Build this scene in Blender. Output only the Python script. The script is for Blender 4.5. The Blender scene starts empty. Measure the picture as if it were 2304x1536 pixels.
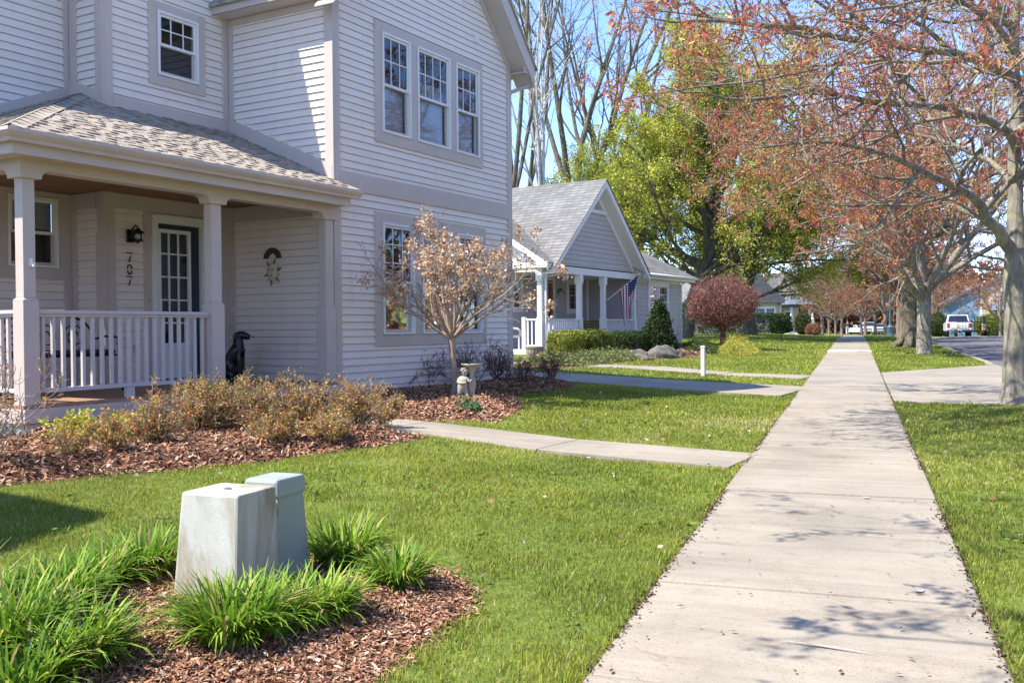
SUN_E, SKY_S, EXPO = 3.3, .15, 1.62
import bpy, bmesh, math, random
import numpy as np
from mathutils import Matrix, Vector
R_ = math.radians
scene = bpy.context.scene
COL = scene.collection
rng = np.random.default_rng(7)

# ---------------------------------------------------------------- camera numbers
FPX, CX, CY, EYE = 2193.0, 1152.0, 768.0, 1.30
def _rx(a): c, s = math.cos(a), math.sin(a); return np.array([[1,0,0],[0,c,-s],[0,s,c]])
def _rz(a): c, s = math.cos(a), math.sin(a); return np.array([[c,-s,0],[s,c,0],[0,0,1]])
CAMR = _rz(R_(19.4)) @ _rx(math.pi/2 - math.atan(30.6/FPX)) @ _rz(-0.0081)
CAMP = np.array([0.0, 0.0, EYE])
FWD = CAMR @ np.array([0, 0, -1.0])

# ---------------------------------------------------------------- terrain
_PY = [-60, -20, 0, 50, 57, 64, 72, 88, 158, 260, 500]
_PZ = [-.5, -.19, 0, .475, .53, .54, .50, .38, -.15, -.5, -1.0]
def prof(y): return np.interp(y, _PY, _PZ)
def smooth(t):
    t = np.clip(t, 0, 1); return t*t*(3-2*t)
def gz(x, y):
    x = np.asarray(x, float); y = np.asarray(y, float)
    z = prof(y)
    z = z + .2*smooth((-.91 - x)/6.0)
    z = z + .02*np.sin(x*1.3+.7)*np.sin(y*.9)*smooth((-1.2-x)/1.5)
    road = smooth((x - 3.35)/.25)
    return z - .13*road*np.where((y > -30) & (y < 300), 1, 0)
def at(px, py, lift=0.0):
    """ground point under a ray of the photograph"""
    d = CAMR @ np.array([(px-CX)/FPX, -(py-CY)/FPX, -1.0])
    t = 0.5
    while t < 400:
        p = CAMP + d*t
        if p[2] < float(gz(p[0], p[1])) + lift: break
        t += .02 + t*.002
    return p
def pz(px, py, Z):
    """point at camera depth Z"""
    d = CAMR @ np.array([(px-CX)/FPX, -(py-CY)/FPX, -1.0])
    return CAMP + d*Z

# ---------------------------------------------------------------- object helpers
def tag(o, label=None, cat=None, group=None, kind=None):
    if label: o['label'] = label
    if cat: o['category'] = cat
    if group: o['group'] = group
    if kind: o['kind'] = kind
    return o
def empty(name, loc=(0,0,0), rz=0.0, label=None, cat=None, group=None):
    o = bpy.data.objects.new(name, None); COL.objects.link(o)
    o.location = loc; o.rotation_euler = (0, 0, rz); o.empty_display_size = .2
    return tag(o, label, cat, group)
def copy_tree(o, parent=None):
    c = o.copy(); COL.objects.link(c)
    if parent is not None: c.parent = parent
    for ch in list(o.children): copy_tree(ch, c)
    return c
def link(name, me, mat, parent=None, bevel=0, smooth_=False):
    o = bpy.data.objects.new(name, me); COL.objects.link(o)
    for m in (mat if isinstance(mat, (list, tuple)) else [mat]):
        me.materials.append(m)
    if parent is not None: o.parent = parent
    if bevel:
        b = o.modifiers.new('bevel', 'BEVEL'); b.width = bevel; b.segments = 2; b.limit_method = 'ANGLE'
    if smooth_:
        me.polygons.foreach_set('use_smooth', np.ones(len(me.polygons), bool))
    return o
def np_mesh(name, verts, faces, mat, parent=None, col=None, smooth_=False, midx=None):
    """faces: list of (M,k) int arrays"""
    me = bpy.data.meshes.new(name)
    verts = np.asarray(verts, np.float32)
    faces = [f for f in faces if len(f)]
    nl = sum(f.size for f in faces); nf = sum(len(f) for f in faces)
    me.vertices.add(len(verts)); me.vertices.foreach_set('co', verts.ravel())
    me.loops.add(nl); me.polygons.add(nf)
    li = np.concatenate([f.ravel() for f in faces]).astype(np.int32)
    tot = np.concatenate([np.full(len(f), f.shape[1]) for f in faces]).astype(np.int32)
    st = np.concatenate([[0], np.cumsum(tot)[:-1]]).astype(np.int32)
    me.loops.foreach_set('vertex_index', li)
    me.polygons.foreach_set('loop_start', st); me.polygons.foreach_set('loop_total', tot)
    if midx is not None: me.polygons.foreach_set('material_index', np.asarray(midx, np.int32))
    if col is not None:
        a = me.color_attributes.new('col', 'FLOAT_COLOR', 'POINT')
        c4 = np.ones((len(verts), 4), np.float32); c4[:, :3] = col
        a.data.foreach_set('color', c4.ravel())
    me.update(calc_edges=True); me.validate()
    return link(name, me, mat, parent, 0, smooth_)

class MB:
    def __init__(s): s.v = []; s.f = []; s.m = []; s.mi = 0
    def add(s, vs, fs):
        b = len(s.v); s.v += [tuple(map(float, v)) for v in vs]
        for f in fs: s.f.append(tuple(b+i for i in f)); s.m.append(s.mi)
        return s
    def box(s, x0, x1, y0, y1, z0, z1):
        return s.add([(x0,y0,z0),(x1,y0,z0),(x1,y1,z0),(x0,y1,z0),(x0,y0,z1),(x1,y0,z1),(x1,y1,z1),(x0,y1,z1)],
                     [(0,3,2,1),(4,5,6,7),(0,1,5,4),(1,2,6,5),(2,3,7,6),(3,0,4,7)])
    def hexa(s, bot, top):
        return s.add(list(bot)+list(top), [(0,3,2,1),(4,5,6,7),(0,1,5,4),(1,2,6,5),(2,3,7,6),(3,0,4,7)])
    def prism(s, poly, axis, a0, a1):
        """poly of 2D points extruded along axis 0/1/2"""
        def P(p, a):
            q = list(p); q.insert(axis, a); return q
        n = len(poly)
        vs = [P(p, a0) for p in poly] + [P(p, a1) for p in poly]
        fs = [tuple(range(n-1, -1, -1)), tuple(range(n, 2*n))] + [(i, (i+1) % n, n+(i+1) % n, n+i) for i in range(n)]
        return s.add(vs, fs)
    def tube(s, pts, rad, n=8, cap=True):
        pts = np.asarray(pts, float); k = len(pts)
        rad = np.full(k, rad) if np.isscalar(rad) else np.asarray(rad, float)
        T = np.gradient(pts, axis=0); T /= np.linalg.norm(T, axis=1)[:, None]+1e-9
        ref = np.array([0, 0, 1.]) if abs(T[:, 2]).mean() < .9 else np.array([1., 0, 0])
        N = np.cross(T, ref); N /= np.linalg.norm(N, axis=1)[:, None]+1e-9
        B = np.cross(T, N); vs = []
        for i in range(k):
            for j in range(n):
                a = 2*math.pi*j/n; vs.append(pts[i]+rad[i]*(math.cos(a)*N[i]+math.sin(a)*B[i]))
        fs = [(i*n+j, i*n+(j+1) % n, (i+1)*n+(j+1) % n, (i+1)*n+j) for i in range(k-1) for j in range(n)]
        if cap: fs += [tuple(range(n-1, -1, -1)), tuple(range((k-1)*n, k*n))]
        return s.add(vs, fs)
    def lathe(s, prof_, n=20, c=(0,0,0), sx=1, sy=1):
        k = len(prof_); vs = []
        for r, z in prof_:
            for j in range(n):
                a = 2*math.pi*j/n; vs.append((c[0]+sx*r*math.cos(a), c[1]+sy*r*math.sin(a), c[2]+z))
        fs = [(i*n+j, i*n+(j+1) % n, (i+1)*n+(j+1) % n, (i+1)*n+j) for i in range(k-1) for j in range(n)]
        fs += [tuple(range(n-1, -1, -1)), tuple(range((k-1)*n, k*n))]
        return s.add(vs, fs)
    def quad(s, *p): return s.add(p, [tuple(range(len(p)))])
    def build(s, name, mat, parent=None, bevel=0, smooth_=False):
        me = bpy.data.meshes.new(name); me.from_pydata(s.v, [], s.f)
        if isinstance(mat, (list, tuple)): me.polygons.foreach_set('material_index', s.m)
        bm = bmesh.new(); bm.from_mesh(me); bmesh.ops.recalc_face_normals(bm, faces=bm.faces); bm.to_mesh(me); bm.free()
        me.update()
        return link(name, me, mat, parent, bevel, smooth_)
def skin(name, nodes, edges, mat, parent=None, sub=2):
    """nodes: (x,y,z,r) ; one continuous skinned body"""
    me = bpy.data.meshes.new(name)
    me.from_pydata([n[:3] for n in nodes], edges, []); me.update()
    o = link(name, me, mat, parent)
    sk = o.modifiers.new('skin', 'SKIN'); sk.use_smooth_shade = True
    if not me.skin_vertices: me.skin_vertices.new()
    for i, n in enumerate(nodes):
        r = n[3]; me.skin_vertices[0].data[i].radius = (r, r) if np.isscalar(r) else r
        me.skin_vertices[0].data[i].use_root = (i == 0)
    ss = o.modifiers.new('sub', 'SUBSURF'); ss.levels = sub; ss.render_levels = sub
    return o

# ---------------------------------------------------------------- materials
class NT:
    def __init__(s, name):
        s.m = bpy.data.materials.new(name); s.m.use_nodes = True; s.t = s.m.node_tree
        s.n = s.t.nodes; s.b = s.n['Principled BSDF']; s.out = s.n['Material Output']
        s.tc = None
    def new(s, typ, **kw):
        x = s.n.new(typ)
        for k, v in kw.items():
            if k in x.inputs: x.inputs[k].default_value = v
            else: setattr(x, k, v)
        return x
    def L(s, a, b): s.t.links.new(a, b)
    def obj(s, scale=(1,1,1)):
        if s.tc is None: s.tc = s.n.new('ShaderNodeTexCoord')
        mp = s.n.new('ShaderNodeMapping'); mp.inputs['Scale'].default_value = scale
        s.L(s.tc.outputs['Object'], mp.inputs['Vector']); return mp.outputs[0]
    def noise(s, scale, detail=6, rough=.6, vec=None, dist=0):
        x = s.n.new('ShaderNodeTexNoise'); x.inputs['Scale'].default_value = scale
        x.inputs['Detail'].default_value = detail; x.inputs['Roughness'].default_value = rough
        x.inputs['Distortion'].default_value = dist
        s.L(vec if vec is not None else s.obj(), x.inputs['Vector']); return x.outputs['Fac']
    def ramp(s, fac, stops):
        r = s.n.new('ShaderNodeValToRGB'); s.L(fac, r.inputs[0])
        e = r.color_ramp.elements
        while len(e) < len(stops): e.new(.5)
        for q, (p, c) in zip(e, stops):
            q.position = p; q.color = (*(c if hasattr(c, '__len__') else (c, c, c)), 1)
        return r.outputs[0]
    def mix(s, fac, a, b, mode='MIX'):
        x = s.n.new('ShaderNodeMix'); x.data_type = 'RGBA'; x.blend_type = mode
        for i, v in ((0, fac), (6, a), (7, b)):
            if hasattr(v, 'links'): s.L(v, x.inputs[i])
            elif i == 0: x.inputs[0].default_value = v
            else: x.inputs[i].default_value = (*v, 1)
        return x.outputs[2]
    def bump(s, h, strength=.3, dist=.01):
        b = s.n.new('ShaderNodeBump'); b.inputs['Strength'].default_value = strength; b.inputs['Distance'].default_value = dist
        s.L(h, b.inputs['Height']); s.L(b.outputs[0], s.b.inputs['Normal'])
    def color(s, c):
        if hasattr(c, 'links'): s.L(c, s.b.inputs['Base Color'])
        else: s.b.inputs['Base Color'].default_value = (*c, 1)
def M(name, col, rough=.6, var=.12, scale=3.0, bump=0.0, bscale=80, metal=0.0, spec=.4, fine=0.0):
    n = NT(name); n.b.inputs['Roughness'].default_value = rough; n.b.inputs['Metallic'].default_value = metal
    n.b.inputs['Specular IOR Level'].default_value = spec
    c = np.array(col)
    f = n.noise(scale, 8, .65)
    o = n.ramp(f, [(.3, tuple(c*(1-var))), (.7, tuple(np.minimum(c*(1+var), .95)))])
    if fine:
        g = n.noise(scale*25, 3, .6)
        o = n.mix(1.0, o, n.ramp(g, [(.3, 1-fine), (.7, 1.0)]), 'MULTIPLY')
    n.color(o)
    if bump: n.bump(n.noise(bscale, 5, .6), bump, .01)
    return n.m
def leafmat(name, trans=.35, rough=.55, gain=1.0):
    n = NT(name); a = n.new('ShaderNodeVertexColor', layer_name='col')
    n.L(a.outputs[0], n.b.inputs['Base Color']); n.b.inputs['Roughness'].default_value = rough
    n.b.inputs['Specular IOR Level'].default_value = .25
    t = n.new('ShaderNodeBsdfTranslucent'); n.L(a.outputs[0], t.inputs[0])
    mx = n.new('ShaderNodeMixShader'); mx.inputs[0].default_value = trans
    n.L(n.b.outputs[0], mx.inputs[1]); n.L(t.outputs[0], mx.inputs[2]); n.L(mx.outputs[0], n.out.inputs[0])
    return n.m
def barkmat(name, a, b, scale=6, lichen=None):
    n = NT(name); n.b.inputs['Roughness'].default_value = .9; n.b.inputs['Specular IOR Level'].default_value = .15
    v = n.obj((1, 1, .22)); f = n.noise(scale*2.2, 8, .7, v, .4)
    o = n.ramp(f, [(.32, a), (.62, b)])
    if lichen:
        g = n.noise(4.0, 7, .75); o = n.mix(n.ramp(g, [(.5, 0), (.62, .75)]), o, lichen)
    n.color(o); n.bump(f, .7, .03); return n.m
def concrete(name, col, warm=1.0, joint=None):
    n = NT(name); n.b.inputs['Roughness'].default_value = .85; n.b.inputs['Specular IOR Level'].default_value = .2
    c = np.array(col)
    big = n.noise(.9, 8, .65, None, .6)
    o = n.ramp(big, [(.28, tuple(c*.74)), (.5, tuple(c*.95)), (.72, tuple(np.minimum(c*1.1, .9)))])
    fine = n.noise(160, 3, .7)
    o = n.mix(1.0, o, n.ramp(fine, [(.34, (.70, .69, .67)), (.5, (.97, .97, .97)), (.7, (1.0, 1.0, 1.0))]), 'MULTIPLY')
    st = n.noise(5.0, 9, .75, n.obj((1, 1.6, 1)), .8)
    o = n.mix(1.0, o, n.ramp(st, [(.25, (.72, .69, .64)), (.48, (1, 1, 1))]), 'MULTIPLY')
    tcn = n.tc; sp = n.n.new('ShaderNodeSeparateXYZ'); n.L(tcn.outputs['Object'], sp.inputs[0])
    q1 = n.new('ShaderNodeMath', operation='MULTIPLY_ADD'); q1.inputs[1].default_value = 1/1.31; q1.inputs[2].default_value = 3.412; n.L(sp.outputs[1], q1.inputs[0])
    q2 = n.new('ShaderNodeMath', operation='FLOOR'); n.L(q1.outputs[0], q2.inputs[0]); wn = n.n.new('ShaderNodeTexWhiteNoise'); wn.noise_dimensions = '1D'; n.L(q2.outputs[0], wn.inputs['W'])
    o = n.mix(1.0, o, n.ramp(wn.outputs['Value'], [(0, (.88, .885, .89)), (1, (1, 1, 1))]), 'MULTIPLY')
    sk = n.noise(1.0, 7, .7, n.obj((.5, 7, 1)), .4)
    o = n.mix(1.0, o, n.ramp(sk, [(.36, (.86, .85, .83)), (.55, (1, 1, 1))]), 'MULTIPLY')
    pit = n.noise(70, 2, .5); o = n.mix(1.0, o, n.ramp(pit, [(.27, (.55, .52, .48)), (.34, (1, 1, 1))]), 'MULTIPLY')
    n.color(o); n.bump(fine, .35, .004); return n.m
mt = {}
n = NT('siding_paint'); n.b.inputs['Roughness'].default_value = .55; n.b.inputs['Specular IOR Level'].default_value = .35
f = n.noise(1.0, 2, .5, n.obj((.22, .22, 9.66))); g = n.noise(.7, 6, .65); h_ = n.noise(5, 6, .7, n.obj((1, 1, .25)))
o = n.ramp(f, [(.3, (.81, .725, .655)), (.7, (.88, .79, .715))]); o = n.mix(1, o, n.ramp(g, [(.3, .95), (.6, 1.0)]), 'MULTIPLY'); o = n.mix(1, o, n.ramp(h_, [(.28, (.91, .90, .88)), (.45, (1, 1, 1))]), 'MULTIPLY')
n.color(o); mt['siding'] = n.m
mt['trim'] = M('taupe_trim_paint', (.585, .505, .455), .55, .06, 1.8, fine=.06)
mt['white'] = M('white_paint', (.80, .79, .77), .45, .03, 3)
mt['wood_ceiling'] = None
n = NT('stained_wood_ceiling'); f = n.noise(5, 7, .6, n.obj((.5, 9, 1)), .3)
n.color(n.ramp(f, [(.3, (.16, .062, .02)), (.7, (.34, .15, .055))])); n.b.inputs['Roughness'].default_value = .45; mt['wood_ceiling'] = n.m
n = NT('porch_deck_wood'); f = n.noise(6, 7, .6, n.obj((.6, 12, 1)), .3)
n.color(n.ramp(f, [(.3, (.23, .12, .07)), (.7, (.44, .26, .16))])); n.b.inputs['Roughness'].default_value = .6; mt['deck'] = n.m
def shinglemat(name, a, b, c):
    n = NT(name); n.b.inputs['Roughness'].default_value = .95; n.b.inputs['Specular IOR Level'].default_value = .1
    f = n.noise(3.5, 5, .6, n.obj((1, 1, 1))); g = n.noise(220, 2, .6)
    o = n.ramp(f, [(.3, a), (.5, b), (.72, c)]); o = n.mix(1, o, n.ramp(g, [(.3, .7), (.65, 1.0)]), 'MULTIPLY')
    n.color(o); n.bump(g, .4, .004); return n.m
mt['shingle'] = shinglemat('asphalt_shingle', (.27, .23, .185), (.42, .365, .30), (.54, .475, .40))
def coursemat(name, a, b, c, h):
    n = NT(name); n.b.inputs['Roughness'].default_value = .95; n.b.inputs['Specular IOR Level'].default_value = .1
    tc = n.n.new('ShaderNodeTexCoord'); sp = n.n.new('ShaderNodeSeparateXYZ'); n.L(tc.outputs['Object'], sp.inputs[0])
    ad = n.new('ShaderNodeMath', operation='ADD'); n.L(sp.outputs[0], ad.inputs[0]); n.L(sp.outputs[1], ad.inputs[1])
    cb = n.n.new('ShaderNodeCombineXYZ'); n.L(ad.outputs[0], cb.inputs[0]); n.L(sp.outputs[2], cb.inputs[1])
    bk = n.n.new('ShaderNodeTexBrick'); bk.inputs['Scale'].default_value = 1; bk.inputs['Brick Width'].default_value = .28; bk.inputs['Row Height'].default_value = h
    bk.inputs['Mortar Size'].default_value = .009; bk.inputs['Mortar Smooth'].default_value = .3; bk.inputs['Bias'].default_value = 0; bk.offset = .43
    bk.inputs['Color1'].default_value = (*a, 1); bk.inputs['Color2'].default_value = (*c, 1); bk.inputs['Mortar'].default_value = (*[q*.45 for q in a], 1); n.L(cb.outputs[0], bk.inputs['Vector'])
    g = n.noise(60, 4, .7); st = n.noise(.8, 6, .65)
    o = n.mix(1, bk.outputs[0], n.ramp(g, [(.3, .75), (.65, 1.0)]), 'MULTIPLY'); o = n.mix(1, o, n.ramp(st, [(.3, .8), (.65, 1.0)]), 'MULTIPLY')
    n.color(o); n.bump(bk.outputs['Fac'], -.4, .02); return n.m
mt['nroof'] = coursemat('pale_grey_shingle_courses', (.20, .195, .185), (.23, .22, .21), (.29, .285, .27), .105)
mt['shingle_n'] = shinglemat('pale_grey_shingle', (.15, .145, .137), (.20, .195, .185), (.25, .243, .23))
def glassmat(name, tint=(.02, .025, .03), refl=.45):
    n = NT(name); g = n.new('ShaderNodeBsdfGlossy'); g.inputs['Roughness'].default_value = .02; g.inputs[0].default_value = (.9, .93, 1, 1)
    t = n.new('ShaderNodeBsdfTransparent'); t.inputs[0].default_value = (.78, .82, .85, 1)
    fr = n.new('ShaderNodeFresnel'); fr.inputs[0].default_value = 1.45
    ad = n.new('ShaderNodeMath', operation='MULTIPLY_ADD'); ad.inputs[1].default_value = 1.0; ad.inputs[2].default_value = refl
    n.L(fr.outputs[0], ad.inputs[0])
    w = n.noise(1.3, 2, .4); b = n.new('ShaderNodeBump'); b.inputs['Strength'].default_value = .06; b.inputs['Distance'].default_value = .03
    n.L(w, b.inputs['Height']); n.L(b.outputs[0], g.inputs['Normal'])
    mx = n.new('ShaderNodeMixShader'); n.L(ad.outputs[0], mx.inputs[0]); n.L(t.outputs[0], mx.inputs[1]); n.L(g.outputs[0], mx.inputs[2])
    n.L(mx.outputs[0], n.out.inputs[0]); n.n.remove(n.b); return n.m
mt['glass'] = glassmat('window_glass', refl=.05)
mt['dark'] = M('dark_interior', (.03, .028, .026), .8, .2)
mt['blind'] = M('window_shade_fabric', (.62, .63, .66), .8, .04)
mt['iron'] = M('black_iron', (.015, .015, .016), .35, .2, metal=.3, spec=.5)
mt['bronze'] = M('glossy_black_statue', (.008, .011, .013), .28, .2, spec=.6)
mt['navy'] = M('navy_door_paint', (.028, .04, .06), .4, .1)
mt['concrete'] = concrete('sidewalk_concrete', (.37, .33, .27))
mt['concrete_new'] = concrete('newer_concrete', (.56, .52, .46))
mt['leaf'] = leafmat('foliage')
mt['grassblade'] = leafmat('grass_blades', .35, .5)
mt['dryleaf'] = leafmat('dry_petals', .25, .8)
mt['mulchchip'] = leafmat('mulch_chips', .0, .9)
mt['bark'] = barkmat('maple_bark', (.10, .085, .068), (.31, .285, .24), 6, (.36, .34, .20))
mt['bark_dark'] = barkmat('dark_bark', (.05, .04, .032), (.17, .14, .11), 6, (.20, .21, .10))
mt['bark_pale'] = barkmat('pale_birch_bark', (.30, .29, .27), (.66, .64, .61), 5)
mt['twig'] = barkmat('twig_bark', (.14, .105, .085), (.30, .24, .20), 9)
mt['twig_red'] = barkmat('reddish_twig', (.10, .05, .045), (.25, .13, .11), 9)
mt['twig_tan'] = barkmat('tan_twig', (.22, .16, .12), (.44, .35, .28), 9)
mt['stone'] = M('field_stone', (.145, .13, .115), .9, .5, 6, .6, 30, spec=.15)
mt['cherub'] = M('weathered_cast_stone', (.40, .38, .31), .9, .25, 14, .4, 60, spec=.15)
mt['galv'] = M('pale_green_pedestal', (.31, .36, .325), .5, .1, 5)
n = NT('weathered_grey_box'); n.b.inputs['Roughness'].default_value = .8
f = n.noise(7, 8, .7, n.obj((1, 1, .35)), .5); g = n.noise(3.2, 6, .7, n.obj((1, 1, .4)), .6)
o = n.ramp(f, [(.3, (.42, .41, .36)), (.6, (.53, .53, .48))])
o = n.mix(n.ramp(g, [(.44, 0), (.62, .8)]), o, (.24, .205, .10)); n.color(o); n.bump(n.noise(120, 3), .3, .004); mt['greybox'] = n.m
mt['asphalt'] = M('asphalt', (.16, .15, .155), .9, .22, 1.4, .5, 150, spec=.2, fine=.25)
mt['whitecar'] = M('white_car_paint', (.75, .76, .78), .25, .02, spec=.6)
mt['tyre'] = M('tyre_rubber', (.02, .02, .02), .8, .1)
mt['steel'] = M('bare_steel', (.35, .35, .36), .4, .1, metal=.8)
mt['redlens'] = M('red_lamp_lens', (.35, .02, .02), .3, .1)
mt['carglass'] = M('dark_car_glass', (.015, .02, .03), .08, .1, spec=.7)
mt['brick'] = M('red_brick_wall', (.27, .09, .065), .9, .2, 2)
mt['blue'] = M('blue_siding_paint', (.20, .33, .46), .6, .06)
mt['cream'] = M('cream_siding_paint', (.62, .54, .38), .6, .05)
mt['tan'] = M('tan_siding_paint', (.55, .42, .30), .6, .06)
mt['greysiding'] = M('grey_siding_paint', (.50, .475, .46), .6, .05, 2)
mt['skin'] = M('skin', (.5, .32, .24), .6, .05)
mt['cloth_dark'] = M('dark_clothing', (.05, .04, .06), .9, .1)
mt['cloth_white'] = M('white_clothing', (.7, .7, .72), .9, .05)
mt['yellowwood'] = M('olive_bench_wood', (.24, .20, .05), .6, .2)
mt['greenmetal'] = M('dark_green_post_paint', (.05, .085, .10), .5, .2)
mt['red_door'] = M('red_brown_door', (.22, .075, .04), .5, .15)
mt['roofblue'] = M('blue_grey_roof', (.12, .14, .18), .9, .15)
# ================================================================ GROUND
HO = np.array([-7.636, 7.373, .578]); HT = R_(10.835)
HU = np.array([math.sin(HT), math.cos(HT), 0]); HV = np.array([-math.cos(HT), math.sin(HT), 0])
def hw(u, v, z=0.0): return HO + u*HU + v*HV + np.array([0, 0, z])
NO = np.array([-9.061, 28.608, .627]); NTH = R_(12.135)
NU = np.array([math.sin(NTH), math.cos(NTH), 0]); NV = np.array([-math.cos(NTH), math.sin(NTH), 0])
def nw(u, v, z=0.0): return NO + u*NU + v*NV + np.array([0, 0, z])
def inpoly(x, y, poly):
    poly = np.asarray(poly, float)[:, :2]; ins = np.zeros(np.shape(x), bool)
    j = len(poly)-1
    for i in range(len(poly)):
        xi, yi = poly[i]; xj, yj = poly[j]
        c = ((yi > y) != (yj > y)) & (x < (xj-xi)*(y-yi)/((yj-yi) if yj != yi else 1e-9)+xi)
        ins ^= c; j = i
    return ins
_nz = {}
def vnoise(x, y, s, seed=0):
    if seed not in _nz: _nz[seed] = np.random.default_rng(100+seed).random((64, 64))
    g = _nz[seed]; X = np.asarray(x)/s; Y = np.asarray(y)/s
    i = np.floor(X).astype(int); j = np.floor(Y).astype(int); a = smooth(X-i); b = smooth(Y-j)
    q = lambda di, dj: g[(i+di) % 64, (j+dj) % 64]
    return (q(0,0)*(1-a)+q(1,0)*a)*(1-b)+(q(0,1)*(1-a)+q(1,1)*a)*b

# terrain sheet
xs = np.unique(np.concatenate([np.linspace(-400,-60,18), np.linspace(-60,-14,24), np.arange(-14,-.9,.3), np.arange(-.91,3.2,.4), [3.3,3.35,3.42,3.5,3.6,3.65], np.linspace(4,14,14), np.linspace(16,60,16), np.linspace(70,400,14)]))
ys = np.unique(np.concatenate([np.linspace(-60,-4,15), np.arange(-3,32,.35), np.arange(32,100,1.5), np.linspace(104,500,34)]))
X, Y = np.meshgrid(xs, ys); Z = gz(X, Y)
nx, ny = len(xs), len(ys)
idx = np.arange(nx*ny).reshape(ny, nx)
F = np.stack([idx[:-1,:-1].ravel(), idx[:-1,1:].ravel(), idx[1:,1:].ravel(), idx[1:,:-1].ravel()], 1)
n = NT('lawn_soil'); n.b.inputs['Roughness'].default_value = .95; n.b.inputs['Specular IOR Level'].default_value = .05
f = n.noise(.35, 7, .6); g = n.noise(14, 6, .75)
o = n.ramp(f, [(.3, (.12, .165, .036)), (.55, (.165, .22, .045)), (.75, (.22, .25, .065))])
o = n.mix(1, o, n.ramp(g, [(.3, .55), (.65, 1.0)]), 'MULTIPLY'); n.color(o); n.bump(g, .5, .05)
t = np_mesh('ground', np.stack([X.ravel(), Y.ravel(), Z.ravel()], 1), [F], n.m, smooth_=True); tag(t, kind='structure')

def slab_strip(mb, A, B, width_dir, w0, w1, seg, gap=.015, top=.022, thick=.10, rr=None):
    """slabs along A->B; width along width_dir from w0 to w1"""
    A = np.array(A, float); B = np.array(B, float); L = np.linalg.norm(B-A); d = (B-A)/L
    wd = np.array(width_dir, float); k = max(1, int(round(L/seg)))
    for i in range(k):
        a = A+d*(L*i/k+gap/2); b = A+d*(L*(i+1)/k-gap/2)
        P = [a+wd*w0, b+wd*w0, b+wd*w1, a+wd*w1]
        dz = (rr.normal()*.0025 if rr is not None else 0)
        zt = [float(gz(p[0], p[1]))+top+dz for p in P]
        mb.hexa([(p[0], p[1], z-thick) for p, z in zip(P, zt)], [(p[0], p[1], z) for p, z in zip(P, zt)])
rr = np.random.default_rng(3)
mb = MB()
Y0 = 3.39-1.31*6
y = Y0
while y < 36.0:
    slab_strip(mb, (-.195, y), (-.195, y+1.31), (1, 0), -.72, .72, 2, rr=rr); y += 1.31
yn = y
mb.mi = 1; slab_strip(mb, (-.195, y), (-.195, y+2.3), (1, 0), -.76, .76, 3, rr=rr, top=.03); y += 2.3
mb.mi = 0
while y < 110:
    slab_strip(mb, (-.17, y), (-.17, y+1.5), (1, 0), -.74, .74, 2, rr=rr); y += 1.5
o = mb.build('sidewalk', [mt['concrete'], mt['concrete_new']], bevel=.012); tag(o, kind='structure')
Vd = HV[:2]
def walk(name, ya, yb, L, seg, mat):
    mb = MB(); a = np.array([-.925, (ya+yb)/2]); w = (yb-ya)/2
    slab_strip(mb, a, a+Vd*L, HU[:2], -w, w, seg, rr=rr)
    o = mb.build(name, mat, bevel=.008); tag(o, kind='structure')
    b = a+Vd*L
    return [a-HU[:2]*w, a+HU[:2]*w, b+HU[:2]*w, b-HU[:2]*w]
W1 = walk('entry_path', 8.40, 9.31, 5.6, 1.6, mt['concrete'])
W2 = walk('driveway', 16.2, 18.35, 8.5, 2.4, mt['concrete'])
W3 = walk('neighbour_path', 20.86, 21.95, 10.5, 1.7, mt['concrete'])
# concrete apron to the street
mb = MB(); ap = [(.53, 15.5), (3.35, 15.0), (3.35, 27.2), (.53, 23.2)]
for (t0, t1) in ((0, .5), (.5, 1)):
    e = .004
    P = [(.545, 15.5+7.7*t0+e), (3.34, 15.0+12.2*t0+e), (3.34, 15.0+12.2*t1-e), (.545, 15.5+7.7*t1-e)]
    zz = [float(gz(*p))+.02 for p in P]; 
    mb.hexa([(p[0], p[1], z-.2) for p, z in zip(P, zz)], [(p[0], p[1], z) for p, z in zip(P, zz)])
o = mb.build('driveway_apron', mt['concrete'], bevel=.006); tag(o, kind='structure')
# street
left = [(3.42, -30), (3.42, 46), (3.6, 54), (4.5, 61), (6.8, 66.5), (11, 69.5), (40, 72)]
right = [(11.2, -30), (11.2, 34), (11.8, 44), (14, 52), (20, 56), (28, 58), (40, 59)]
def dens(p, m):
    p = np.array(p, float); s = np.concatenate([[0], np.cumsum(np.linalg.norm(np.diff(p, axis=0), axis=1))])
    t = np.linspace(0, s[-1], m); return np.stack([np.interp(t, s, p[:, 0]), np.interp(t, s, p[:, 1])], 1)
l = dens(left, 90); r = dens(right, 90); k = 9
G = np.stack([l*(1-a)+r*a for a in np.linspace(0, 1, k)], 1)
zz = gz(np.maximum(G[..., 0], 3.7), G[..., 1])+.008+.05*(1-(2*np.linspace(0, 1, k)-1)**2)[None]
idx = np.arange(90*k).reshape(90, k)
F = np.stack([idx[:-1,:-1].ravel(), idx[1:,:-1].ravel(), idx[1:,1:].ravel(), idx[:-1,1:].ravel()], 1)
o = np_mesh('road', np.concatenate([G.reshape(-1, 2), zz.reshape(-1, 1)], 1), [F], mt['asphalt'], smooth_=True); tag(o, kind='structure')
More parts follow.
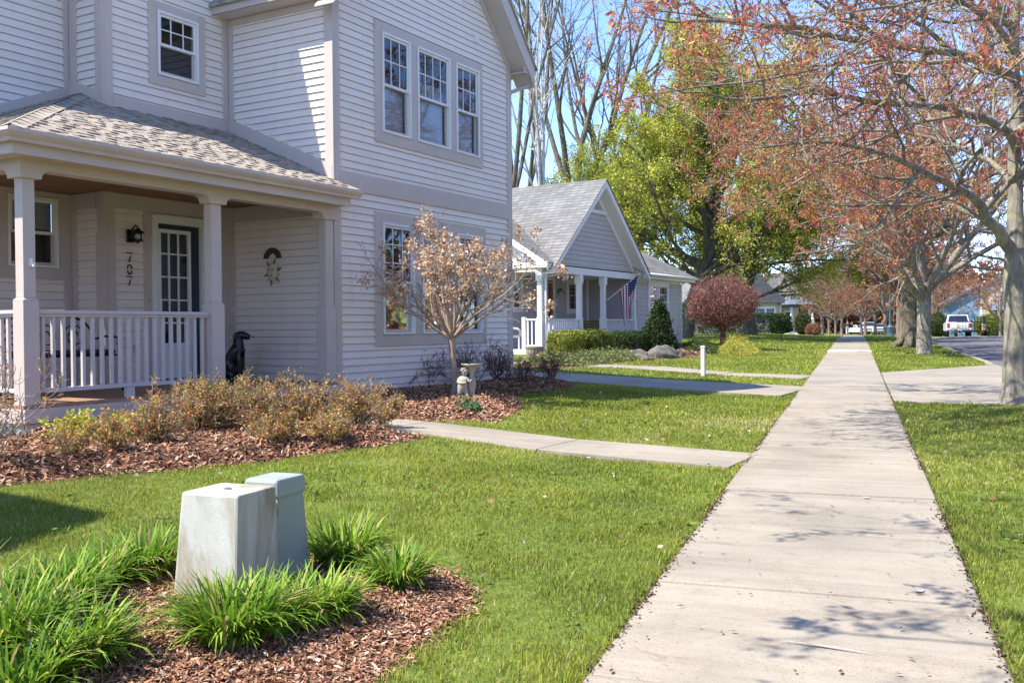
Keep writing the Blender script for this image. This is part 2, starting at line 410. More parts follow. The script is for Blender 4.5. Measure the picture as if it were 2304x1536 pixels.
def curb(pts, nm, top=.02):
    p = dens(pts, max(8, int(len(pts)*10))); d = np.gradient(p, axis=0); d /= np.linalg.norm(d, axis=1)[:, None]
    nrm = np.stack([-d[:, 1], d[:, 0]], 1); mb = MB(); vs = []; 
    for q, w in zip(p, nrm):
        z = float(prof(q[1]))
        for off, h in ((.17, -.2), (.17, top), (.02, top), (-.02, top-.03), (-.04, -.2)):
            vs.append((q[0]+w[0]*off, q[1]+w[1]*off, z+h))
    m = len(p); fs = [(i*5+j, i*5+j+1, (i+1)*5+j+1, (i+1)*5+j) for i in range(m-1) for j in range(4)]
    fs += [(0, 1, 2, 3, 4), tuple((m-1)*5+j for j in range(5))]
    mb.add(vs, fs); tag(mb.build(nm, mt['concrete'], smooth_=False), kind='structure')
curb([(3.42, -30), (3.42, 14.9)], 'kerb'); curb([(3.30, 27.25), (3.42, 28.5)]+left[1:], 'kerb')
curb(right[::-1], 'kerb')

# mulch beds ------------------------------------------------------
def P2(px, py): return at(px, py)[:2]
bed_house = [P2(*q) for q in ((-420, 1112), (-200, 1104), (0, 1096), (120, 1084), (250, 1070), (400, 1060), (560, 1046), (700, 1026), (800, 1012), (900, 998), (972, 986))]
bed_house += [W1[1]*0+ (np.array([-.925, 8.37])+Vd*L_) for L_ in (3.7, 4.6, 5.6)] + [hw(3.6, -.02)[:2], hw(-.02, -.02)[:2], hw(-.05, 3)[:2], hw(-2.5, 3)[:2]]
bed_tree = [np.array([-.925, 9.33])+Vd*5.4, np.array([-.925, 9.33])+Vd*3.9, P2(1112, 950), P2(1160, 930), P2(1172, 908), P2(1150, 893), P2(1200, 884), P2(1290, 874), P2(1298, 866), P2(1240, 860), hw(10.3, 0)[:2], hw(9.5, -.0)[:2], hw(4.6, -.0)[:2], hw(3.6, -.02)[:2]]
bed_box = [P2(*q) for q in ((-300, 1620), (400, 1700), (820, 1560), (960, 1440), (1048, 1380), (1062, 1335), (1000, 1290), (930, 1262), (800, 1232), (690, 1228), (560, 1235), (380, 1262), (200, 1290), (0, 1330), (-200, 1370), (-420, 1500))]
bed_n = [P2(*q) for q in ((1175, 832), (1250, 833), (1300, 827), (1360, 820), (1440, 812), (1500, 808), (1570, 804), (1600, 800))] + [nw(11.5, 0)[:2], nw(7, -.0)[:2], nw(0, -.0)[:2], nw(-1.5, -.2)[:2]]
n = NT('bark_mulch'); n.b.inputs['Roughness'].default_value = .95; n.b.inputs['Specular IOR Level'].default_value = .08
f = n.noise(38, 7, .75, None, 1.2); g = n.noise(2.2, 4, .6)
o = n.ramp(f, [(.3, (.035, .018, .011)), (.5, (.17, .09, .055)), (.72, (.38, .22, .14))])
n.color(o); n.bump(f, .9, .04); mt['mulch'] = n.m
def edge_dist(x, y, poly):
    poly = np.asarray(poly, float); d = np.full(np.shape(x), 1e9)
    for i in range(len(poly)):
        a = poly[i]; b = poly[(i+1) % len(poly)]; ab = b-a; t = np.clip(((x-a[0])*ab[0]+(y-a[1])*ab[1])/(ab@ab+1e-9), 0, 1)
        d = np.minimum(d, np.hypot(x-a[0]-t*ab[0], y-a[1]-t*ab[1]))
    return d
BEDS = {}
def bed_h(x, y, poly, mound):
    e = edge_dist(x, y, poly)
    return gz(x, y)+.004+mound*smooth(e/.45)+.022*(vnoise(x, y, .16, 3)-.5)*smooth(e/.15)+.03*(vnoise(x, y, .5, 4)-.4)*smooth(e/.3)
def bed(nm, poly, res, mound, nchip, size, cols, lift=0):
    poly = np.array(poly); a = poly.min(0); b = poly.max(0)
    gx = np.arange(a[0], b[0]+res, res); gy = np.arange(a[1], b[1]+res, res); X, Y = np.meshgrid(gx, gy)
    ins = inpoly(X, Y, poly); keep = ins[:-1,:-1] | ins[1:,:-1] | ins[:-1,1:] | ins[1:,1:]
    Z = np.where(ins, bed_h(X, Y, poly, mound), gz(X, Y)-.012)
    idx = np.arange(X.size).reshape(X.shape)
    F = np.stack([idx[:-1,:-1][keep], idx[:-1,1:][keep], idx[1:,1:][keep], idx[1:,:-1][keep]], 1)
    o = np_mesh('mulch_bed', np.stack([X.ravel(), Y.ravel(), Z.ravel()], 1), [F], mt['mulch'], smooth_=True); tag(o, kind='structure')
    m = int(nchip); x = rng.uniform(a[0]-.1, b[0]+.1, m); y = rng.uniform(a[1]-.1, b[1]+.1, m)
    k = inpoly(x, y, poly) | (inpoly(x+rng.normal(0, .05, m), y+rng.normal(0, .05, m), poly)); x, y = x[k], y[k]; m = len(x)
    z = np.where(inpoly(x, y, poly), bed_h(x, y, poly, mound), gz(x, y))+rng.uniform(.002, .016, m)
    L = size*rng.uniform(.4, 1.6, m); W = L*rng.uniform(.12, .42, m); th = rng.uniform(0, 2*np.pi, m); tl = rng.normal(0, .42, m); rl = rng.normal(0, .5, m)
    d = np.stack([np.cos(th)*np.cos(tl), np.sin(th)*np.cos(tl), np.sin(tl)], 1)
    s = np.stack([-np.sin(th)*np.cos(rl), np.cos(th)*np.cos(rl), np.sin(rl)], 1)
    c = np.stack([x, y, z], 1); up = np.array([0, 0, 1.])*(.12*L)[:, None]
    V = np.stack([c-d*(L/2)[:, None]-s*(W/2)[:, None]*.6, c+up*.3-s*(W/2)[:, None], c+d*(L/2)[:, None]-s*(W*.3)[:, None], c+d*(L/2)[:, None]+s*(W*.3)[:, None], c+up*.3+s*(W/2)[:, None], c-d*(L/2)[:, None]+s*(W/2)[:, None]*.5], 1).reshape(-1, 3)
    b6 = np.arange(m)[:, None]*6
    ci = rng.choice(len(cols), m, p=np.array([q[1] for q in cols])/sum(q[1] for q in cols))
    cc = np.array([q[0] for q in cols])[ci]*rng.uniform(.6, 1.25, (m, 1))
    o = np_mesh('mulch_chips', V, [b6+np.array([0, 1, 4, 5]), b6+np.array([1, 2, 3, 4])], mt['mulchchip'], col=np.repeat(cc, 6, 0))
    tag(o, kind='stuff')
chipc = [((.30, .155, .09), 4), ((.42, .25, .16), 3), ((.16, .08, .05), 3), ((.58, .42, .31), 1.6), ((.42, .19, .10), 2)]
bed('b', bed_house, .07, .10, 90000, .042, chipc); bed('t', bed_tree, .08, .10, 48000, .048, chipc)
bed('x', bed_box, .04, .035, 95000, .024, chipc); bed('n', bed_n, .12, .06, 5000, .09, chipc)

# grass -----------------------------------------------------------
hfoot = [hw(-3, -.0)[:2], hw(4.65, -.0)[:2], hw(9.5, .05)[:2], hw(9.5, 9)[:2], hw(-3, 9)[:2]]
nfoot = [nw(-.3, -.0)[:2], nw(11.2, 0)[:2], nw(11.2, 9)[:2], nw(-.3, 9)[:2]]
nbed = bed_n
def clear(x, y, j=.0):
    k = ~((x > -.915) & (x < .525))
    for p in (W1, W2, W3, bed_house, bed_tree, bed_box, hfoot, nfoot, ap, nbed): k &= ~inpoly(x, y, p)
    return k & (x < 3.24)
def infrust(x, y, z, mg=800):
    q = (np.stack([x, y, z], 1)-CAMP) @ CAMR
    d = -q[:, 2]; px = CX+FPX*q[:, 0]/np.maximum(d, .1); py = CY-FPX*q[:, 1]/np.maximum(d, .1)
    return (d > 1.5) & (px > -mg) & (px < 2304+mg) & (py < 1536+mg*.6)
def blades(nm, box, density, h, w, segs=2):
    x0, x1, y0, y1 = box; m = int((x1-x0)*(y1-y0)*density)
    x = rng.uniform(x0, x1, m); y = rng.uniform(y0, y1, m)
    k = infrust(x, y, gz(x, y)) & clear(x, y); x, y = x[k], y[k]
    tuf = vnoise(x, y, .22, 1); pat = vnoise(x, y, 1.1, 2)*.6+vnoise(x, y, .35, 5)*.4; bigp = vnoise(x, y, 3.1, 6)
    k = rng.random(len(x)) < (.45+.8*tuf); x, y, tuf, pat, bigp = x[k], y[k], tuf[k], pat[k], bigp[k]; m = len(x)
    z = gz(x, y)-.004
    # denser tall edge growth beside the pavement
    ed = np.minimum(np.abs(x+.915), np.abs(x-.525)); hh = h*rng.uniform(.5, 1.25, m)*(.65+.6*tuf)*(1+.3*np.exp(-ed/.08))
    ww = w*rng.uniform(.7, 1.3, m)
    th = rng.uniform(0, 2*np.pi, m); le = rng.uniform(.1, .95, m)*hh
    d = np.stack([np.cos(th), np.sin(th), 0*th], 1); ph = th+np.pi/2+rng.normal(0, .5, m); s = np.stack([np.cos(ph), np.sin(ph), 0*ph], 1)*ww[:, None]/2
    b = np.stack([x, y, z], 1); up = np.array([0, 0, 1.])
    mid = b+up*(hh*.62)[:, None]+d*(le*.35)[:, None]; tip = b+up*hh[:, None]+d*le[:, None]
    green = np.array([.18, .25, .022]); lime = np.array([.42, .42, .055]); straw = np.array([.54, .46, .23]); deep = np.array([.085, .155, .026])
    a = np.clip(pat+rng.normal(0, .2, m), 0, 1)[:, None]
    c = green*(1-a)+lime*a
    right = (x > 0)
    dm = rng.random(m) < np.where(right, .34, .12)+.5*smooth((vnoise(x, y, .55, 14)-.72)*5); c[dm] = deep*.6+c[dm]*.4
    pst = np.clip(.07+.8*smooth((pat-.36)*2.6)*smooth((bigp-.22)*2.2)*np.where(right, .3, 1.0)*np.exp(-np.maximum(0, y-9)/14), 0, .7)
    dry = rng.random(m) < pst; c[dry] = straw*rng.uniform(.7, 1.15, (dry.sum(), 1))
    c *= rng.uniform(.75, 1.2, (m, 1))*(.78+.44*vnoise(x, y, .75, 11))[:, None]
    V = np.stack([b-s, b+s, mid+s*.8, mid-s*.8, tip], 1).reshape(-1, 3); b5 = np.arange(m)[:, None]*5
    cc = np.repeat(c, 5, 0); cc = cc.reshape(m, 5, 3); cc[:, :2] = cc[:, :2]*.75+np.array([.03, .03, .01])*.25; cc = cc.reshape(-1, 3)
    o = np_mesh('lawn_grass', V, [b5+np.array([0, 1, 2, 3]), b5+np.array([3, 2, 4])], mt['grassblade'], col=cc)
    tag(o, kind='stuff')
QG = globals().get('QG', 1.0)
blades('a', (-6.5, 4.2, 2.6, 6.2), 7000*QG, .034, .0036)
blades('b', (-7, 4.2, 6.2, 10.5), 4600*QG, .036, .0048)
blades('c', (-7.5, 4.2, 10.5, 18), 2100*QG, .038, .008)
blades('d', (-9, 4.2, 18, 34), 620*QG, .042, .015)
blades('e', (-16, 4.2, 34, 78), 130*QG, .05, .033)
# ================================================================ NEAR HOUSE
EX = .1035
def siding(mb, kind, c, a0, a1, z0, z1, holes=(), clip=None, ex=EX, proud=.017, zref=0.0, sgn=-1):
    """lap siding courses on a plane; kind 'v' = constant v (runs in u), 'u' = constant u (runs in v)"""
    k0 = math.floor((z0-zref)/ex); zb = zref+k0*ex
    while zb < z1-1e-4:
        lo, hi = max(zb, z0), min(zb+ex, z1); zb += ex
        if hi-lo < .004: continue
        zm = (lo+hi)/2; A0, A1 = (a0, a1) if clip is None else clip(zm)
        A0, A1 = max(A0, a0), min(A1, a1)
        if A1-A0 < .02: continue
        segs = [(A0, A1)]
        for (h0, h1, hz0, hz1) in holes:
            if hz0 < zm < hz1:
                ns = []
                for s0, s1 in segs:
                    if h1 <= s0 or h0 >= s1: ns.append((s0, s1)); continue
                    if h0 > s0: ns.append((s0, h0))
                    if h1 < s1: ns.append((h1, s1))
                segs = ns
        pb = proud; pt = .002+proud*.75*(1-(hi-lo)/ex)
        for s0, s1 in segs:
            def P(a, off, z): return (a, c+sgn*off, z) if kind == 'v' else (c+sgn*off, a, z)
            g_ = .006 if ex < .2 else .012; hj = max(hi-g_, lo+.002)
            mb.add([P(s0, pb, lo), P(s1, pb, lo), P(s1, pt-.004, hj), P(s0, pt-.004, hj), P(s0, -.014, lo), P(s1, -.014, lo), P(s1, -.014, hi), P(s0, -.014, hi)], [(0, 1, 2, 3), (4, 5, 1, 0), (4, 5, 6, 7)])
    return mb
def bar(mb, kind, c, a0, a1, z0, z1, d0, d1, sgn=-1):
    """box standing d0..d1 proud of a wall plane"""
    e0, e1 = sorted((c+sgn*d0, c+sgn*d1))
    return mb.box(a0, a1, e0, e1, z0, z1) if kind == 'v' else mb.box(e0, e1, a0, a1, z0, z1)
def frame(mb, kind, c, a0, a1, z0, z1, w, d0, d1, sgn=-1, wb=None):
    wb = w if wb is None else wb
    bar(mb, kind, c, a0, a0+w, z0, z1, d0, d1, sgn); bar(mb, kind, c, a1-w, a1, z0, z1, d0, d1, sgn)
    bar(mb, kind, c, a0+w, a1-w, z1-w, z1, d0, d1, sgn); bar(mb, kind, c, a0+w, a1-w, z0, z0+wb, d0, d1, sgn)
def window(par, kind, c, a0, a1, z0, z1, mid=None, cols=3, rows=2, blind=None, sgn=-1, fw=.028, m_frame='white', m_sash='white', depth=.05, grid=True, lowgrid=False):
    """double-hung window: frame with sash, panes, shade and dark room behind as sub-parts"""
    mb = MB(); frame(mb, kind, c, a0, a1, z0, z1, fw, -.06, depth, sgn)
    w = mb.build('window', mt[m_frame], par, bevel=.003)
    i0, i1, y0, y1 = a0+fw, a1-fw, z0+fw, z1-fw
    mid = (y0+y1)/2 if mid is None else mid
    mb = MB(); sw = .036
    frame(mb, kind, c, i0+.002, i1-.002, mid-.02, y1-.002, sw, -.005, .022, sgn)
    if grid:
        for i in range(1, cols): bar(mb, kind, c, i0+(i1-i0)*i/cols-.008, i0+(i1-i0)*i/cols+.008, mid+.018, y1-.04, -.003, .012, sgn)
        for j in range(1, rows): bar(mb, kind, c, i0+.04, i1-.04, mid+(y1-mid)*j/rows-.008, mid+(y1-mid)*j/rows+.008, -.002, .011, sgn)
    mb.build('upper_sash', mt[m_sash], w)
    mb = MB(); frame(mb, kind, c, i0+.002, i1-.002, y0+.002, mid+.012, sw, -.045, -.012, sgn)
    if lowgrid:
        for i in range(1, cols): bar(mb, kind, c, i0+(i1-i0)*i/cols-.008, i0+(i1-i0)*i/cols+.008, y0+.04, mid-.02, -.03, -.02, sgn)
        bar(mb, kind, c, i0+.04, i1-.04, (y0+mid)/2-.008, (y0+mid)/2+.008, -.031, -.021, sgn)
    mb.build('lower_sash', mt['trim'] if m_sash == 'white' and m_frame == 'white' and par.name.startswith('house') else mt[m_sash], w)
    mb = MB()
    def q(e0, e1, zz0, zz1, off):
        P = lambda a, z: (a, c+sgn*off, z) if kind == 'v' else (c+sgn*off, a, z)
        mb.quad(P(e0, zz0), P(e1, zz0), P(e1, zz1), P(e0, zz1))
    q(i0+.03, i1-.03, mid, y1-.03, .004); q(i0+.03, i1-.03, y0+.03, mid, -.03)
    mb.build('pane', mt['glass'], w)
    mb = MB()
    D = -.55
    P = lambda a, off, z: (a, c+sgn*off, z) if kind == 'v' else (c+sgn*off, a, z)
    b = [P(i0, -.07, y0), P(i1, -.07, y0), P(i1, -.07, y1), P(i0, -.07, y1), P(i0-.2, D, y0-.1), P(i1+.2, D, y0-.1), P(i1+.2, D, y1), P(i0-.2, D, y1)]
    mb.add(b, [(4, 5, 6, 7), (0, 1, 5, 4), (1, 2, 6, 5), (2, 3, 7, 6), (3, 0, 4, 7)])
    mb.build('room_recess', mt['dark'], w)
    if blind:
        mb = MB(); k = 26
        zt, zb = blind
        for i in range(k):
            za = zb+(zt-zb)*i/k; zc = zb+(zt-zb)*(i+1)/k; o0, o1 = (-.085, -.097) if i % 2 else (-.097, -.085)
            mb.quad(P(i0, o0, za), P(i1, o0, za), P(i1, o1, zc), P(i0, o1, zc))
        mb.build('shade', mt['blind'], w)
    return w

HR = empty('house', tuple(HO), math.pi/2-HT, 'two storey pale lilac clapboard house with taupe trim and front porch', 'house')
tr = mt['trim']; sd = mt['siding']; wh = mt['white']
FV, BU0, BU1 = .05, 4.65, 9.50           # projecting gable block
CV, BUU, AV = 2.05, 2.486, 2.72          # recessed walls
EAVE, APEX, MID, SL = 5.43, 7.952, 7.075, 1.04
GZ = -.45
# --- gable block front
def clipf(z): 
    if z < EAVE: return BU0, BU1
    d = (z-EAVE)/SL; return BU0+d, BU1-d
h1 = [(5.60, 8.51, 3.51, 5.22), (5.57, 8.57, .50, 2.41)]
siding(MB(), 'v', FV, BU0, BU1, GZ, APEX, h1, clipf).build('front_wall', sd, HR)
mb = MB()
def trimv(mb, c, a0, a1, z0, z1, d=.028): return bar(mb, 'v', c, a0, a1, z0, z1, -.02, d)
trimv(mb, FV, BU0-.0, BU0+.122, GZ, EAVE+.1); mb.build('corner_board', tr, HR, bevel=.004)
mb = MB(); trimv(mb, FV, BU1-.122, BU1, GZ, EAVE+.1); bar(mb, 'v', 0, BU1, BU1+.028, GZ, EAVE, -.022, -.17); mb.build('corner_board', tr, HR, bevel=.004)
mb = MB(); trimv(mb, FV, BU0+.124, BU1-.124, 2.68, 2.943); mb.build('belt_board', tr, HR, bevel=.004)
mb = MB(); frame(mb, 'v', FV, 5.565, 8.54, 3.473, 5.258, .16, -.02, .03)
for a in (6.435, 7.525): trimv(mb, FV, a, a+.18, 3.633, 5.098, .03)
mb.build('window_casing', tr, HR, bevel=.004)
for a0, a1, cols, bl in ((5.728, 6.432, 3, (4.36, 3.66)), (6.617, 7.522, 4, (4.62, 3.66)), (7.706, 8.412, 3, (4.36, 3.66))):
    window(HR, 'v', FV, a0, a1, 3.633, 5.113, 4.35, cols, 2, bl, fw=.032)
mb = MB(); frame(mb, 'v', FV, 5.53, 8.61, .469, 2.445, .165, -.02, .03)
for a in (6.49, 7.503): trimv(mb, FV, a, a+.2, .634, 2.28, .03)
mb.build('window_casing', tr, HR, bevel=.004)
for a0, a1 in ((5.703, 6.488), (6.700, 7.500), (7.712, 8.462)):
    window(HR, 'v', FV, a0, a1, .638, 2.295, 1.43, 3, 3, (2.28, 1.95) if a0 > 6 else None, fw=.032)
for a0, a1 in ((5.735, 6.456), (6.732, 7.468), (7.744, 8.43)):   # drawn back curtains in the lower room
    for c0, c1 in ((a0+.02, a0+.17), (a1-.17, a1-.02)):
        mb = MB(); k = 14; q_ = [(c0+(c1-c0)*i/k, FV+.10+.018*math.sin(i*1.9)) for i in range(k+1)]
        for (x0, y0), (x1, y1) in zip(q_[:-1], q_[1:]): mb.quad((x0, y0, .68), (x1, y1, .68), (x1, y1, 2.26), (x0, y0, 2.26))
        mb.build('curtain', mt['blind'], HR)
mb = MB(); mb.box(8.30, 8.45, FV-.03, FV-.004, 5.60, 5.73); mb.box(8.318, 8.432, FV-.036, FV-.03, 5.618, 5.66); mb.box(8.318, 8.432, FV-.036, FV-.03, 5.67, 5.712)
mb.build('wall_vent', sd, HR)
# gable rake soffit, fascia
RV = -.27
def rake(side):
    s = 1 if side > 0 else -1
    def pt(d, z): return (MID+s*d, z)
    dE = (BU1-BU0)/2+.33
    zE = APEX-SL*dE
    mb = MB(); th = .34
    lo = [pt(0, APEX+.02), pt(dE, zE+.02), pt(dE, zE+.02+th), pt(0, APEX+.02+th)]
    mb.prism(lo, 1, RV-.03, RV)
    mb.build('rake_fascia', tr, HR)
    mb = MB()
    so_ = [pt(0, APEX), pt(dE, zE), pt(dE, zE+.02), pt(0, APEX+.02)]
    mb.prism(so_, 1, RV, FV+.02)
    mb.prism([pt(.0, APEX-.16), pt((BU1-BU0)/2, EAVE-.16), pt((BU1-BU0)/2, EAVE-.0), pt(0, APEX)], 1, FV-.03, FV-.003)
    mb.build('rake_soffit', tr, HR)
    mb = MB()
    rf = [pt(0, APEX+.365), pt(dE+.05, zE+.365-.05*SL), pt(dE+.05, zE+.40-.05*SL), pt(0, APEX+.40)]
    mb.prism(rf, 1, RV-.06, 9.0)
    mb.build('roof', mt['shingle'], HR)
    # boxed eave
    a, b = (MID+s*((BU1-BU0)/2+.002), MID+s*(dE-.005)); a, b = min(a, b), max(a, b)
    vend = 9.0 if s > 0 else CV
    mb = MB(); mb.box(a, b, RV+.002, vend, EAVE-.13, EAVE-.105); mb.build('eave_soffit', tr, HR)
    mb = MB(); x0, x1 = sorted((MID+s*(dE-.02), MID+s*(dE+.004)))
    mb.box(x0, x1, RV-.0, vend, EAVE-.13, zE+.34); 
    # closing face of the boxed return
    mb.prism([(MID+s*((BU1-BU0)/2), EAVE-.105), (MID+s*(dE-.021), EAVE-.105), (MID+s*(dE-.021), zE+.02), (MID+s*((BU1-BU0)/2), EAVE+.03)], 1, RV+.003, RV+.02)
    mb.build('eave_fascia', tr, HR)
rake(1); rake(-1)
mb = MB(); mb.tube([(BU1+.36, RV+.04, EAVE-.24), (BU1+.30, RV+.1, EAVE-.30), (BU1+.10, FV+.02, EAVE-.42), (BU1+.055, FV+.1, EAVE-.6), (BU1+.055, FV+.1, -.4)], .035, 8)
mb.build('downspout', tr, HR, smooth_=True)
mb = MB(); siding(mb, 'u', BU1, FV+.1, 9, GZ, EAVE, sgn=1); mb.build('far_side_wall', sd, HR)
# --- side wall D (faces the camera), upper and lower
ROOFZ = lambda v: 2.625+.435*(v+.36)
mb = MB()
def clipD(z):   # siding only above the porch roof flashing
    v = (z-.20-2.625)/.435-.36 if z > 2.7 else -9
    return FV, min(CV, max(v, FV+.12)) if z > 2.7 else CV
siding(mb, 'u', BU0, FV, CV, 2.86, 5.32, clip=clipD)
siding(mb, 'u', BU0, FV, CV, -.02, 2.6)
mb.build('side_wall', sd, HR)
mb = MB()
bar(mb, 'u', BU0, FV-.028, FV+.125, GZ, 5.198, -.02, .028); bar(mb, 'u', BU0, CV-.115, CV-.029, -.02, 5.198, -.02, .028)
mb.build('corner_board', tr, HR, bevel=.004)
mb = MB(); bar(mb, 'u', BU0, FV-.02, CV-.03, 5.2, EAVE-.135, -.02, .03); mb.build('frieze_board', tr, HR)
mb = MB(); bar(mb, 'u', BU0, FV+.13, CV-.12, 2.31, 2.52, -.02, .03); mb.build('frieze_board', tr, HR)
mb = MB()   # sloping flashing board
v0, v1 = FV-.0, CV-.03
mb.hexa([(BU0-.034, v0, ROOFZ(v0)-.04), (BU0+.0, v0, ROOFZ(v0)-.04), (BU0+.0, v1, ROOFZ(v1)-.04), (BU0-.034, v1, ROOFZ(v1)-.04)],
        [(BU0-.034, v0, ROOFZ(v0)+.19), (BU0, v0, ROOFZ(v0)+.19), (BU0, v1, ROOFZ(v1)+.19), (BU0-.034, v1, ROOFZ(v1)+.19)])
mb.build('flashing_board', tr, HR)
# --- wall C upper / lower
siding(MB(), 'v', CV, BUU, BU0, 2.5, 6.2, [(3.23, 4.16, 4.12, 5.19)]).build('porch_bay_wall', sd, HR)
mb = MB(); frame(mb, 'v', CV, 3.2, 4.187, 4.09, 5.225, .13, -.02, .03); mb.build('window_casing', tr, HR, bevel=.004)
window(HR, 'v', CV, 3.338, 4.05, 4.228, 5.11, 4.66, 3, 2, None, fw=.034)
mb = MB(); trimv(mb, CV, BUU, BUU+.134, 2.0, 6.2); trimv(mb, CV, BU0-.13, BU0-.03, 2.52, 6.2)
bar(mb, 'u', BUU, CV-.028, CV+.12, 2.0, 6.2, -.02, .028); mb.build('corner_board', tr, HR, bevel=.004)
mb = MB(); trimv(mb, CV, BUU+.136, BU0-.132, 3.60, 3.80, .03); mb.build('flashing_board', tr, HR, bevel=.004)
siding(MB(), 'v', CV, BUU, BU0, -.02, 2.5, [(3.22, 4.11, 0, 2.25)]).build('porch_wall', sd, HR)
mb = MB(); trimv(mb, CV, BUU-.0, BUU+.138, -.02, 2.0); trimv(mb, CV, 3.077, 3.20, -.02, 2.33); trimv(mb, CV, 4.135, BU0-.03, -.02, 2.33)
trimv(mb, CV, BUU+.0, BU0-.03, 2.331, 2.53, .03); bar(mb, 'u', BUU, CV-.028, CV+.15, -.02, 2.0, -.02, .028)
bar(mb, 'u', BUU, AV-.125, AV-.03, -.02, 2.33, -.02, .028); bar(mb, 'u', BUU, CV+.152, AV-.03, 2.331, 2.53, -.02, .03)
mb.build('wall_trim', tr, HR, bevel=.003)
mb = MB(); siding(mb, 'u', BUU, CV, AV, -.02, 6.2); mb.build('return_wall', sd, HR)
# --- wall A
mb = MB(); siding(mb, 'v', AV, -.6, BUU, -.02, 6.2, [(1.59, 2.24, 1.57, 2.43)]); mb.build('recessed_wall', sd, HR)
mb = MB(); trimv(mb, AV, -.6, 1.562, 1.40, 2.53); trimv(mb, AV, 2.262, BUU-.03, 1.40, 2.53); trimv(mb, AV, 1.562, 2.262, 1.40, 1.545); trimv(mb, AV, 1.562, 2.262, 2.455, 2.53)
trimv(mb, AV, BUU-.135, BUU-.03, -.02, 1.399); trimv(mb, AV, BUU-.10, BUU-.03, 2.6, 6.2); bar(mb, 'u', BUU, AV-.168, AV-.03, 2.6, 6.2, -.02, .028)
mb.build('wall_trim', tr, HR, bevel=.003)
window(HR, 'v', AV, 1.566, 2.258, 1.549, 2.452, 2.0, 1, 1, (2.44, 2.05), grid=False, fw=.03)
mb = MB(); u0, u1 = -.29, BUU-.03; LZ = lambda u: 2.625+.435*(u+.30)
mb.hexa([(u0, AV-.034, LZ(u0)-.04), (u1, AV-.034, LZ(u1)-.04), (u1, AV, LZ(u1)-.04), (u0, AV, LZ(u0)-.04)], [(u0, AV-.034, LZ(u0)+.15), (u1, AV-.034, LZ(u1)+.15), (u1, AV, LZ(u1)+.15), (u0, AV, LZ(u0)+.15)])
u0, u1 = CV-.02, AV-.03
mb.hexa([(BUU-.034, u0, ROOFZ(u0)-.04), (BUU, u0, ROOFZ(u0)-.04), (BUU, u1, ROOFZ(u1)-.1), (BUU-.034, u1, ROOFZ(u1)-.1)], [(BUU-.034, u0, ROOFZ(u0)+.15), (BUU, u0, ROOFZ(u0)+.15), (BUU, u1, ROOFZ(u1)+.10), (BUU-.034, u1, ROOFZ(u1)+.10)])
mb.build('flashing_board', tr, HR)
# end of the recessed wing, its roof, and the roof over the bay (their shade falls on the porch)
mb = MB(); siding(mb, 'u', -.6, AV, 8, -.4, 6.2); mb.build('wing_end_wall', sd, HR)
mb = MB(); mb.prism([(AV-.35, 6.02), (5.6, 7.7), (8.8, 6.2), (8.8, 6.3), (5.6, 7.82), (AV-.35, 6.12)], 0, -.9, BU0+.5); mb.build('roof', mt['shingle'], HR)
mb = MB(); mb.prism([(2.0, 6.2), (2.88, 6.2), (3.06, 6.2), (4.42, 8.1), (4.42, 8.25), (3.0, 6.32), (2.0, 6.32)], 1, 1.66, 4.6); mb.build('bay_roof', mt['shingle'], HR)
# left wing, outside the frame, whose eave shades the lawn
mb = MB(); siding(mb, 'v', -.55, -11, -5.35, -.5, 5.4); siding(mb, 'u', -5.35, -.55, 6, -.5, 5.4, sgn=1); mb.build('garage_wall', sd, HR)
mb = MB(); mb.box(-11.4, -4.92, -1.0, 6.4, 5.4, 5.62); mb.prism([(-11.4, 5.64), (-4.92, 5.64), (-8.1, 7.6)], 1, -1.0, 6.4); mb.build('garage_roof', mt['shingle'], HR)

# --- porch
mb = MB(); k = 34
for i in range(k): mb.box(4.62*i/k+.003, 4.62*(i+1)/k-.003, .0, AV-.02 if 4.62*(i+1)/k < BUU-.03 else CV-.03, -.035, 0)
mb2 = MB()
for i in range(22):
    a, b = -.03+2.74*i/22+.003, -.03+2.74*(i+1)/22-.003
    mb2.box(-.03, BUU-.04 if b > CV-.03 else 4.62, a, b, -.035, 0)
mb2.build('porch_floor', mt['deck'], HR)
mb = MB(); mb.box(-.03, 4.64, -.045, -.008, -.175, -.036); mb.box(-.045, -.008, -.008, AV, -.175, -.036); mb.build('rim_board', tr, HR, bevel=.004)
mb = MB(); siding(mb, 'v', -.008, -.01, 4.64, -.47, -.176, ex=.145); siding(mb, 'u', -.008, .0, AV, -.47, -.176, ex=.145); mb.build('porch_skirt', tr, HR)
mb = MB(); mb.box(.1, 4.66, .1, AV, 2.531, 2.56)
mb.build('porch_ceiling', mt['wood_ceiling'], HR)
def post(u, w=.17, half=False):
    mb = MB(); v0 = .0; mb.box(u, u+w, v0, v0+.17, -.0, 1.03)
    mb.hexa([(u-.004, v0-.004, 1.03), (u+w+.004, v0-.004, 1.03), (u+w+.004, v0+.174, 1.03), (u-.004, v0+.174, 1.03)], [(u+.02, v0+.02, 1.055), (u+w-.02, v0+.02, 1.055), (u+w-.02, v0+.15, 1.055), (u+.02, v0+.15, 1.055)])
    mb.box(u+.02, u+w-.02, v0+.02, v0+.15, 1.055, 2.24)
    return mb.build('porch_post', tr, HR, bevel=.005)
post(0); post(2.392, .195); post(4.42, .2)
def arch(pts_lo, z_top):  # header profile with rounded drops
    out = []
    for (u, z) in pts_lo: out.append((u, z))
    return out
def corner_curve(u0, z0, u1, z1, n=6, up=True):
    """quarter round from (u0,z0) to (u1,z1)"""
    o = []
    for i in range(n+1):
        a = math.pi/2*i/n
        o.append((u0+(u1-u0)*(1-math.cos(a)), z0+(z1-z0)*math.sin(a)) if up else (u0+(u1-u0)*math.sin(a), z0+(z1-z0)*(1-math.cos(a))))
    return o
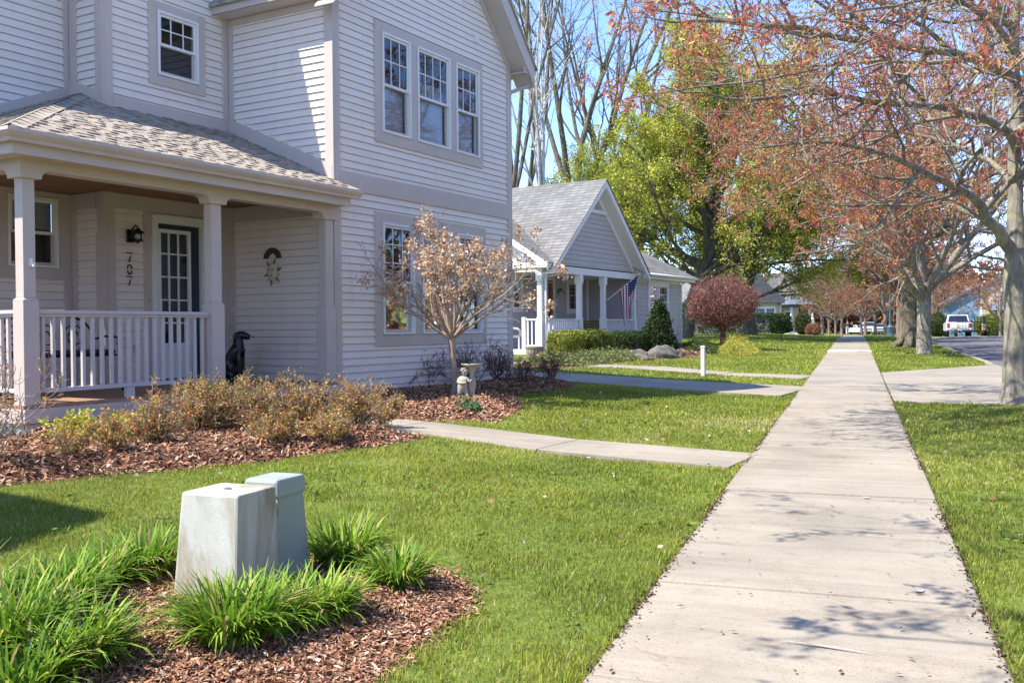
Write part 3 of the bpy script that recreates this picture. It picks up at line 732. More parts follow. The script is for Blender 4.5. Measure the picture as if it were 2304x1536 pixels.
H0, H1 = 2.225, 2.315
lo = [(-.02, H0), (.205, H0)]+corner_curve(.205, H0, .30, H1, up=True)+corner_curve(2.27, H1, 2.365, H0, up=False)+[(2.62, H0)]+corner_curve(2.62, H0, 2.715, H1)+corner_curve(4.27, H1, 4.365, H0, up=False)+[(4.648, H0)]
mb = MB(); mb.prism(lo+[(4.648, 2.50), (-.02, 2.50)], 1, -.015, .165); mb.build('porch_beam', tr, HR)
lo = [(.166, H0), (.205, H0)]+corner_curve(.205, H0, .30, H1)+corner_curve(2.3, H1, 2.45, H0, up=False)+[(AV-.03, H0)]
mb = MB(); mb.prism(lo+[(AV-.03, 2.498), (.166, 2.498)], 0, -.016, .164); mb.build('porch_beam', tr, HR)
# railing in front and at the side
def railing(kind, c, a0, a1, nb, step=None):
    mb = MB(); bx = (lambda x0, x1, y0, y1, z0, z1: mb.box(x0, x1, y0, y1, z0, z1)) if kind == 'v' else (lambda x0, x1, y0, y1, z0, z1: mb.box(y0, y1, x0, x1, z0, z1))
    bx(a0, a1, c-.045, c+.045, .90, .938); bx(a0, a1, c-.03, c+.03, .872, .899); bx(a0, a1, c-.03, c+.03, .112, .155)
    for s in (step or ()): bx(s-.05, s+.05, c-.028, c+.028, 0.0, .111)
    r = mb.build('porch_railing', mt['railtrim'], HR, bevel=.004)
    for i in range(nb):
        a = a0+(a1-a0)*(i+.75)/(nb+.5); mb = MB()
        if kind == 'v': mb.box(a-.017, a+.017, c-.017, c+.017, .156, .871)
        else: mb.box(c-.017, c+.017, a-.017, a+.017, .156, .871)
        mb.build('baluster', mt['railtrim'], r)
mt['railtrim'] = M('railing_paint', (.56, .52, .51), .5, .04, 3)
railing('v', .085, .171, 2.391, 19, (1.28,)); railing('u', .085, .171, AV-.03, 21, (1.4,))
# eave: soffit, fascia, gutter
mb = MB(); mb.box(-.235, 4.645, -.235, -.016, 2.405, 2.42); mb.box(-.235, -.017, -.016, AV-.03, 2.405, 2.42); mb.build('porch_soffit', tr, HR)
mb = MB(); mb.box(-.245, 4.66, -.245, -.225, 2.40, 2.53); mb.box(-.245, -.225, -.225, AV-.03, 2.40, 2.53); mb.build('porch_fascia', tr, HR, bevel=.003)
gp = [(0, 0), (-.065, 0), (-.075, .03), (-.10, .055), (-.12, .085), (-.12, .118), (-.108, .118), (-.108, .09), (-.01, .03), (0, .118)]
mb = MB()
gpts = [(-.246+x, 2.505+z) for x, z in gp]
# front gutter along u with mitred corner, then the side one
def sweep(mb, prof_, path):
    n_ = len(prof_); vs = []
    for (ux, vy, du, dv) in path:
        for (o_, z) in prof_: vs.append((ux+du*o_, vy+dv*o_, z))
    fs = [(i*n_+j, i*n_+(j+1) % n_, (i+1)*n_+(j+1) % n_, (i+1)*n_+j) for i in range(len(path)-1) for j in range(n_)]
    fs += [tuple(range(n_)), tuple((len(path)-1)*n_+j for j in range(n_))]
    mb.add(vs, fs)
prof_g = [(-x, 2.505+z) for x, z in gp]   # outward offset positive
sweep(mb, prof_g, [(4.78, -.246, 0, -1), (-.246, -.246, -1, -1), (-.246, AV-.03, -1, 0)])
mb.build('gutter', mt['gutter'] if 'gutter' in mt else tr, HR)
# --- shingle roof of the porch: real laminated tabs in courses
def shingle_plane(mb, org, ax, up, length, run, clip, exp_=.135, seed=1):
    """org at eave start, ax along eave, up up-slope unit vectors"""
    r = random.Random(seed); org = np.array(org); ax = np.array(ax, float); up = np.array(up, float); nn = np.cross(ax, up); nn /= np.linalg.norm(nn)
    if nn[2] < 0: nn = -nn
    k = int(run/exp_)+1
    for i in range(k):
        s0, s1 = i*exp_, min((i+1)*exp_+.02, run)
        a0, a1 = clip(s0); b0, b1 = clip(s1)
        if a1-a0 < .03: continue
        def P(a, s, h): return org+ax*a+up*s+nn*h
        mb.add([P(a0, s0, .010), P(a1, s0, .010), P(b1, s1, .004), P(b0, s1, .004), P(a0, s0, 0), P(a1, s0, 0)], [(0, 1, 2, 3), (4, 5, 1, 0)])
        a = a0+r.uniform(0, .1)
        while a < a1:
            wd = r.uniform(.06, .22); e = min(a+wd, a1)
            if e-a > .02:
                t0, t1 = max(a, b0), min(e-.012, b1)
                if t1-t0 > .02:
                    mb.add([P(a, s0-.004, .021), P(e, s0-.004, .021), P(t1, s1, .009), P(t0, s1, .009), P(a, s0-.004, .009), P(e, s0-.004, .009)], [(0, 1, 2, 3), (4, 5, 1, 0), (0, 3, 4), (1, 5, 2)])
            a = e+r.uniform(.05, .2)
sl = math.atan(.435); cs, sn = math.cos(sl), math.sin(sl)
EV, ZE = -.34, 2.615
mb = MB()
Lf = (CV-EV)/cs
shingle_plane(mb, (0, EV, ZE), (1, 0, 0), (0, cs, sn), 5, Lf, lambda s: (EV+s*cs+.0, 4.77 if s*cs+EV < FV-.03 else BU0-.03))
mb_ = MB()
# strip of the front slope that runs on to the return wall, left of the bay
shingle_plane(mb, (0, EV+Lf*cs, ZE+Lf*sn), (1, 0, 0), (0, cs, sn), 5, (AV-CV)/cs, lambda s: (CV+s*cs, BUU-.03))
shingle_plane(mb, (EV, 0, ZE), (0, 1, 0), (cs, 0, sn), 5, (BUU-EV)/cs, lambda s: (min(EV+s*cs, AV-.04), AV-.03), seed=4)
for s in np.arange(.05, 3.95, .2):   # hip caps
    a = s/math.sqrt(2)*1.0
    p = np.array([EV+a*.98, EV+a*.98, ZE+a*.98*.435+.015]); q = p+np.array([.16, .16, .16*.435])
    if q[0] > CV+.5: break
    w_ = np.array([1, -1, 0])*.085; dn = np.array([0, 0, -.03])
    mb.add([p+w_+dn, p+np.array([0, 0, .014]), p-w_+dn, q-w_+dn, q+np.array([0, 0, .004]), q+w_+dn], [(0, 1, 4, 5), (1, 2, 3, 4), (0, 5, 3, 2)])
mb.build('porch_roof', mt['shingle'], HR)
# --- door
mb = MB(); frame(mb, 'v', CV, 3.198, 4.134, -.01, 2.284, .09, -.05, .06, wb=.02); mb.box(3.19, 4.142, CV-.075, CV-.03, 2.284, 2.31)
D_ = mb.build('door', wh, HR, bevel=.004); tag(D_, 'white storm door frame with a blue door behind divided glass')
mb = MB(); mb.box(3.29, 4.044, CV-.0, CV+.045, 0.0, 2.192); mb.build('door_leaf', mt['navy'], D_)
mb = MB(); s0, s1, t0, t1 = 3.27, 3.86, .58, 2.12
mb.box(s0+.02, s1, CV-.045, CV-.005, .06, .50)
frame(mb, 'v', CV, s0+.02, s1, .50, t1, .05, .005, .045)
for i in (1, 2): bar(mb, 'v', CV, s0+.05+(s1-s0-.1)*i/3-.011, s0+.05+(s1-s0-.1)*i/3+.011, .55, t1-.05, .012, .038)
for j in range(1, 5): bar(mb, 'v', CV, s0+.07, s1-.05, t1-.02-j*.318-.011, t1-.02-j*.318+.011, .014, .036)
mb.build('storm_door', wh, D_)
mb = MB(); mb.quad((s0+.05, CV-.02, .55), (s1-.05, CV-.02, .55), (s1-.05, CV-.02, t1-.05), (s0+.05, CV-.02, t1-.05)); mb.build('door_glass', mt['glass'], D_)
mb = MB(); mb.box(3.262, 3.285, CV-.10, CV-.06, .95, 1.18); mb.box(3.255, 3.292, CV-.115, CV-.10, .98, 1.14); mb.build('door_handle', wh, D_, bevel=.006)
mb = MB(); mb.box(3.13, 3.16, CV-.045, CV-.028, 1.12, 1.16); mb.build('doorbell', mt['tan'], HR)
# --- house number
def numeral(ch, cu, zc, h=.125, w=.085):
    mb = MB(); v = CV-.03
    if ch == '7': mb.tube([(cu-w*.48, v, zc+h*.46), (cu+w*.5, v, zc+h*.46), (cu+w*.12, v, zc), (cu-w*.1, v, zc-h*.5)], .0085, 6)
    else: mb.tube([(cu+w*.42*math.sin(a), v, zc+h*.5*math.cos(a)) for a in np.linspace(0, 2*math.pi, 21)], .0085, 6)
    mb.build('house_number', mt['iron'], HR)
numeral('7', 2.838, 1.698); numeral('0', 2.838, 1.538); numeral('7', 2.832, 1.386)
mb = MB(); mb.box(2.9, 2.98, CV-.02, CV-.012, .42, .54); mb.build('outlet_cover', tr, HR)
# small white hook on the corner post
mb = MB(); mb.box(.075, .10, -.012, .02, 1.36, 1.44); mb.tube([(.087, -.012, 1.38), (.087, -.05, 1.36), (.087, -.055, 1.40)], .008, 6); mb.build('post_hook', wh, HR)
# ================================================================ NEIGHBOUR COTTAGE
NR = empty('house', tuple(NO), math.pi/2-NTH, 'single storey grey shingled cottage with white porch, steep front gable and pale roof', 'house')
gs = mt['greysiding']; ws = mt['white']
CEIL, B0, B1 = 2.62, 2.40, 2.62
GXN = .16
RB, RA, RSL = 7.0, 11.2, .63          # right room
# gable: siding field, truss boards, vent
GM, GB, GA = 3.55, 2.66, 5.22
gsl = (GA-GB)/3.05
def clipg(z): 
    d = max(0, 3.05-(z-GB)/gsl); return GM-d, GM+d
siding(MB(), 'v', -.02, .4, 6.7, GB, GA-.1, clip=clipg, ex=GXN).build('gable_wall', gs, NR)
mb = MB(); frame_lo = 4.52
mb.prism([(GM-.95, frame_lo), (GM+.95, frame_lo), (GM+.84, frame_lo+.12), (GM-.84, frame_lo+.12)], 1, -.08, -.04); mb.build('gable_board', ws, NR)
mb = MB(); k = 7
for i in range(k):
    z0 = 4.68+i*.066; d = max(.05, (GA-.10-z0)/gsl-.1); mb.hexa([(GM-d, -.07, z0), (GM+d, -.07, z0), (GM+d, -.035, z0), (GM-d, -.035, z0)], [(GM-d, -.05, z0+.05), (GM+d, -.05, z0+.05), (GM+d, -.03, z0+.05), (GM-d, -.03, z0+.05)])
mb.build('gable_vent', mt['dark'] if False else gs, NR)
for s in (-1, 1):
    dE = 3.62; zE = GA+.16-gsl*dE
    mb = MB(); mb.prism([(GM, GA+.16), (GM+s*dE, zE), (GM+s*dE, zE+.20), (GM, GA+.38)], 1, -.47, -.43); mb.build('rake_board', ws, NR)
    mb = MB(); mb.prism([(GM, GA+.14), (GM+s*dE, zE-.02), (GM+s*dE, zE+.01), (GM, GA+.17)], 1, -.43, .0)
    mb.prism([(GM, GA-.06), (GM+s*3.05, GB-.06), (GM+s*3.05, GB+.14), (GM, GA+.14)], 1, -.06, -.021); mb.build('rake_soffit', mt['cream_white'] if 'cream_white' in mt else ws, NR)
    mb = MB(); mb.prism([(GM, GA+.385), (GM+s*(dE+.05), zE+.205-.04), (GM+s*(dE+.05), zE+.235-.04), (GM, GA+.415)], 1, -.50, 4.6); mb.build('roof', mt['nroof'] if 'nroof' in mt else mt['shingle_n'], NR)
# main roof front slope with left gable end and right hip
zr = lambda v: 2.66+RSL*(v+.38)
VR = 4.0
mb = MB()
def roofquad(mb, P, th=.03):
    P = [np.array(p, float) for p in P]; mb.hexa([p-np.array([0, 0, th]) for p in P], P) if len(P) == 4 else mb.prism
roofquad(mb, [(-.32, -.38, zr(-.38)), (.25, -.38, zr(-.38)), (3.4, VR, zr(VR)), (-.32, VR, zr(VR))])
roofquad(mb, [(6.75, -.38, zr(-.38)), (12.1, -.38, zr(-.38)), (7.8, VR, zr(VR)), (3.7, VR, zr(VR))])
roofquad(mb, [(12.1, -.38, zr(-.38)), (12.1, 8.4, zr(-.38)), (7.81, VR+.01, zr(VR)), (7.80, VR, zr(VR))])
roofquad(mb, [(-.32, VR, zr(VR)), (7.8, VR, zr(VR)), (12.1, 8.4, zr(-.38)), (-.32, 8.4, zr(-.38))])
mb.build('main_roof', mt['nroof'] if 'nroof' in mt else mt['shingle_n'], NR)
mb = MB()   # left gable end rake + wall above porch side
mb.prism([(-.38, zr(-.38)-.24), (VR, zr(VR)-.24), (VR, zr(VR)-.035), (-.38, zr(-.38)-.035)], 0, -.33, -.28); mb.build('rake_board', ws, NR)
mb = MB(); siding(mb, 'u', 0.0, .02, 7.5, B1+.002, 5.6, clip=lambda z: (max(.02, (z-2.5)/RSL-.38+.02), 2*VR-max(.02, (z-2.5)/RSL-.38+.02)), ex=GXN); mb.build('end_gable_wall', mt['white'], NR)
mb = MB(); mb.box(6.85, 12.0, -.37, -.355, 2.46, 2.63); mb.box(6.95, 11.95, -.354, -.0, 2.455, 2.47); mb.box(11.985, 12.0, -.354, 8, 2.46, 2.63); mb.box(11.2, 11.98, -.0, 8, 2.455, 2.47); mb.build('eave_board', ws, NR)
mb = MB(); mb.tube([(6.9, -.43, 2.60), (12.05, -.43, 2.60)], .055, 8); mb.build('gutter', ws, NR, smooth_=True)
mb = MB(); mb.box(-.36, .55, -.37, -.3, 2.50, 2.66); mb.box(-.36, -.3, -.3, 3, 2.50, 2.66); mb.box(-.3, .55, -.3, .0, 2.50, 2.52); mb.build('porch_cornice', ws, NR)
# porch beam, posts, floor
mb = MB(); mb.box(-.1, 6.9, -.04, .16, B0, B1); mb.box(-.1, .10, .16, 2.0, B0, B1); mb.build('porch_beam', ws, NR)
for u in (-.1, 2.46, 4.25):
    mb = MB(); mb.box(u, u+.20, -.02, .18, -.3, .98); mb.box(u+.02, u+.18, .0, .16, .98, 2.12); mb.box(u-.01, u+.21, -.03, .19, 2.12, B0-.002); mb.build('porch_post', ws, NR, bevel=.006)
mb = MB(); mb.box(6.78, 6.96, -.02, .16, -.3, .98); mb.box(6.8, 6.96, .0, .14, .98, B0); mb.build('porch_post', ws, NR)
mb = MB(); mb.box(-.12, 7.0, -.0, 2.0, -.06, 0); mb.box(-.14, 7, -.03, -.001, -.3, -.02); mb.build('porch_floor', gs, NR)
mb = MB(); mb.box(-.1, 7, .16, 2.0, 2.45, 2.47); mb.build('porch_ceiling', ws, NR)
def nrail(kind, c, a0, a1, nb):
    mb = MB(); f_ = (lambda x0, x1, z0, z1, h: mb.box(x0, x1, c-h, c+h, z0, z1)) if kind == 'v' else (lambda x0, x1, z0, z1, h: mb.box(c-h, c+h, x0, x1, z0, z1))
    f_(a0, a1, .9, .95, .04); f_(a0, a1, .09, .14, .03); f_(a0, a0+.02, .14, .9, .015); r = mb.build('porch_railing', ws, NR)
    for i in range(nb):
        a = a0+(a1-a0)*(i+.5)/nb; mb = MB()
        mb.box(a-.018, a+.018, c-.018, c+.018, .14, .9) if kind == 'v' else mb.box(c-.018, c+.018, a-.018, a+.018, .14, .9)
        mb.build('baluster', ws, r)
nrail('v', .08, .1, 2.46, 19); nrail('v', .08, 4.45, 6.78, 18); nrail('u', .0, .181, .601, 3)
mb = MB(); mb.box(-.07, .07, .602, .72, -.3, 1.0); mb.build('porch_post', ws, NR)
mb = MB()   # side steps and white skirt on the left
for i in range(2): mb.box(-.14-.32*(i+1), -.14-.32*i+.0, .5, 3.2, -.42, -.06-.15*(i+1))
mb.box(-.16, -.121, .2, 4, -.42, -.03); mb.build('side_steps', ws, NR)
# walls
siding(MB(), 'v', 2.0, -.1, RB, 0, 2.46, [(3.84, 4.18, 0, 2.3), (5.35, 6.15, 1.35, 2.3), (1.5, 1.98, 1.35, 2.38)], ex=GXN).build('porch_wall', gs, NR)
siding(MB(), 'u', RB, -.0, 2.0, -.35, 2.46, ex=GXN).build('side_wall', gs, NR)
siding(MB(), 'v', 0.0, RB, RA, -.45, 2.455, [(8.1, 9.9, .9, 2.34)], ex=GXN).build('front_wall', gs, NR)
siding(MB(), 'u', RA, 0, 8, -.5, 2.5, ex=GXN, sgn=1).build('far_side_wall', gs, NR)
mb = MB(); mb.box(RA-.12, RA+.02, -.035, -.0, -.4, 2.36); mb.box(RA, RA+.03, -.0, .12, -.4, 2.36); mb.build('corner_board', ws, NR)
mb = MB(); mb.box(6.97, RA, -.036, -.0, 2.365, 2.455); mb.build('frieze_board', ws, NR)
mb = MB(); mb.box(6.75, 6.93, 1.93, 1.975, 0, 2.45); mb.build('corner_board', ws, NR)
mb = MB(); mb.tube([(RA-.02, -.38, 2.55), (RA-.02, -.08, 2.35), (RA-.02, -.07, -.35)], .035, 8); mb.build('downspout', ws, NR)
mb = MB(); mb.tube([(.05, -.40, 2.5), (.0, -.1, 2.3), (.03, -.09, 2.2), (.03, -.09, -.15), (.05, -.35, -.3), (.05, -.5, -.33)], .04, 8); mb.build('downspout', ws, NR)
mb = MB(); frame(mb, 'v', 0.0, 8.0, 9.98, .85, 2.37, .11, -.01, .04); mb.box(8.945, 9.035, -.04, .01, .96, 2.25); mb.build('window_casing', ws, NR)
window(NR, 'v', 0.0, 8.11, 8.944, .96, 2.258, 1.6, 3, 2, None); window(NR, 'v', 0.0, 9.036, 9.87, .96, 2.258, 1.6, 3, 2, None)
mb = MB(); frame(mb, 'v', 2.0, 5.22, 6.3, 1.16, 2.43, .14, -.01, .04); mb.build('window_casing', ws, NR)
window(NR, 'v', 2.0, 5.362, 6.158, 1.302, 2.29, 1.85, 3, 3, None, m_sash='trim', lowgrid=True)
mb = MB(); frame(mb, 'v', 2.0, 1.36, 2.12, 1.2, 2.44, .12, -.01, .04); mb.build('window_casing', ws, NR)
window(NR, 'v', 2.0, 1.482, 1.998, 1.32, 2.32, 1.85, 3, 2, None)
mb = MB(); frame(mb, 'v', 2.0, 3.70, 4.32, 0.0, 2.44, .1, -.02, .045, wb=.02); dn_ = mb.build('door', ws, NR)
mb = MB(); mb.box(3.80, 4.22, 1.99, 2.03, .02, 2.34); 
for z in (.2, .95, 1.6): mb.box(3.86, 4.16, 1.982, 1.99, z, z+.5)
mb.build('door_leaf', mt['red_door'], dn_)
mb = MB(); mb.lathe([(.0, 0), (.10, .0), (.10, .018), (.085, .02), (.085, .012), (0, .012)], 8); o = mb.build('house_number', ws, NR); o.rotation_euler = (math.pi/2, math.pi/8, 0); o.location = (4.45, 1.985, 1.57); o.scale = (1.1, 1.25, 1)
mb = MB(); mb.box(-.035, -.02, -.03, .03, .019, .024)
mb = MB()
for cx_ in (-.032, .03):
    if cx_ < 0: mb.tube([(4.45+cx_-.022, 1.955, 1.605), (4.45+cx_+.022, 1.955, 1.605), (4.45+cx_, 1.955, 1.535)], .006, 5)
    else:
        for dz in (.018, -.018): mb.tube([(4.45+cx_+.018*math.sin(a), 1.955, 1.57+dz+.018*math.cos(a)) for a in np.linspace(0, 2*math.pi, 11)], .005, 5)
mb.build('number_digits', mt['iron'], NR)
# ================================================================ PLANT ENGINE
def tubes(P, Rr, k):
    """P (B,n,3) centre lines, Rr (B,n) radii -> verts, quads"""
    B, n, _ = P.shape
    T = np.gradient(P, axis=1); T /= np.linalg.norm(T, axis=2, keepdims=True)+1e-9
    ref = np.where(np.abs(T[..., 2:3]) < .9, np.array([0, 0, 1.]), np.array([1., 0, 0]))
    N = np.cross(T, ref); N /= np.linalg.norm(N, axis=2, keepdims=True)+1e-9
    Bn = np.cross(T, N); a = 2*np.pi*np.arange(k)/k
    V = P[:, :, None]+Rr[:, :, None, None]*(np.cos(a)[None, None, :, None]*N[:, :, None]+np.sin(a)[None, None, :, None]*Bn[:, :, None])
    i = np.arange(n-1)[:, None]*k; j = np.arange(k)[None]
    q = np.stack([i+j, i+(j+1) % k, i+k+(j+1) % k, i+k+j], -1).reshape(-1, 4)
    F = (np.arange(B)*n*k)[:, None, None]+q[None]
    return V.reshape(-1, 3), F.reshape(-1, 4)
def rot_axis(v, ax, ang):
    c, s = math.cos(ang), math.sin(ang)
    return v*c+np.cross(ax, v)*s+ax*(ax @ v)*(1-c)
def unit(v): return v/(np.linalg.norm(v)+1e-12)
class Tree:
    """recursive branching; spec lists are indexed by level of the CHILD branch (1 = grows on given limbs)"""
    def __init__(s, seed, maxlvl, nseg, kids, ang, ratio, jit, up, rmin=.004, tip=.25, start=.2):
        s.r = np.random.default_rng(seed); s.maxlvl = maxlvl; s.nseg = nseg; s.kids = kids; s.ang = ang; s.ratio = ratio; s.jit = jit; s.up = up
        s.rmin = rmin; s.tip = tip; s.start = start; s.out = {}
    def add(s, pts, rad, lvl, grow=True, kids=None):
        pts = np.asarray(pts, float); rad = np.asarray(rad, float)
        s.out.setdefault((lvl, len(pts)), []).append((pts, rad))
        if not grow or lvl >= s.maxlvl: return
        L = np.linalg.norm(np.diff(pts, axis=0), axis=1); tot = L.sum(); cum = np.concatenate([[0], np.cumsum(L)])/tot
        c = lvl+1; k = kids if kids is not None else s.kids[c]
        k = max(0, int(round(k*s.r.uniform(.75, 1.25)))); az = s.r.uniform(0, 6.28)
        for i in range(k):
            t = s.start+(1-s.start)*(i+s.r.uniform(.1, .9))/k
            q = np.array([np.interp(t, cum, pts[:, a]) for a in range(3)]); rr_ = np.interp(t, cum, rad)
            j = min(np.searchsorted(cum, t), len(pts)-1); d = unit(pts[j]-pts[j-1])
            az += 2.4+s.r.normal(0, .5)
            per = unit(np.cross(d, [0, 0, 1.] if abs(d[2]) < .95 else [1., 0, 0])); ax = rot_axis(per, d, az)
            nd = rot_axis(d, ax, s.ang[c]*s.r.uniform(.7, 1.3))
            s.branch(q, nd, tot*s.ratio[c]*(1.15-.65*t)*s.r.uniform(.7, 1.25), max(s.rmin, min(rr_*.62, rad[0]*.5)), c)
    def branch(s, p, d, L, r, lvl, kids=None):
        n = s.nseg[lvl]; pts = [p]; st = L/n
        for i in range(n):
            d = unit(d+s.r.normal(0, s.jit[lvl], 3)+np.array([0, 0, s.up[lvl]])); p = p+d*st; pts.append(p)
        rad = np.maximum(r*(1-(1-s.tip)*np.linspace(0, 1, n+1)), s.rmin*.6)
        s.add(pts, rad, lvl, kids=kids)
    def mesh(s, sides):
        Vs, Fs, b = [], [], 0
        for (lvl, n), lst in sorted(s.out.items()):
            P = np.array([a for a, _ in lst]); Rr = np.array([q for _, q in lst])
            V, F = tubes(P, Rr, sides[min(lvl, len(sides)-1)]); Vs.append(V); Fs.append(F+b); b += len(V)
        return np.concatenate(Vs), [np.concatenate(Fs)]
    def tips(s, lvls, per, end=.0):
        """sample positions along branches of the given levels"""
        out = []; dirs = []
        for (lvl, n), lst in s.out.items():
            if lvl not in lvls: continue
            P = np.array([a for a, _ in lst]); B = len(P)
            m = s.r.poisson(per, B); idx = np.repeat(np.arange(B), m)
            t = np.clip(s.r.uniform(end, 1.02, len(idx)), 0, .999)*(n-1); i = t.astype(int); f = (t-i)[:, None]
            out.append(P[idx, i]*(1-f)+P[idx, i+1]*f); dirs.append(P[idx, i+1]-P[idx, i])
        return np.concatenate(out), np.concatenate(dirs)
def pick(r, cols, m, jit=.2):
    w = np.array([c[1] for c in cols], float); i = r.choice(len(cols), m, p=w/w.sum())
    return np.array([c[0] for c in cols])[i]*r.uniform(1-jit, 1+jit, (m, 1))
def leaves(r, P, per, size, aspect, cols, spread=.03, droop=0.0, flat=0.0, clump=None):
    """small folded diamond leaves round every point"""
    P = np.repeat(P, per, 0); m = len(P); P = P+r.normal(0, spread, (m, 3))
    d = r.normal(0, 1, (m, 3)); d[:, 2] = d[:, 2]*(1-flat)-droop; d /= np.linalg.norm(d, axis=1)[:, None]
    a = r.normal(0, 1, (m, 3)); s = np.cross(d, a); s /= np.linalg.norm(s, axis=1)[:, None]
    L = (size*r.uniform(.55, 1.35, m))[:, None]; W = L*aspect
    V = np.stack([P, P+d*L*.5+s*W*.5, P+d*L, P+d*L*.5-s*W*.5], 1).reshape(-1, 3)
    F = (np.arange(m)*4)[:, None]+np.arange(4)[None]
    if clump is None: c = pick(r, cols, m)
    else:
        w = clump; c = pick(r, cols, m)
        f = (.8+.4*vnoise(P[:, 0]*1.0+P[:, 2]*.7, P[:, 1]+P[:, 2]*.5, w, 9))[:, None]; c = c*f
    return V, F, np.repeat(np.clip(c, 0, 1), 4, 0)
def plant(name, tree, sides, bark, leafarr, leafmat_, label, cat, base, group=None, trunk_name='trunk', leaf_name='crown'):
    """thing > trunk (all wood) , crown (leaves)"""
    e = empty(name, tuple(base), 0, label, cat, group); b = np.asarray(base, float)
    V, F = tree.mesh(sides); np_mesh(trunk_name, V-b, F, bark, e, smooth_=True)
    if leafarr is not None:
        Vs, Fs, Cs, k = [], [], [], 0
        for V, F, C in leafarr: Vs.append(V); Fs.append(F+k); Cs.append(C); k += len(V)
        np_mesh(leaf_name, np.concatenate(Vs)-b, [np.concatenate(Fs)], leafmat_, e, col=np.concatenate(Cs))
    return e
def ground3(x, y): return np.array([x, y, float(gz(x, y))])
MAPLE = [((.46, .09, .085), 5), ((.50, .17, .085), 4), ((.52, .27, .10), 3), ((.60, .45, .12), 2.6), ((.42, .085, .13), 2.5), ((.48, .46, .14), 1.2)]
MAPLEF = [((.30, .085, .055), 4), ((.38, .16, .07), 4), ((.40, .22, .08), 3), ((.40, .30, .09), 1.5), ((.22, .07, .06), 2)]

# ---------------- first street maple (right edge) with hand-laid limbs
def limb(T, pts, r0, r1, lvl=1, kids=None):
    P = np.array([pz(*p) for p in pts]); 
    t = np.linspace(0, 1, len(P)); tt = np.linspace(0, 1, len(P)*2-1)
    Q = np.stack([np.interp(tt, t, P[:, i]) for i in range(3)], 1); Q[1:-1] = Q[1:-1]*.5+(Q[:-2]+Q[2:])*.25
    Q[1:] += T.r.normal(0, .02, Q[1:].shape)
    T.add(Q, r0+(r1-r0)*np.linspace(0, 1, len(Q))**.8, lvl, kids=kids)
T1 = Tree(11, 4, [0, 7, 6, 5, 4], [0, 0, 13, 8, 4], [0, 0, .85, .8, .75], [0, 0, .42, .42, .42], [0, .05, .13, .18, .22], [0, 0, .03, .03, .02], rmin=.0035, start=.14)
b1 = at(2288, 909); Z1 = float((b1-CAMP) @ FWD)
tp = [(2288, 912, Z1), (2289, 880, Z1), (2288, 800, Z1), (2288, 700, Z1), (2288, 630, Z1), (2288, 560, Z1)]
P = np.array([pz(*p) for p in tp]); T1.add(P, [.27, .205, .185, .175, .185, .16], 0, grow=False)
for pts, r0, r1, k in (
  ([(2287, 585, Z1), (2265, 545, Z1-.1), (2222, 490, Z1-.35), (2192, 440, Z1-.6), (2120, 400, Z1-1), (2010, 350, Z1-1.5), (1860, 310, Z1-2), (1700, 335, Z1-2.5)], .13, .012, 15),
  ([(2288, 570, Z1), (2284, 440, Z1+.1), (2290, 260, Z1+.1), (2282, 60, Z1+.2), (2286, -150, Z1+.2), (2270, -420, Z1+.3)], .155, .03, 13),
  ([(2286, 330, Z1), (2235, 268, Z1-.4), (2110, 240, Z1-1.1), (1960, 232, Z1-1.8), (1830, 196, Z1-2.5), (1690, 235, Z1-3.1), (1580, 212, Z1-3.6), (1490, 195, Z1-4.0)], .085, .007, 16),
  ([(2288, 180, Z1), (2150, 118, Z1-1.1), (1960, 100, Z1-2.4), (1800, 62, Z1-3.4), (1680, 48, Z1-4.0), (1560, 55, Z1-4.6), (1450, 40, Z1-5.1)], .085, .007, 16),
  ([(2284, 60, Z1+.2), (2180, 10, Z1-.8), (2010, -30, Z1-2), (1850, -40, Z1-3), (1700, -20, Z1-4), (1580, -5, Z1-4.6)], .07, .007, 15),
  ([(2288, 430, Z1+.1), (2240, 360, Z1+.6), (2100, 310, Z1+1.1), (1940, 290, Z1+1.5), (1800, 320, Z1+2), (1680, 300, Z1+2.4)], .07, .007, 15),
  ([(2290, 250, Z1+.1), (2330, 180, Z1+.9), (2280, 60, Z1+1.8), (2180, -20, Z1+2.6), (2050, -60, Z1+3.2)], .07, .01, 13),
  ([(2288, 400, Z1), (2360, 330, Z1-.6), (2480, 240, Z1-1.4), (2600, 200, Z1-2.2)], .08, .012, 10),
  ([(2290, 300, Z1), (2370, 180, Z1+.4), (2500, 60, Z1+1.0), (2650, -50, Z1+1.8)], .08, .012, 10),
  ([(2250, 525, Z1-.2), (2180, 470, Z1+.3), (2080, 440, Z1+.9), (1960, 460, Z1+1.4), (1850, 450, Z1+1.8)], .05, .007, 11),
  ([(2284, -40, Z1+.2), (2260, -200, Z1-3), (2230, -380, Z1-6), (2190, -560, Z1-8.2), (2100, -760, Z1-9.8)], .07, .008, 14),
  ([(2286, 130, Z1+.1), (2230, 40, Z1-1.6), (2140, -20, Z1-3.4), (2010, 10, Z1-5.0), (1880, 40, Z1-6.0)], .06, .007, 13)):
    limb(T1, pts, r0, r1, 1, k)
def _cull(b):
    q = (b[0]-CAMP) @ CAMR; d = np.maximum(-q[:, 2], .1); px = CX+FPX*q[:, 0]/d; py = CY-FPX*q[:, 1]/d
    return ((px < 1500) & (py > 260)).any() or ((px < 1720) & (py > 560)).any() or (px < 1290).any()
T1.out = {k_: [b_ for b_ in l_ if not _cull(b_)] for k_, l_ in T1.out.items()}; T1.out = {k_: [(p_, r_*.85 if k_[0] > 0 else r_) for p_, r_ in l_] for k_, l_ in T1.out.items() if l_}
tp_, _ = T1.tips((3, 4), 3.3, .25)
rT = T1.r
keep = rT.random(len(tp_)) < .85; tp_ = tp_[keep]
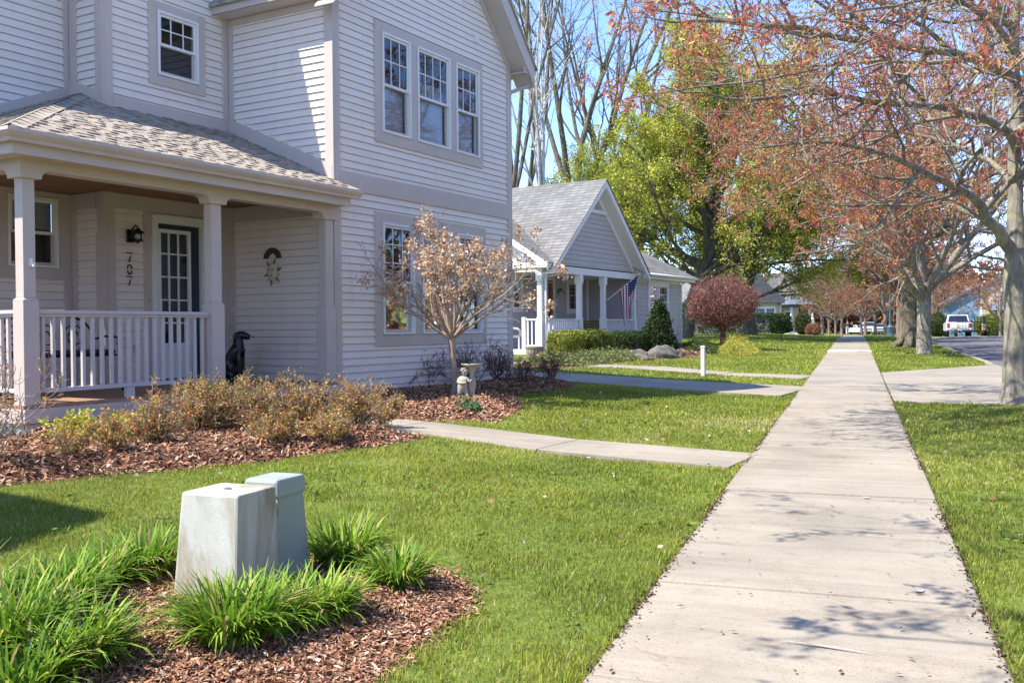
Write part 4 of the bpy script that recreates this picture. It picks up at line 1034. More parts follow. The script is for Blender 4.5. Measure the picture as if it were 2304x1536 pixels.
lf = leaves(rT, tp_, 5, .044, .34, MAPLE, .026, .75)
plant('maple_tree', T1, [10, 8, 6, 4, 3], mt['bark'], [lf], mt['leaf'], 'mossy two stemmed maple in red bud at the right edge beside the concrete apron', 'tree', b1)
# ---------------- second street maple
def vase(seed, base, H, spread, r0, fork, nl, dens_, lean=0.0, cols=MAPLE, lsize=.06, lper=4, ltip=1.2, fan=(.35, 1.0), kids=(12, 7, 3), up=.035):
    T = Tree(seed, 4, [0, 7, 5, 4, 3], [0, 0, kids[0], kids[1], kids[2]], [0, 0, .8, .8, .75], [0, 0, .42, .42, .42], [0, .07, .13, .18, .2], [0, up, .04, .03, .02], rmin=.005*lsize/.06, start=.18)
    r = T.r; b = np.asarray(base, float)
    top = b+np.array([lean, 0, fork])
    pts = [b+np.array([0, 0, -.05]), b+np.array([0, 0, .12]), b+(top-b)*.35, b+(top-b)*.7, top, top+np.array([lean*.3, 0, .4])]
    T.add(pts, [r0*1.45, r0*1.12, r0, r0*.96, r0*1.0, r0*.7], 0, grow=False)
    az = r.uniform(0, 6.28)
    for i in range(nl):
        az += 2.399+r.normal(0, .25); el = r.uniform(*fan) if i > 1 else fan[0]*.35
        d = np.array([math.cos(az)*math.sin(el), math.sin(az)*math.sin(el), math.cos(el)])
        L = H*(.95 if el < .6 else .95)*r.uniform(.85, 1.05) if el < .7 else spread*r.uniform(.95, 1.2)
        T.branch(top+np.array([0, 0, r.uniform(-.25, .35)]), d, L, r0*r.uniform(.42, .62), 1)
    tp, _ = T.tips((3, 4), ltip, .2)
    return T, [leaves(r, tp, lper, lsize, .38, cols, lsize*.55, .6)]
b2 = at(2079, 796)
T2, l2 = vase(21, b2, 9.0, 6.6, .23, 1.95, 10, 1, cols=MAPLE, lsize=.075, lper=4, ltip=2.9, fan=(.55, 1.2), kids=(13, 8, 4), up=.03)
plant('maple_tree', T2, [10, 8, 5, 4, 3], mt['bark'], l2, mt['leaf'], 'broad maple in orange bud on the verge, thick pale trunk forking low', 'tree', b2, 'street maples in bud')
b3 = at(2047, 781)
T3, l3 = vase(23, b3, 11.0, 6.5, .36, 3.4, 9, 1, cols=MAPLE, lsize=.085, lper=3, ltip=2.4, fan=(.45, 1.1), kids=(12, 7, 4))
# flared old roots
for a in np.linspace(0, 5.6, 7):
    d = np.array([math.cos(a), math.sin(a), 0]); T3.add([b3+d*.15+np.array([0, 0, .7]), b3+d*.42+np.array([0, 0, .22]), b3+d*.8+np.array([0, 0, -.03])], [.2, .13, .05], 0, grow=False)
plant('maple_tree', T3, [12, 8, 5, 4, 3], mt['bark_dark'], l3, mt['leaf'], 'oldest maple with a very thick rough trunk and flared roots', 'tree', b3, 'street maples in bud')
# ================================================================ OTHER TREES
# far street maples: two source meshes, copied
def farmaple(seed, lsize, cols):
    return vase(seed, np.zeros(3), 8.5, 5.2, .17, 2.0, 8, 1, cols=cols, lsize=lsize, lper=3, ltip=1.6, fan=(.45, 1.05), kids=(9, 6, 3))
FM = []
for i, (sd_, cols) in enumerate(((31, MAPLEF), (32, MAPLEF), (33, MAPLEF))):
    T, l = farmaple(sd_, .17, cols)
    FM.append(plant('maple_tree', T, [8, 5, 4, 3, 3], mt['twig'], l, mt['leaf'], None, 'tree', (0, 0, 0), 'street maples in bud'))
far_spots = [ # px, py, depth, scale, rot, label
 (2023, 757, 58, 1.05, .3, 'dark trunked maple standing directly beside the lamp post'),
 (2036, 766, 50, .95, 1.9, 'slender dark maple just left of the oldest thick trunk'),
 (1969, 752, 100, .95, 2.2, 'bare maple in front of the parked white car'),
 (1992, 751, 92, 1.0, 4.0, 'pale maple between the white car and the lamp post'),
 (1947, 752, 96, .9, .9, 'pale thin maple in front of the white off-roader bonnet'),
 (1938, 751, 112, 1.0, 5.1, 'dark thin maple before the white off-roader, left of its windscreen'),
 (1850, 752, 88, .92, 3.3, 'open spreading bare maple right of the brown clipped bush'),
 (1880, 754, 84, .62, 1.1, 'thin young maple, second right of the brown clipped bush'),
 (1894, 752, 100, .8, 2.7, 'thin maple nearest the walking person'),
 (1865, 753, 110, .75, .2, 'thin pale maple behind the open spreading bare maple'),
 (2250, 752, 86, .8, 4.4, 'bare maple in front of the white porch across the street'),
 (2103, 752, 120, 1.0, 1.4, 'orange maple left of the white pickup truck'),
 (2118, 750, 140, 1.2, 5.5, 'orange maple far behind the white pickup truck')]
def at_depth(px, py, Z):
    p = pz(px, py, Z); return np.array([p[0], p[1], float(gz(p[0], p[1]))])
for i, (px, py, Z, sc, rz, lab) in enumerate(far_spots):
    src = FM[i % 3]; o = src if i < 3 else copy_tree(src)
    p = at_depth(px, py, Z); o.location = p; o.scale = (sc,)*3; o.rotation_euler = (0, 0, rz); o['label'] = lab
# far-off wood that reads as one reddish mass
def wood(name, pts, n_, h, cols, size, seed, lab, cat=None):
    r = np.random.default_rng(seed); pts = np.array(pts, float); m = n_
    t = r.uniform(0, len(pts)-1.001, m); i = t.astype(int); f = (t-i)[:, None]
    q = pts[i]*(1-f)+pts[i+1]*f; q = q+r.normal(0, 5, (m, 2))
    hh = h*(.65+.5*vnoise(q[:, 0], q[:, 1], 7, seed % 8)); z = hh*r.beta(1.6, 1.4, m)
    P = np.stack([q[:, 0], q[:, 1], gz(q[:, 0], q[:, 1])+z], 1)
    V, F, C = leaves(r, P, 6, size, .5, cols, size*1.2, 0, clump=6)
    # trunks
    k = 90; t = r.uniform(0, len(pts)-1.001, k); i = t.astype(int); f = (t-i)[:, None]; b = pts[i]*(1-f)+pts[i+1]*f+r.normal(0, 4, (k, 2))
    z0 = gz(b[:, 0], b[:, 1]); TP = np.stack([np.stack([b[:, 0]+r.normal(0, .3, k)*j, b[:, 1], z0+h*.33*j], 1) for j in range(3)], 1)
    V2, F2 = tubes(TP, np.array([[.22, .15, .05]]*k)*r.uniform(.7, 1.3, (k, 1)), 5)
    C2 = np.tile(np.array([[.20, .155, .125]]), (len(V2), 1))
    o = np_mesh(name, np.concatenate([V, V2]), [np.concatenate([F, F2+len(V)])], mt['leaf'], col=np.concatenate([C, C2])); tag(o, lab, cat, kind='stuff')
RED = [((.24, .09, .065), 4), ((.30, .15, .08), 4), ((.20, .07, .06), 3), ((.28, .20, .09), 2), ((.17, .13, .09), 2)]
wood('far_wood', [(-40, 150), (-20, 175), (0, 190), (20, 185), (45, 170), (80, 150)], 9000, 11, RED, 1.0, 41, None)
wood('far_wood', [(-90, 95), (-60, 120), (-40, 130), (-22, 140)], 5000, 10, [((.09, .12, .035), 3), ((.14, .16, .05), 3), ((.2, .17, .1), 2)], .9, 42, None)

# big yellow-green tree behind the cottage
def bigtree(seed, base, H, W, limbs, cols, lsize, per, leanpts, r0):
    T = Tree(seed, 4, [0, 7, 6, 5, 3], [0, 0, 11, 9, 5], [0, 0, .75, .85, .8], [0, 0, .45, .42, .42], [0, .09, .14, .2, .22], [0, .05, .04, .0, -.05], rmin=.007, start=.25)
    T.add(np.array(leanpts)+base, np.linspace(r0*1.25, r0*.6, len(leanpts)), 0, grow=False)
    for (t, az, el, L, rr0) in limbs:
        k = min(int(t*(len(leanpts)-1)), len(leanpts)-2); f = t*(len(leanpts)-1)-k
        p = base+np.array(leanpts[k])*(1-f)+np.array(leanpts[k+1])*f
        T.branch(p, np.array([math.cos(az)*math.sin(el), math.sin(az)*math.sin(el), math.cos(el)]), L, rr0, 1)
    tp, _ = T.tips((3, 4), per, .15)
    return T, [leaves(T.r, tp, 5, lsize, .55, cols, lsize*1.1, .35, clump=1.6)]
YG = [((.45, .46, .05), 4), ((.58, .56, .08), 4), ((.30, .36, .04), 3), ((.64, .57, .13), 2), ((.18, .24, .03), 1.5)]
by = at_depth(1545, 748, 50)
rY = np.random.default_rng(5)
RGT = CAMR @ np.array([1., 0, 0]); RGT[2] = 0; RGT = unit(RGT); AZR = math.atan2(RGT[1], RGT[0])
lean = [np.array([0, 0, 0.]), RGT*.35+np.array([0, 0, 2.2]), RGT*1.3+np.array([0, 0, 4.6]), RGT*1.6+np.array([0, 0, 7.4]), RGT*1.2+np.array([0, 0, 10])]
lb = []
for i in range(22):
    lb.append((rY.uniform(.36, 1), AZR+i*2.4+rY.normal(0, .3), rY.uniform(.25, 1.25), rY.uniform(4.8, 7.4), rY.uniform(.10, .17)))
lb += [(.30+.04*(i_ % 4), AZR+a_, 1.05+.12*(i_ % 3), 8.2-.5*(i_ % 3), .11) for i_, a_ in enumerate((.1, .5, -.3, 1.0, -.8, .25, 3.3, 2.8, 3.8, 3.1, 3.6, 2.5, 4.2, -1.2, -.1))]+[(.45, AZR+.2, 1.35, 8.2, .15), (.5, AZR-.4, 1.45, 7.6, .14), (.42, AZR+.1, 1.55, 7.0, .12), (.55, AZR+2.9, 1.2, 6.5, .14), (.62, AZR+3.4, 1.0, 6.8, .14)]
TY, lY = bigtree(51, by, 13, 7, lb, YG, .12, 1.4, lean, .27)
plant('leafing_tree', TY, [12, 8, 6, 4, 3], mt['bark_dark'], lY, mt['leaf'], 'huge yellow green leafing tree rising behind the grey cottage', 'tree', by)
by2 = at_depth(1440, 740, 60)
lb2 = [(rY.uniform(.3, 1), i*2.4, rY.uniform(.3, 1.2), rY.uniform(4.5, 6.5), rY.uniform(.09, .15)) for i in range(18)]
TY2, lY2 = bigtree(52, by2, 14, 6, lb2, YG, .12, 1.15, [np.array([0, 0, 0.]), np.array([.1, 0, 3.]), np.array([-.1, 0, 6.5]), np.array([0, 0, 10.5])], .38)
plant('leafing_tree', TY2, [10, 7, 5, 4, 3], mt['bark_dark'], lY2, mt['leaf'], 'second yellow green tree partly hidden behind the huge one, directly over the gable peak', 'tree', by2)
by3 = at_depth(1690, 742, 60)
lb3 = [(rY.uniform(.22, 1), i*2.4, rY.uniform(.5, 1.45), rY.uniform(4.5, 6.8), rY.uniform(.09, .14)) for i in range(24)]
TY3, lY3 = bigtree(53, by3, 11, 6, lb3, YG, .12, 1.2, [np.array([0, 0, 0.]), np.array([-.3, 0, 2.4]), np.array([.2, 0, 5.]), np.array([0, 0, 8.])], .36)
plant('leafing_tree', TY3, [10, 7, 5, 4, 3], mt['bark_dark'], lY3, mt['leaf'], 'lower yellow green tree whose branches hang over the cream cottage', 'tree', by3)
# tall bare trees above the cottage roof
def bare(seed, base, H, r0, lean_, bark, label, forks=4, cols=None, group=None, white=False, kid=(8, 6, 4), el=(.12, .5), name='bare_tree'):
    T = Tree(seed, 4, [0, 8, 6, 5, 4], [0, 0, kid[0], kid[1], kid[2]], [0, 0, .6, .65, .6], [0, 0, .36, .42, .45], [0, .07, .12, .15, .2], [0, .06, .06, .06, .03], rmin=.006, start=.3)
    top = base+np.array([lean_[0], lean_[1], H*.28])
    T.add([base, base+(top-base)*.3, base+(top-base)*.65, top], [r0*1.2, r0, r0*.92, r0*.85], 0, grow=False)
    az = T.r.uniform(0, 6)
    for i in range(forks):
        az += 2.4; e = T.r.uniform(*el); d = np.array([math.cos(az)*math.sin(e), math.sin(az)*math.sin(e), math.cos(e)])
        T.branch(top, d, H*.78*T.r.uniform(.75, 1.1), r0*T.r.uniform(.42, .7), 1)
    l = None
    if cols:
        tp, _ = T.tips((4,), .7, .3); l = [leaves(T.r, tp, 2, .11, .5, cols, .06, .2)]
    return plant(name, T, [10, 8, 5, 3, 3], bark, l, mt['leaf'], label, 'tree', base, group)
BUD = [((.30, .26, .09), 3), ((.22, .2, .10), 2), ((.34, .22, .12), 1)]
g_ = 'bare trees behind the cottage'
bare(61, at_depth(1165, 735, 46), 21, .27, (-.4, 0), mt['bark_dark'], 'bare tree with a dark trunk closest to the lilac house eave', 4, BUD, g_)
bare(62, at_depth(1193, 735, 55), 23, .28, (-.6, 0), mt['bark_dark'], 'bare tree, second dark trunk from the lilac house eave', 4, BUD, g_)
bare(63, at_depth(1262, 735, 58), 25, .36, (.9, 0), mt['bark_dark'], 'tallest bare tree with a thick forked dark trunk over the pale roof', 5, BUD, g_)
bare(64, at_depth(1352, 735, 62), 25, .30, (.3, 0), mt['bark_dark'], 'bare tree behind the left part of the yellow green crown', 4, BUD, g_)
bare(66, at_depth(1400, 735, 70), 24, .28, (.5, 0), mt['bark_dark'], 'bare tree rising from the top of the yellow green crown', 4, BUD, g_)
bare(65, at_depth(1220, 735, 48), 17, .16, (.1, 0), mt['bark_pale'], 'white barked multi stemmed birch with upright stems over the pale roof', 8, None, g_, el=(.03, .16), kid=(7, 4, 3), name='birch_tree')
# round clipped red tree
def ball(seed, base, stem, rad, zr_, cols, n_, label, name='round_red_tree', wood='twig_red', lsz=.06):
    T = Tree(seed, 3, [0, 5, 4, 3], [0, 0, 9, 5], [0, 0, .6, .7], [0, 0, .5, .5], [0, .06, .12, .15], [0, .05, .03, .02], rmin=.006, start=.25)
    c = base+np.array([0, 0, stem+zr_*.92]); top = base+np.array([0, 0, stem])
    T.add([base, base+np.array([.02, 0, stem*.5]), top, top+np.array([0, 0, .3])], [.13, .10, .11, .07], 0, grow=False)
    for i in range(46):
        a = i*2.4; u = 1-2*(i+.5)/46*.86; s = math.sqrt(max(0, 1-u*u)); tgt = c+np.array([s*math.cos(a)*rad, s*math.sin(a)*rad, u*zr_])*.97
        d = tgt-top; L = np.linalg.norm(d); T.branch(top, unit(d+np.array([0, 0, .0])), L, .035, 1)
    # surface twigs
    r = T.r; m = n_; v = r.normal(0, 1, (m, 3)); v /= np.linalg.norm(v, axis=1)[:, None]; rr_ = r.beta(7, 1.2, m)[:, None]
    P = c+v*np.array([rad, rad, zr_])*rr_*(.95+.22*(vnoise(v[:, 0]*2+4, v[:, 2]*2+v[:, 1]+6, .5, 13)[:, None]-.5))
    V, F, C = leaves(r, P, 3, lsz, .3, cols, .04, -.5)
    return plant(name, T, [10, 5, 4, 3], mt[wood], [(V, F, C)], mt['leaf'], label, 'tree', base)
bb_ = at(1626, 783); kb = float((bb_-CAMP) @ FWD)/FPX
ball(71, bb_, 42*kb, 85*kb, 63*kb, [((.25, .06, .065), 4), ((.32, .12, .10), 3), ((.46, .32, .24), 3.5), ((.16, .05, .05), 2)], 5000, 'small tree clipped to a dark red ball on the lawn', lsz=.075)
# leafless hydrangea standard with dried flower heads
bh = at(1024, 905)
TH = Tree(81, 3, [0, 6, 5, 4], [0, 0, 7, 4], [0, 0, .6, .6], [0, 0, .52, .5], [0, .10, .16, .2], [0, .10, .05, .05], rmin=.0045, start=.3)
ZH = float((bh-CAMP) @ FWD)
s_ = np.array([pz(x, y, ZH) for x, y in ((1024, 907), (1023, 860), (1019, 800), (1016, 760))]); TH.add(s_, [.055, .048, .045, .05], 0, grow=False)
hub = s_[-1]
for i in range(21):
    a = i*2.4; e = .35+.95*((i*7) % 21)/21; d = np.array([math.cos(a)*math.sin(e), math.sin(a)*math.sin(e), math.cos(e)])
    TH.branch(hub+np.array([0, 0, -.03]), d, 1.25+.28*math.sin(i*1.7)+.12*(e > .9), .021, 1)
ends = np.array([p[-1] for (lv, n_), l in TH.out.items() if lv in (2,) for p, _ in l]+[p[-1] for (lv, n_), l in TH.out.items() if lv == 3 for p, _ in l][::3])
k = ends[:, 2] > hub[2]+.28; ends = ends[k]
r = TH.r; ends = ends[r.random(len(ends)) < .30]
cl = np.repeat(ends, 64, 0); cl = cl+r.normal(0, 1, cl.shape)*np.array([.040, .040, .062])+np.array([0, 0, .03])
DRY = [((.58, .38, .23), 4), ((.70, .54, .38), 3), ((.42, .23, .13), 3), ((.82, .72, .58), 1.6)]
plant('hydrangea_tree', TH, [10, 7, 5, 4], mt['twig_tan'], [leaves(r, cl, 1, .038, .8, DRY, .004, 0)], mt['dryleaf'], 'small leafless hydrangea tree with dried tan flower heads before the lower windows', 'tree', bh)
# shade tree behind the camera (its twigs dapple pavement and verge)
bs = ground3(2.1, -3.8)
TS, lS = vase(91, bs, 9.0, 6.0, .22, 2.6, 9, 1, cols=MAPLE, lsize=.07, lper=4, ltip=1.6, fan=(.5, 1.0), kids=(10, 6, 3))
for pts in ([(2.1, -3.8, 2.6), (1.8, -2.2, 4.0), (1.0, 0.2, 4.5), (.2, 2.0, 4.2), (-.7, 2.9, 3.8), (-1.3, 3.2, 3.5)], [(2.1, -3.8, 2.8), (2.0, -1.8, 4.6), (1.5, .8, 5.2), (.7, 3.0, 4.9), (-.1, 4.1, 4.5), (-.9, 4.5, 4.1)],
            [(2.1, -3.8, 3.0), (2.3, -1.4, 5.2), (1.8, 2.0, 6.0), (.6, 4.6, 6.0), (-.4, 6.0, 5.8)], [(2.1, -3.8, 2.5), (1.2, -2.6, 3.6), (.2, -.4, 3.9), (-.6, 1.0, 3.7), (-1.3, 1.7, 3.4)]):
    P = np.array(pts)+np.array([0, 0, float(bs[2])]); TS.add(P, np.linspace(.075, .008, len(P)), 1, kids=16)
def in_frame(P, mg=150):
    q = (np.asarray(P)-CAMP) @ CAMR; d = -q[..., 2]; px = CX+FPX*q[..., 0]/np.maximum(d, .05); py = CY-FPX*q[..., 1]/np.maximum(d, .05)
    return (d > 0) & (px > -mg) & (px < 2304+mg) & (py > -mg) & (py < 1536+mg)
TS.out = {k_: [b_ for b_ in l_ if not in_frame(b_[0]).any()] for k_, l_ in TS.out.items()}; TS.out = {k_: l_ for k_, l_ in TS.out.items() if l_}
tpS, _ = TS.tips((3, 4), 2.6, .2); lS = [leaves(TS.r, tpS, 4, .07, .4, MAPLE, .035, .6)]
plant('maple_tree', TS, [10, 8, 5, 4, 3], mt['bark'], lS, mt['leaf'], 'large maple standing behind the viewpoint', 'tree', bs)
# trees across the street that the windows mirror
for i, (x, y) in enumerate(((13.5, 4), (14, 17), (13.2, 30), (15, -10), (17, 42))):
    o = copy_tree(FM[i % 3]); o.location = ground3(x, y); o.scale = (1.25,)*3; o.rotation_euler = (0, 0, i*1.3); o['label'] = 'maple across the street, number %s from the apron' % ('one two three four five'.split()[i])

wood('far_wood', [(34, -60), (36, -20), (35, 10), (37, 35), (44, 60)], 4000, 6, RED+[((.15, .2, .05), 4)], .9, 44, None)
# ================================================================ GARDEN THINGS
FW2 = FWD.copy(); FW2[2] = 0; FW2 = unit(FW2)
AZF = math.atan2(FW2[1], FW2[0])
def gl(p, dz=0.0): return np.array([p[0], p[1], float(gz(p[0], p[1]))+dz])
# --- utility pedestals
def box_rot(): return AZR-R_(21)
c1 = at(531, 1392)
e = empty('utility_box', tuple(gl(c1, .02)), box_rot(), 'squat pale grey stained utility box among the daylilies', 'utility box')
mb = MB(); w, d, h, tp = .345, .35, .50, .035
mb.hexa([(-w, 0, -.05), (0, 0, -.05), (0, d, -.05), (-w, d, -.05)], [(-w+tp, tp, h), (-tp*.2, tp, h), (-tp*.2, d-tp, h), (-w+tp, d-tp, h)]); mb.build('housing', mt['greybox'], e, bevel=.012)
mb = MB(); mb.lathe([(0, 0), (.018, 0), (.018, .006), (.012, .008), (0, .008)], 10, (-w*.45, d*.45, h-.001)); mb.build('lid_bolt', mt['steel'], e)
c2 = at(626, 1340)
e = empty('telecom_pedestal', tuple(gl(c2, .0)), box_rot(), 'taller blue green capped telecom pedestal behind the pale grey box', 'utility box')
w, d, h = .175, .22, .475
mb = MB(); mb.hexa([(-w-.02, 0, -.05), (.0, 0, -.05), (.03, d+.03, -.05), (-w-.02, d+.03, -.05)], [(-w, .012, h), (-.008, .012, h), (-.0, d, h), (-w, d, h)]); mb.build('housing', mt['galv'], e, bevel=.012)
mb = MB(); mb.hexa([(-w-.014, -.006, h-.035), (.008, -.006, h-.035), (.014, d+.012, h-.035), (-w-.014, d+.012, h-.035)], [(-w-.008, .002, h+.055), (.0, .002, h+.055), (.008, d+.006, h+.055), (-w-.008, d+.006, h+.055)]); mb.build('cap', mt['galv'], e, bevel=.016)
mb = MB(); mb.tube([(-.006, .004, -.02), (-.008, .004, .12)], .012, 8); mb.tube([(-.008, .004, .135), (-.01, .006, .36)], .013, 8); mb.tube([(-.01, .006, .375), (-.012, .008, h-.035)], .011, 8); mb.build('hinge', mt['galv'], e, smooth_=True)
mb = MB()
for a in (-.14, -.07): mb.tube([(a, -.014, h+.01), (a, -.004, h+.01)], .006, 8)
mb.build('cap_rivet', mt['iron'], e)
# --- daylilies
LILY = [((.12, .24, .02), 4), ((.20, .33, .035), 4), ((.30, .40, .05), 2), ((.07, .16, .018), 2), ((.36, .38, .08), .6)]
def daylily(seed, px, py, n_, L, spread, label):
    r = np.random.default_rng(seed); n_ = int(n_*1.8); b = gl(at(px, py), .012)
    th = r.uniform(0, 2*np.pi, n_); rad = spread*.40*np.sqrt(r.random(n_)); a0 = r.uniform(0, 2*np.pi, n_)
    base = np.stack([rad*np.cos(a0), rad*np.sin(a0), 0*rad], 1); th = a0+r.normal(0, .75, n_)
    le = L*r.uniform(.6, 1.15, n_); wd = r.uniform(.011, .019, n_); ln = r.uniform(.08, .55, n_); cv = r.uniform(.25, 1.9, n_)
    k = 7; t = np.linspace(0, 1, k); ang = ln[:, None]+cv[:, None]*t[None]**1.6
    ds = le[:, None]/(k-1); hx = np.cumsum(np.sin(ang)*ds, 1); hz = np.cumsum(np.cos(ang)*ds, 1); hx -= hx[:, :1]; hz -= hz[:, :1]
    P = base[:, None]+np.stack([np.cos(th)[:, None]*hx, np.sin(th)[:, None]*hx, hz], 2)
    sd = np.stack([-np.sin(th), np.cos(th), 0*th], 1); tw = r.normal(0, .35, n_)
    W = wd[:, None]*np.interp(t, [0, .25, .6, 1], [.75, 1, .8, .06])[None]
    s = sd[:, None]*W[..., None]/2; up = np.array([0, 0, 1.])*(W*.22)[..., None]
    V = np.stack([P-s+up, P, P+s+up], 2).reshape(-1, 3)
    i = np.arange(k-1)[:, None]*3; q = np.concatenate([i+np.array([0, 1, 4, 3]), i+np.array([1, 2, 5, 4])])
    F = ((np.arange(n_)*k*3)[:, None, None]+q[None]).reshape(-1, 4)
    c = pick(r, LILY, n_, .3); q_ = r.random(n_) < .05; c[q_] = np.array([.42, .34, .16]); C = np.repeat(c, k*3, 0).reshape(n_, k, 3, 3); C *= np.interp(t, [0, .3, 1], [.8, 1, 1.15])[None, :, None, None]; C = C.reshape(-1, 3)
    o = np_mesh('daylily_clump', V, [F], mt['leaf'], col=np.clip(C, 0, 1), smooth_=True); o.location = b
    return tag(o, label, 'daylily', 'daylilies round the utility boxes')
for q in ((101, 325, 1315, 210, .29, .25, 'daylily clump directly left of the pale grey box'), (102, 120, 1400, 320, .29, .36, 'large daylily clump at the left edge, behind the nearest left clump'),
          (103, 165, 1525, 330, .30, .30, 'daylily clump nearest the lower left corner, spilling onto bare mulch'), (104, 5, 1500, 260, .36, .32, 'daylily clump cut by the left picture edge, beside the corner clump'),
          (105, 525, 1462, 360, .31, .29, 'dense daylily clump in front of the pale grey box'), (106, 718, 1418, 240, .27, .24, 'daylily clump right of the dense one in front of the pale box'),
          (107, 775, 1285, 230, .30, .30, 'daylily clump behind, right of the blue green pedestal'), (108, 893, 1335, 180, .25, .22, 'small daylily clump farthest right on the mulch'),
          (109, 45, 1600, 110, .30, .22, 'low daylily clump at the very bottom left'), (110, 225, 1345, 150, .27, .22, 'daylily clump between the left edge clump and the one beside the box'),
          (111, -140, 1440, 240, .36, .36, 'daylily clump just outside the left edge'), (112, 625, 1440, 150, .29, .22, 'low daylily clump joining the two clumps in front of the boxes')):
    daylily(*q)
# --- shrubs in the bed by the porch
def shrub(name, seed, px, py, H, W, nst, bark, cols, nl, lsz, lper, label, group, lvls=(2, 3), asp=.5, kids=(5, 4), base=None, trans='leaf', up=.03):
    b = gl(at(px, py), .03) if base is None else base
    T = Tree(seed, 3, [0, 6, 4, 3], [0, 0, kids[0], kids[1]], [0, 0, .6, .7], [0, 0, .5, .5], [0, .11, .2, .25], [0, up, .02, 0], rmin=.0035, start=.2)
    r = T.r
    for i in range(nst):
        a = i*2.4+r.normal(0, .2); e = r.uniform(.05, 1.0)*math.atan2(W, H)*1.15; d = np.array([math.cos(a)*math.sin(e), math.sin(a)*math.sin(e), math.cos(e)])
        T.branch(b+np.array([r.normal(0, .05*W), r.normal(0, .05*W), -.02]), d, H/max(.45, math.cos(e))**.4*r.uniform(.6, 1.12), .0085*r.uniform(.7, 1.2)*(H/.6)**.3, 1)
    l = None
    if nl:
        tp, _ = T.tips(lvls, nl, .1); l = [leaves(r, tp, lper, lsz, asp, cols, lsz*.6, 0)]
    return plant(name, T, [6, 5, 4, 3], bark, l, mt[trans], label, 'shrub', b, group, 'stems', 'leaves')
ROSE = [((.46, .22, .07), 4), ((.38, .32, .08), 4), ((.58, .40, .16), 4), ((.20, .22, .05), 2), ((.45, .09, .07), 1.5)]
YEL = [((.66, .62, .05), 4), ((.48, .52, .06), 3), ((.72, .68, .18), 2), ((.25, .33, .05), 2)]
gR = 'leafing rose bushes in the porch bed'
for q in ((201, -30, 1068, .85, .42, 15, 'bare thorny rose bush at the left edge beside the porch corner'),
          (202, 165, 1050, .30, .30, 9, 'thin low rose canes in front of the porch corner post'),
          (203, 345, 1018, .42, .46, 28, 'reddish rose bush under the railing, left of the middle'),
          (204, 452, 990, .52, .46, 32, 'tall rose bush below the middle of the railing'),
          (205, 575, 988, .52, .54, 36, 'rose bush in front of the middle porch post'),
          (206, 690, 982, .50, .54, 34, 'rose bush in front of the black dog statue bay'),
          (207, 800, 976, .48, .50, 32, 'rose bush at the right end of the bed by the path'),
          (208, 860, 966, .32, .34, 18, 'small rose bush touching the entry path'),
          (209, 250, 1040, .34, .32, 12, 'low rose bush among the yellow leaves at left'),
          (210, 620, 1012, .30, .40, 24, 'low front rose bush in the middle of the bed'),
          (211, 745, 1004, .30, .40, 24, 'low front rose bush near the path end of the bed')):
    shrub('rose_bush', q[0], q[1], q[2], q[3], q[4], q[5], mt['twig_tan'], ROSE, 2.3 if q[0] != 201 else .5, .028, 2, q[6], gR)
gY = 'yellow variegated shrubs in the porch bed'
for q in ((221, 175, 1012, .26, .30, 20, 'yellow leaved shrub below the left half of the railing'), (222, 295, 1008, .24, .26, 18, 'yellow leaved shrub next to the reddish rose bush'), (223, 485, 975, .42, .30, 22, 'yellow leaved shrub beneath the middle porch post')):
    shrub('variegated_shrub', q[0], q[1], q[2], q[3], q[4], q[5], mt['twig'], YEL, 3.2, .034, 2, q[6], gY, asp=.6)
gT = 'bare twiggy shrubs along the lilac wall'
for q in ((231, 900, 880, .42, .55, 10, 'bare dark shrub nearest the porch at the wall foot'), (232, 965, 876, .60, .75, 14, 'bare dark shrub under the left lower window'), (233, 1055, 874, .62, .8, 15, 'bare dark shrub behind the hydrangea trunk'),
          (234, 1118, 870, .72, .75, 16, 'tallest bare dark shrub at the corner of the lilac house'), (235, 1172, 874, .5, .55, 11, 'bare dark shrub just past the house corner'), (236, 1240, 868, .55, .5, 13, 'bare thin shrub by the shaded driveway')):
    shrub('bare_shrub', q[0], q[1], q[2], q[3], q[4], q[5], mt['twig_red'], [((.10, .045, .05), 3), ((.15, .08, .07), 1)], .9, .022, 1, q[6], gT, kids=(7, 5))
# small green rosette in the mulch, and grey lavender tuft
for sd_, px, py, cols, lab in ((241, 1058, 938, [((.10, .19, .08), 3), ((.18, .25, .12), 1)], 'small green perennial in the mulch by the stone cherub'), (242, 20, 1010, [((.30, .36, .33), 3), ((.42, .46, .44), 1)], 'grey green tuft at the left porch corner')):
    shrub('perennial', sd_, px, py, .16, .28, 18, mt['twig'], cols, 2.5, .05, 2, lab, None, kids=(3, 2))
# --- cherub figure holding a shell basin
bc = gl(at(1043, 910), .03)
e = empty('cherub_statue', tuple(bc), AZR, 'weathered stone cherub holding up a scalloped basin beside the hydrangea trunk', 'statue')
N_ = [(-.02, 0, .20, .048), (-.015, 0, .26, .058), (0, 0, .32, .052), (.01, 0, .355, .026), (.02, -.005, .385, .045), (.022, -.008, .425, .052), (.022, -.005, .46, .03),
      (-.045, -.02, .15, .042), (-.075, -.03, .09, .030), (-.105, -.035, .03, .022), (-.075, -.05, .012, .018),
      (.03, .0, .15, .040), (.055, -.03, .085, .028), (.045, -.035, .02, .020), (.075, -.06, .010, .018),
      (.055, -.02, .325, .026), (.085, -.045, .275, .020), (.115, -.02, .30, .018), (.135, -.01, .315, .016),
      (-.055, .01, .325, .026), (-.075, -.03, .27, .020), (-.02, -.065, .26, .018), (.05, -.06, .27, .016)]
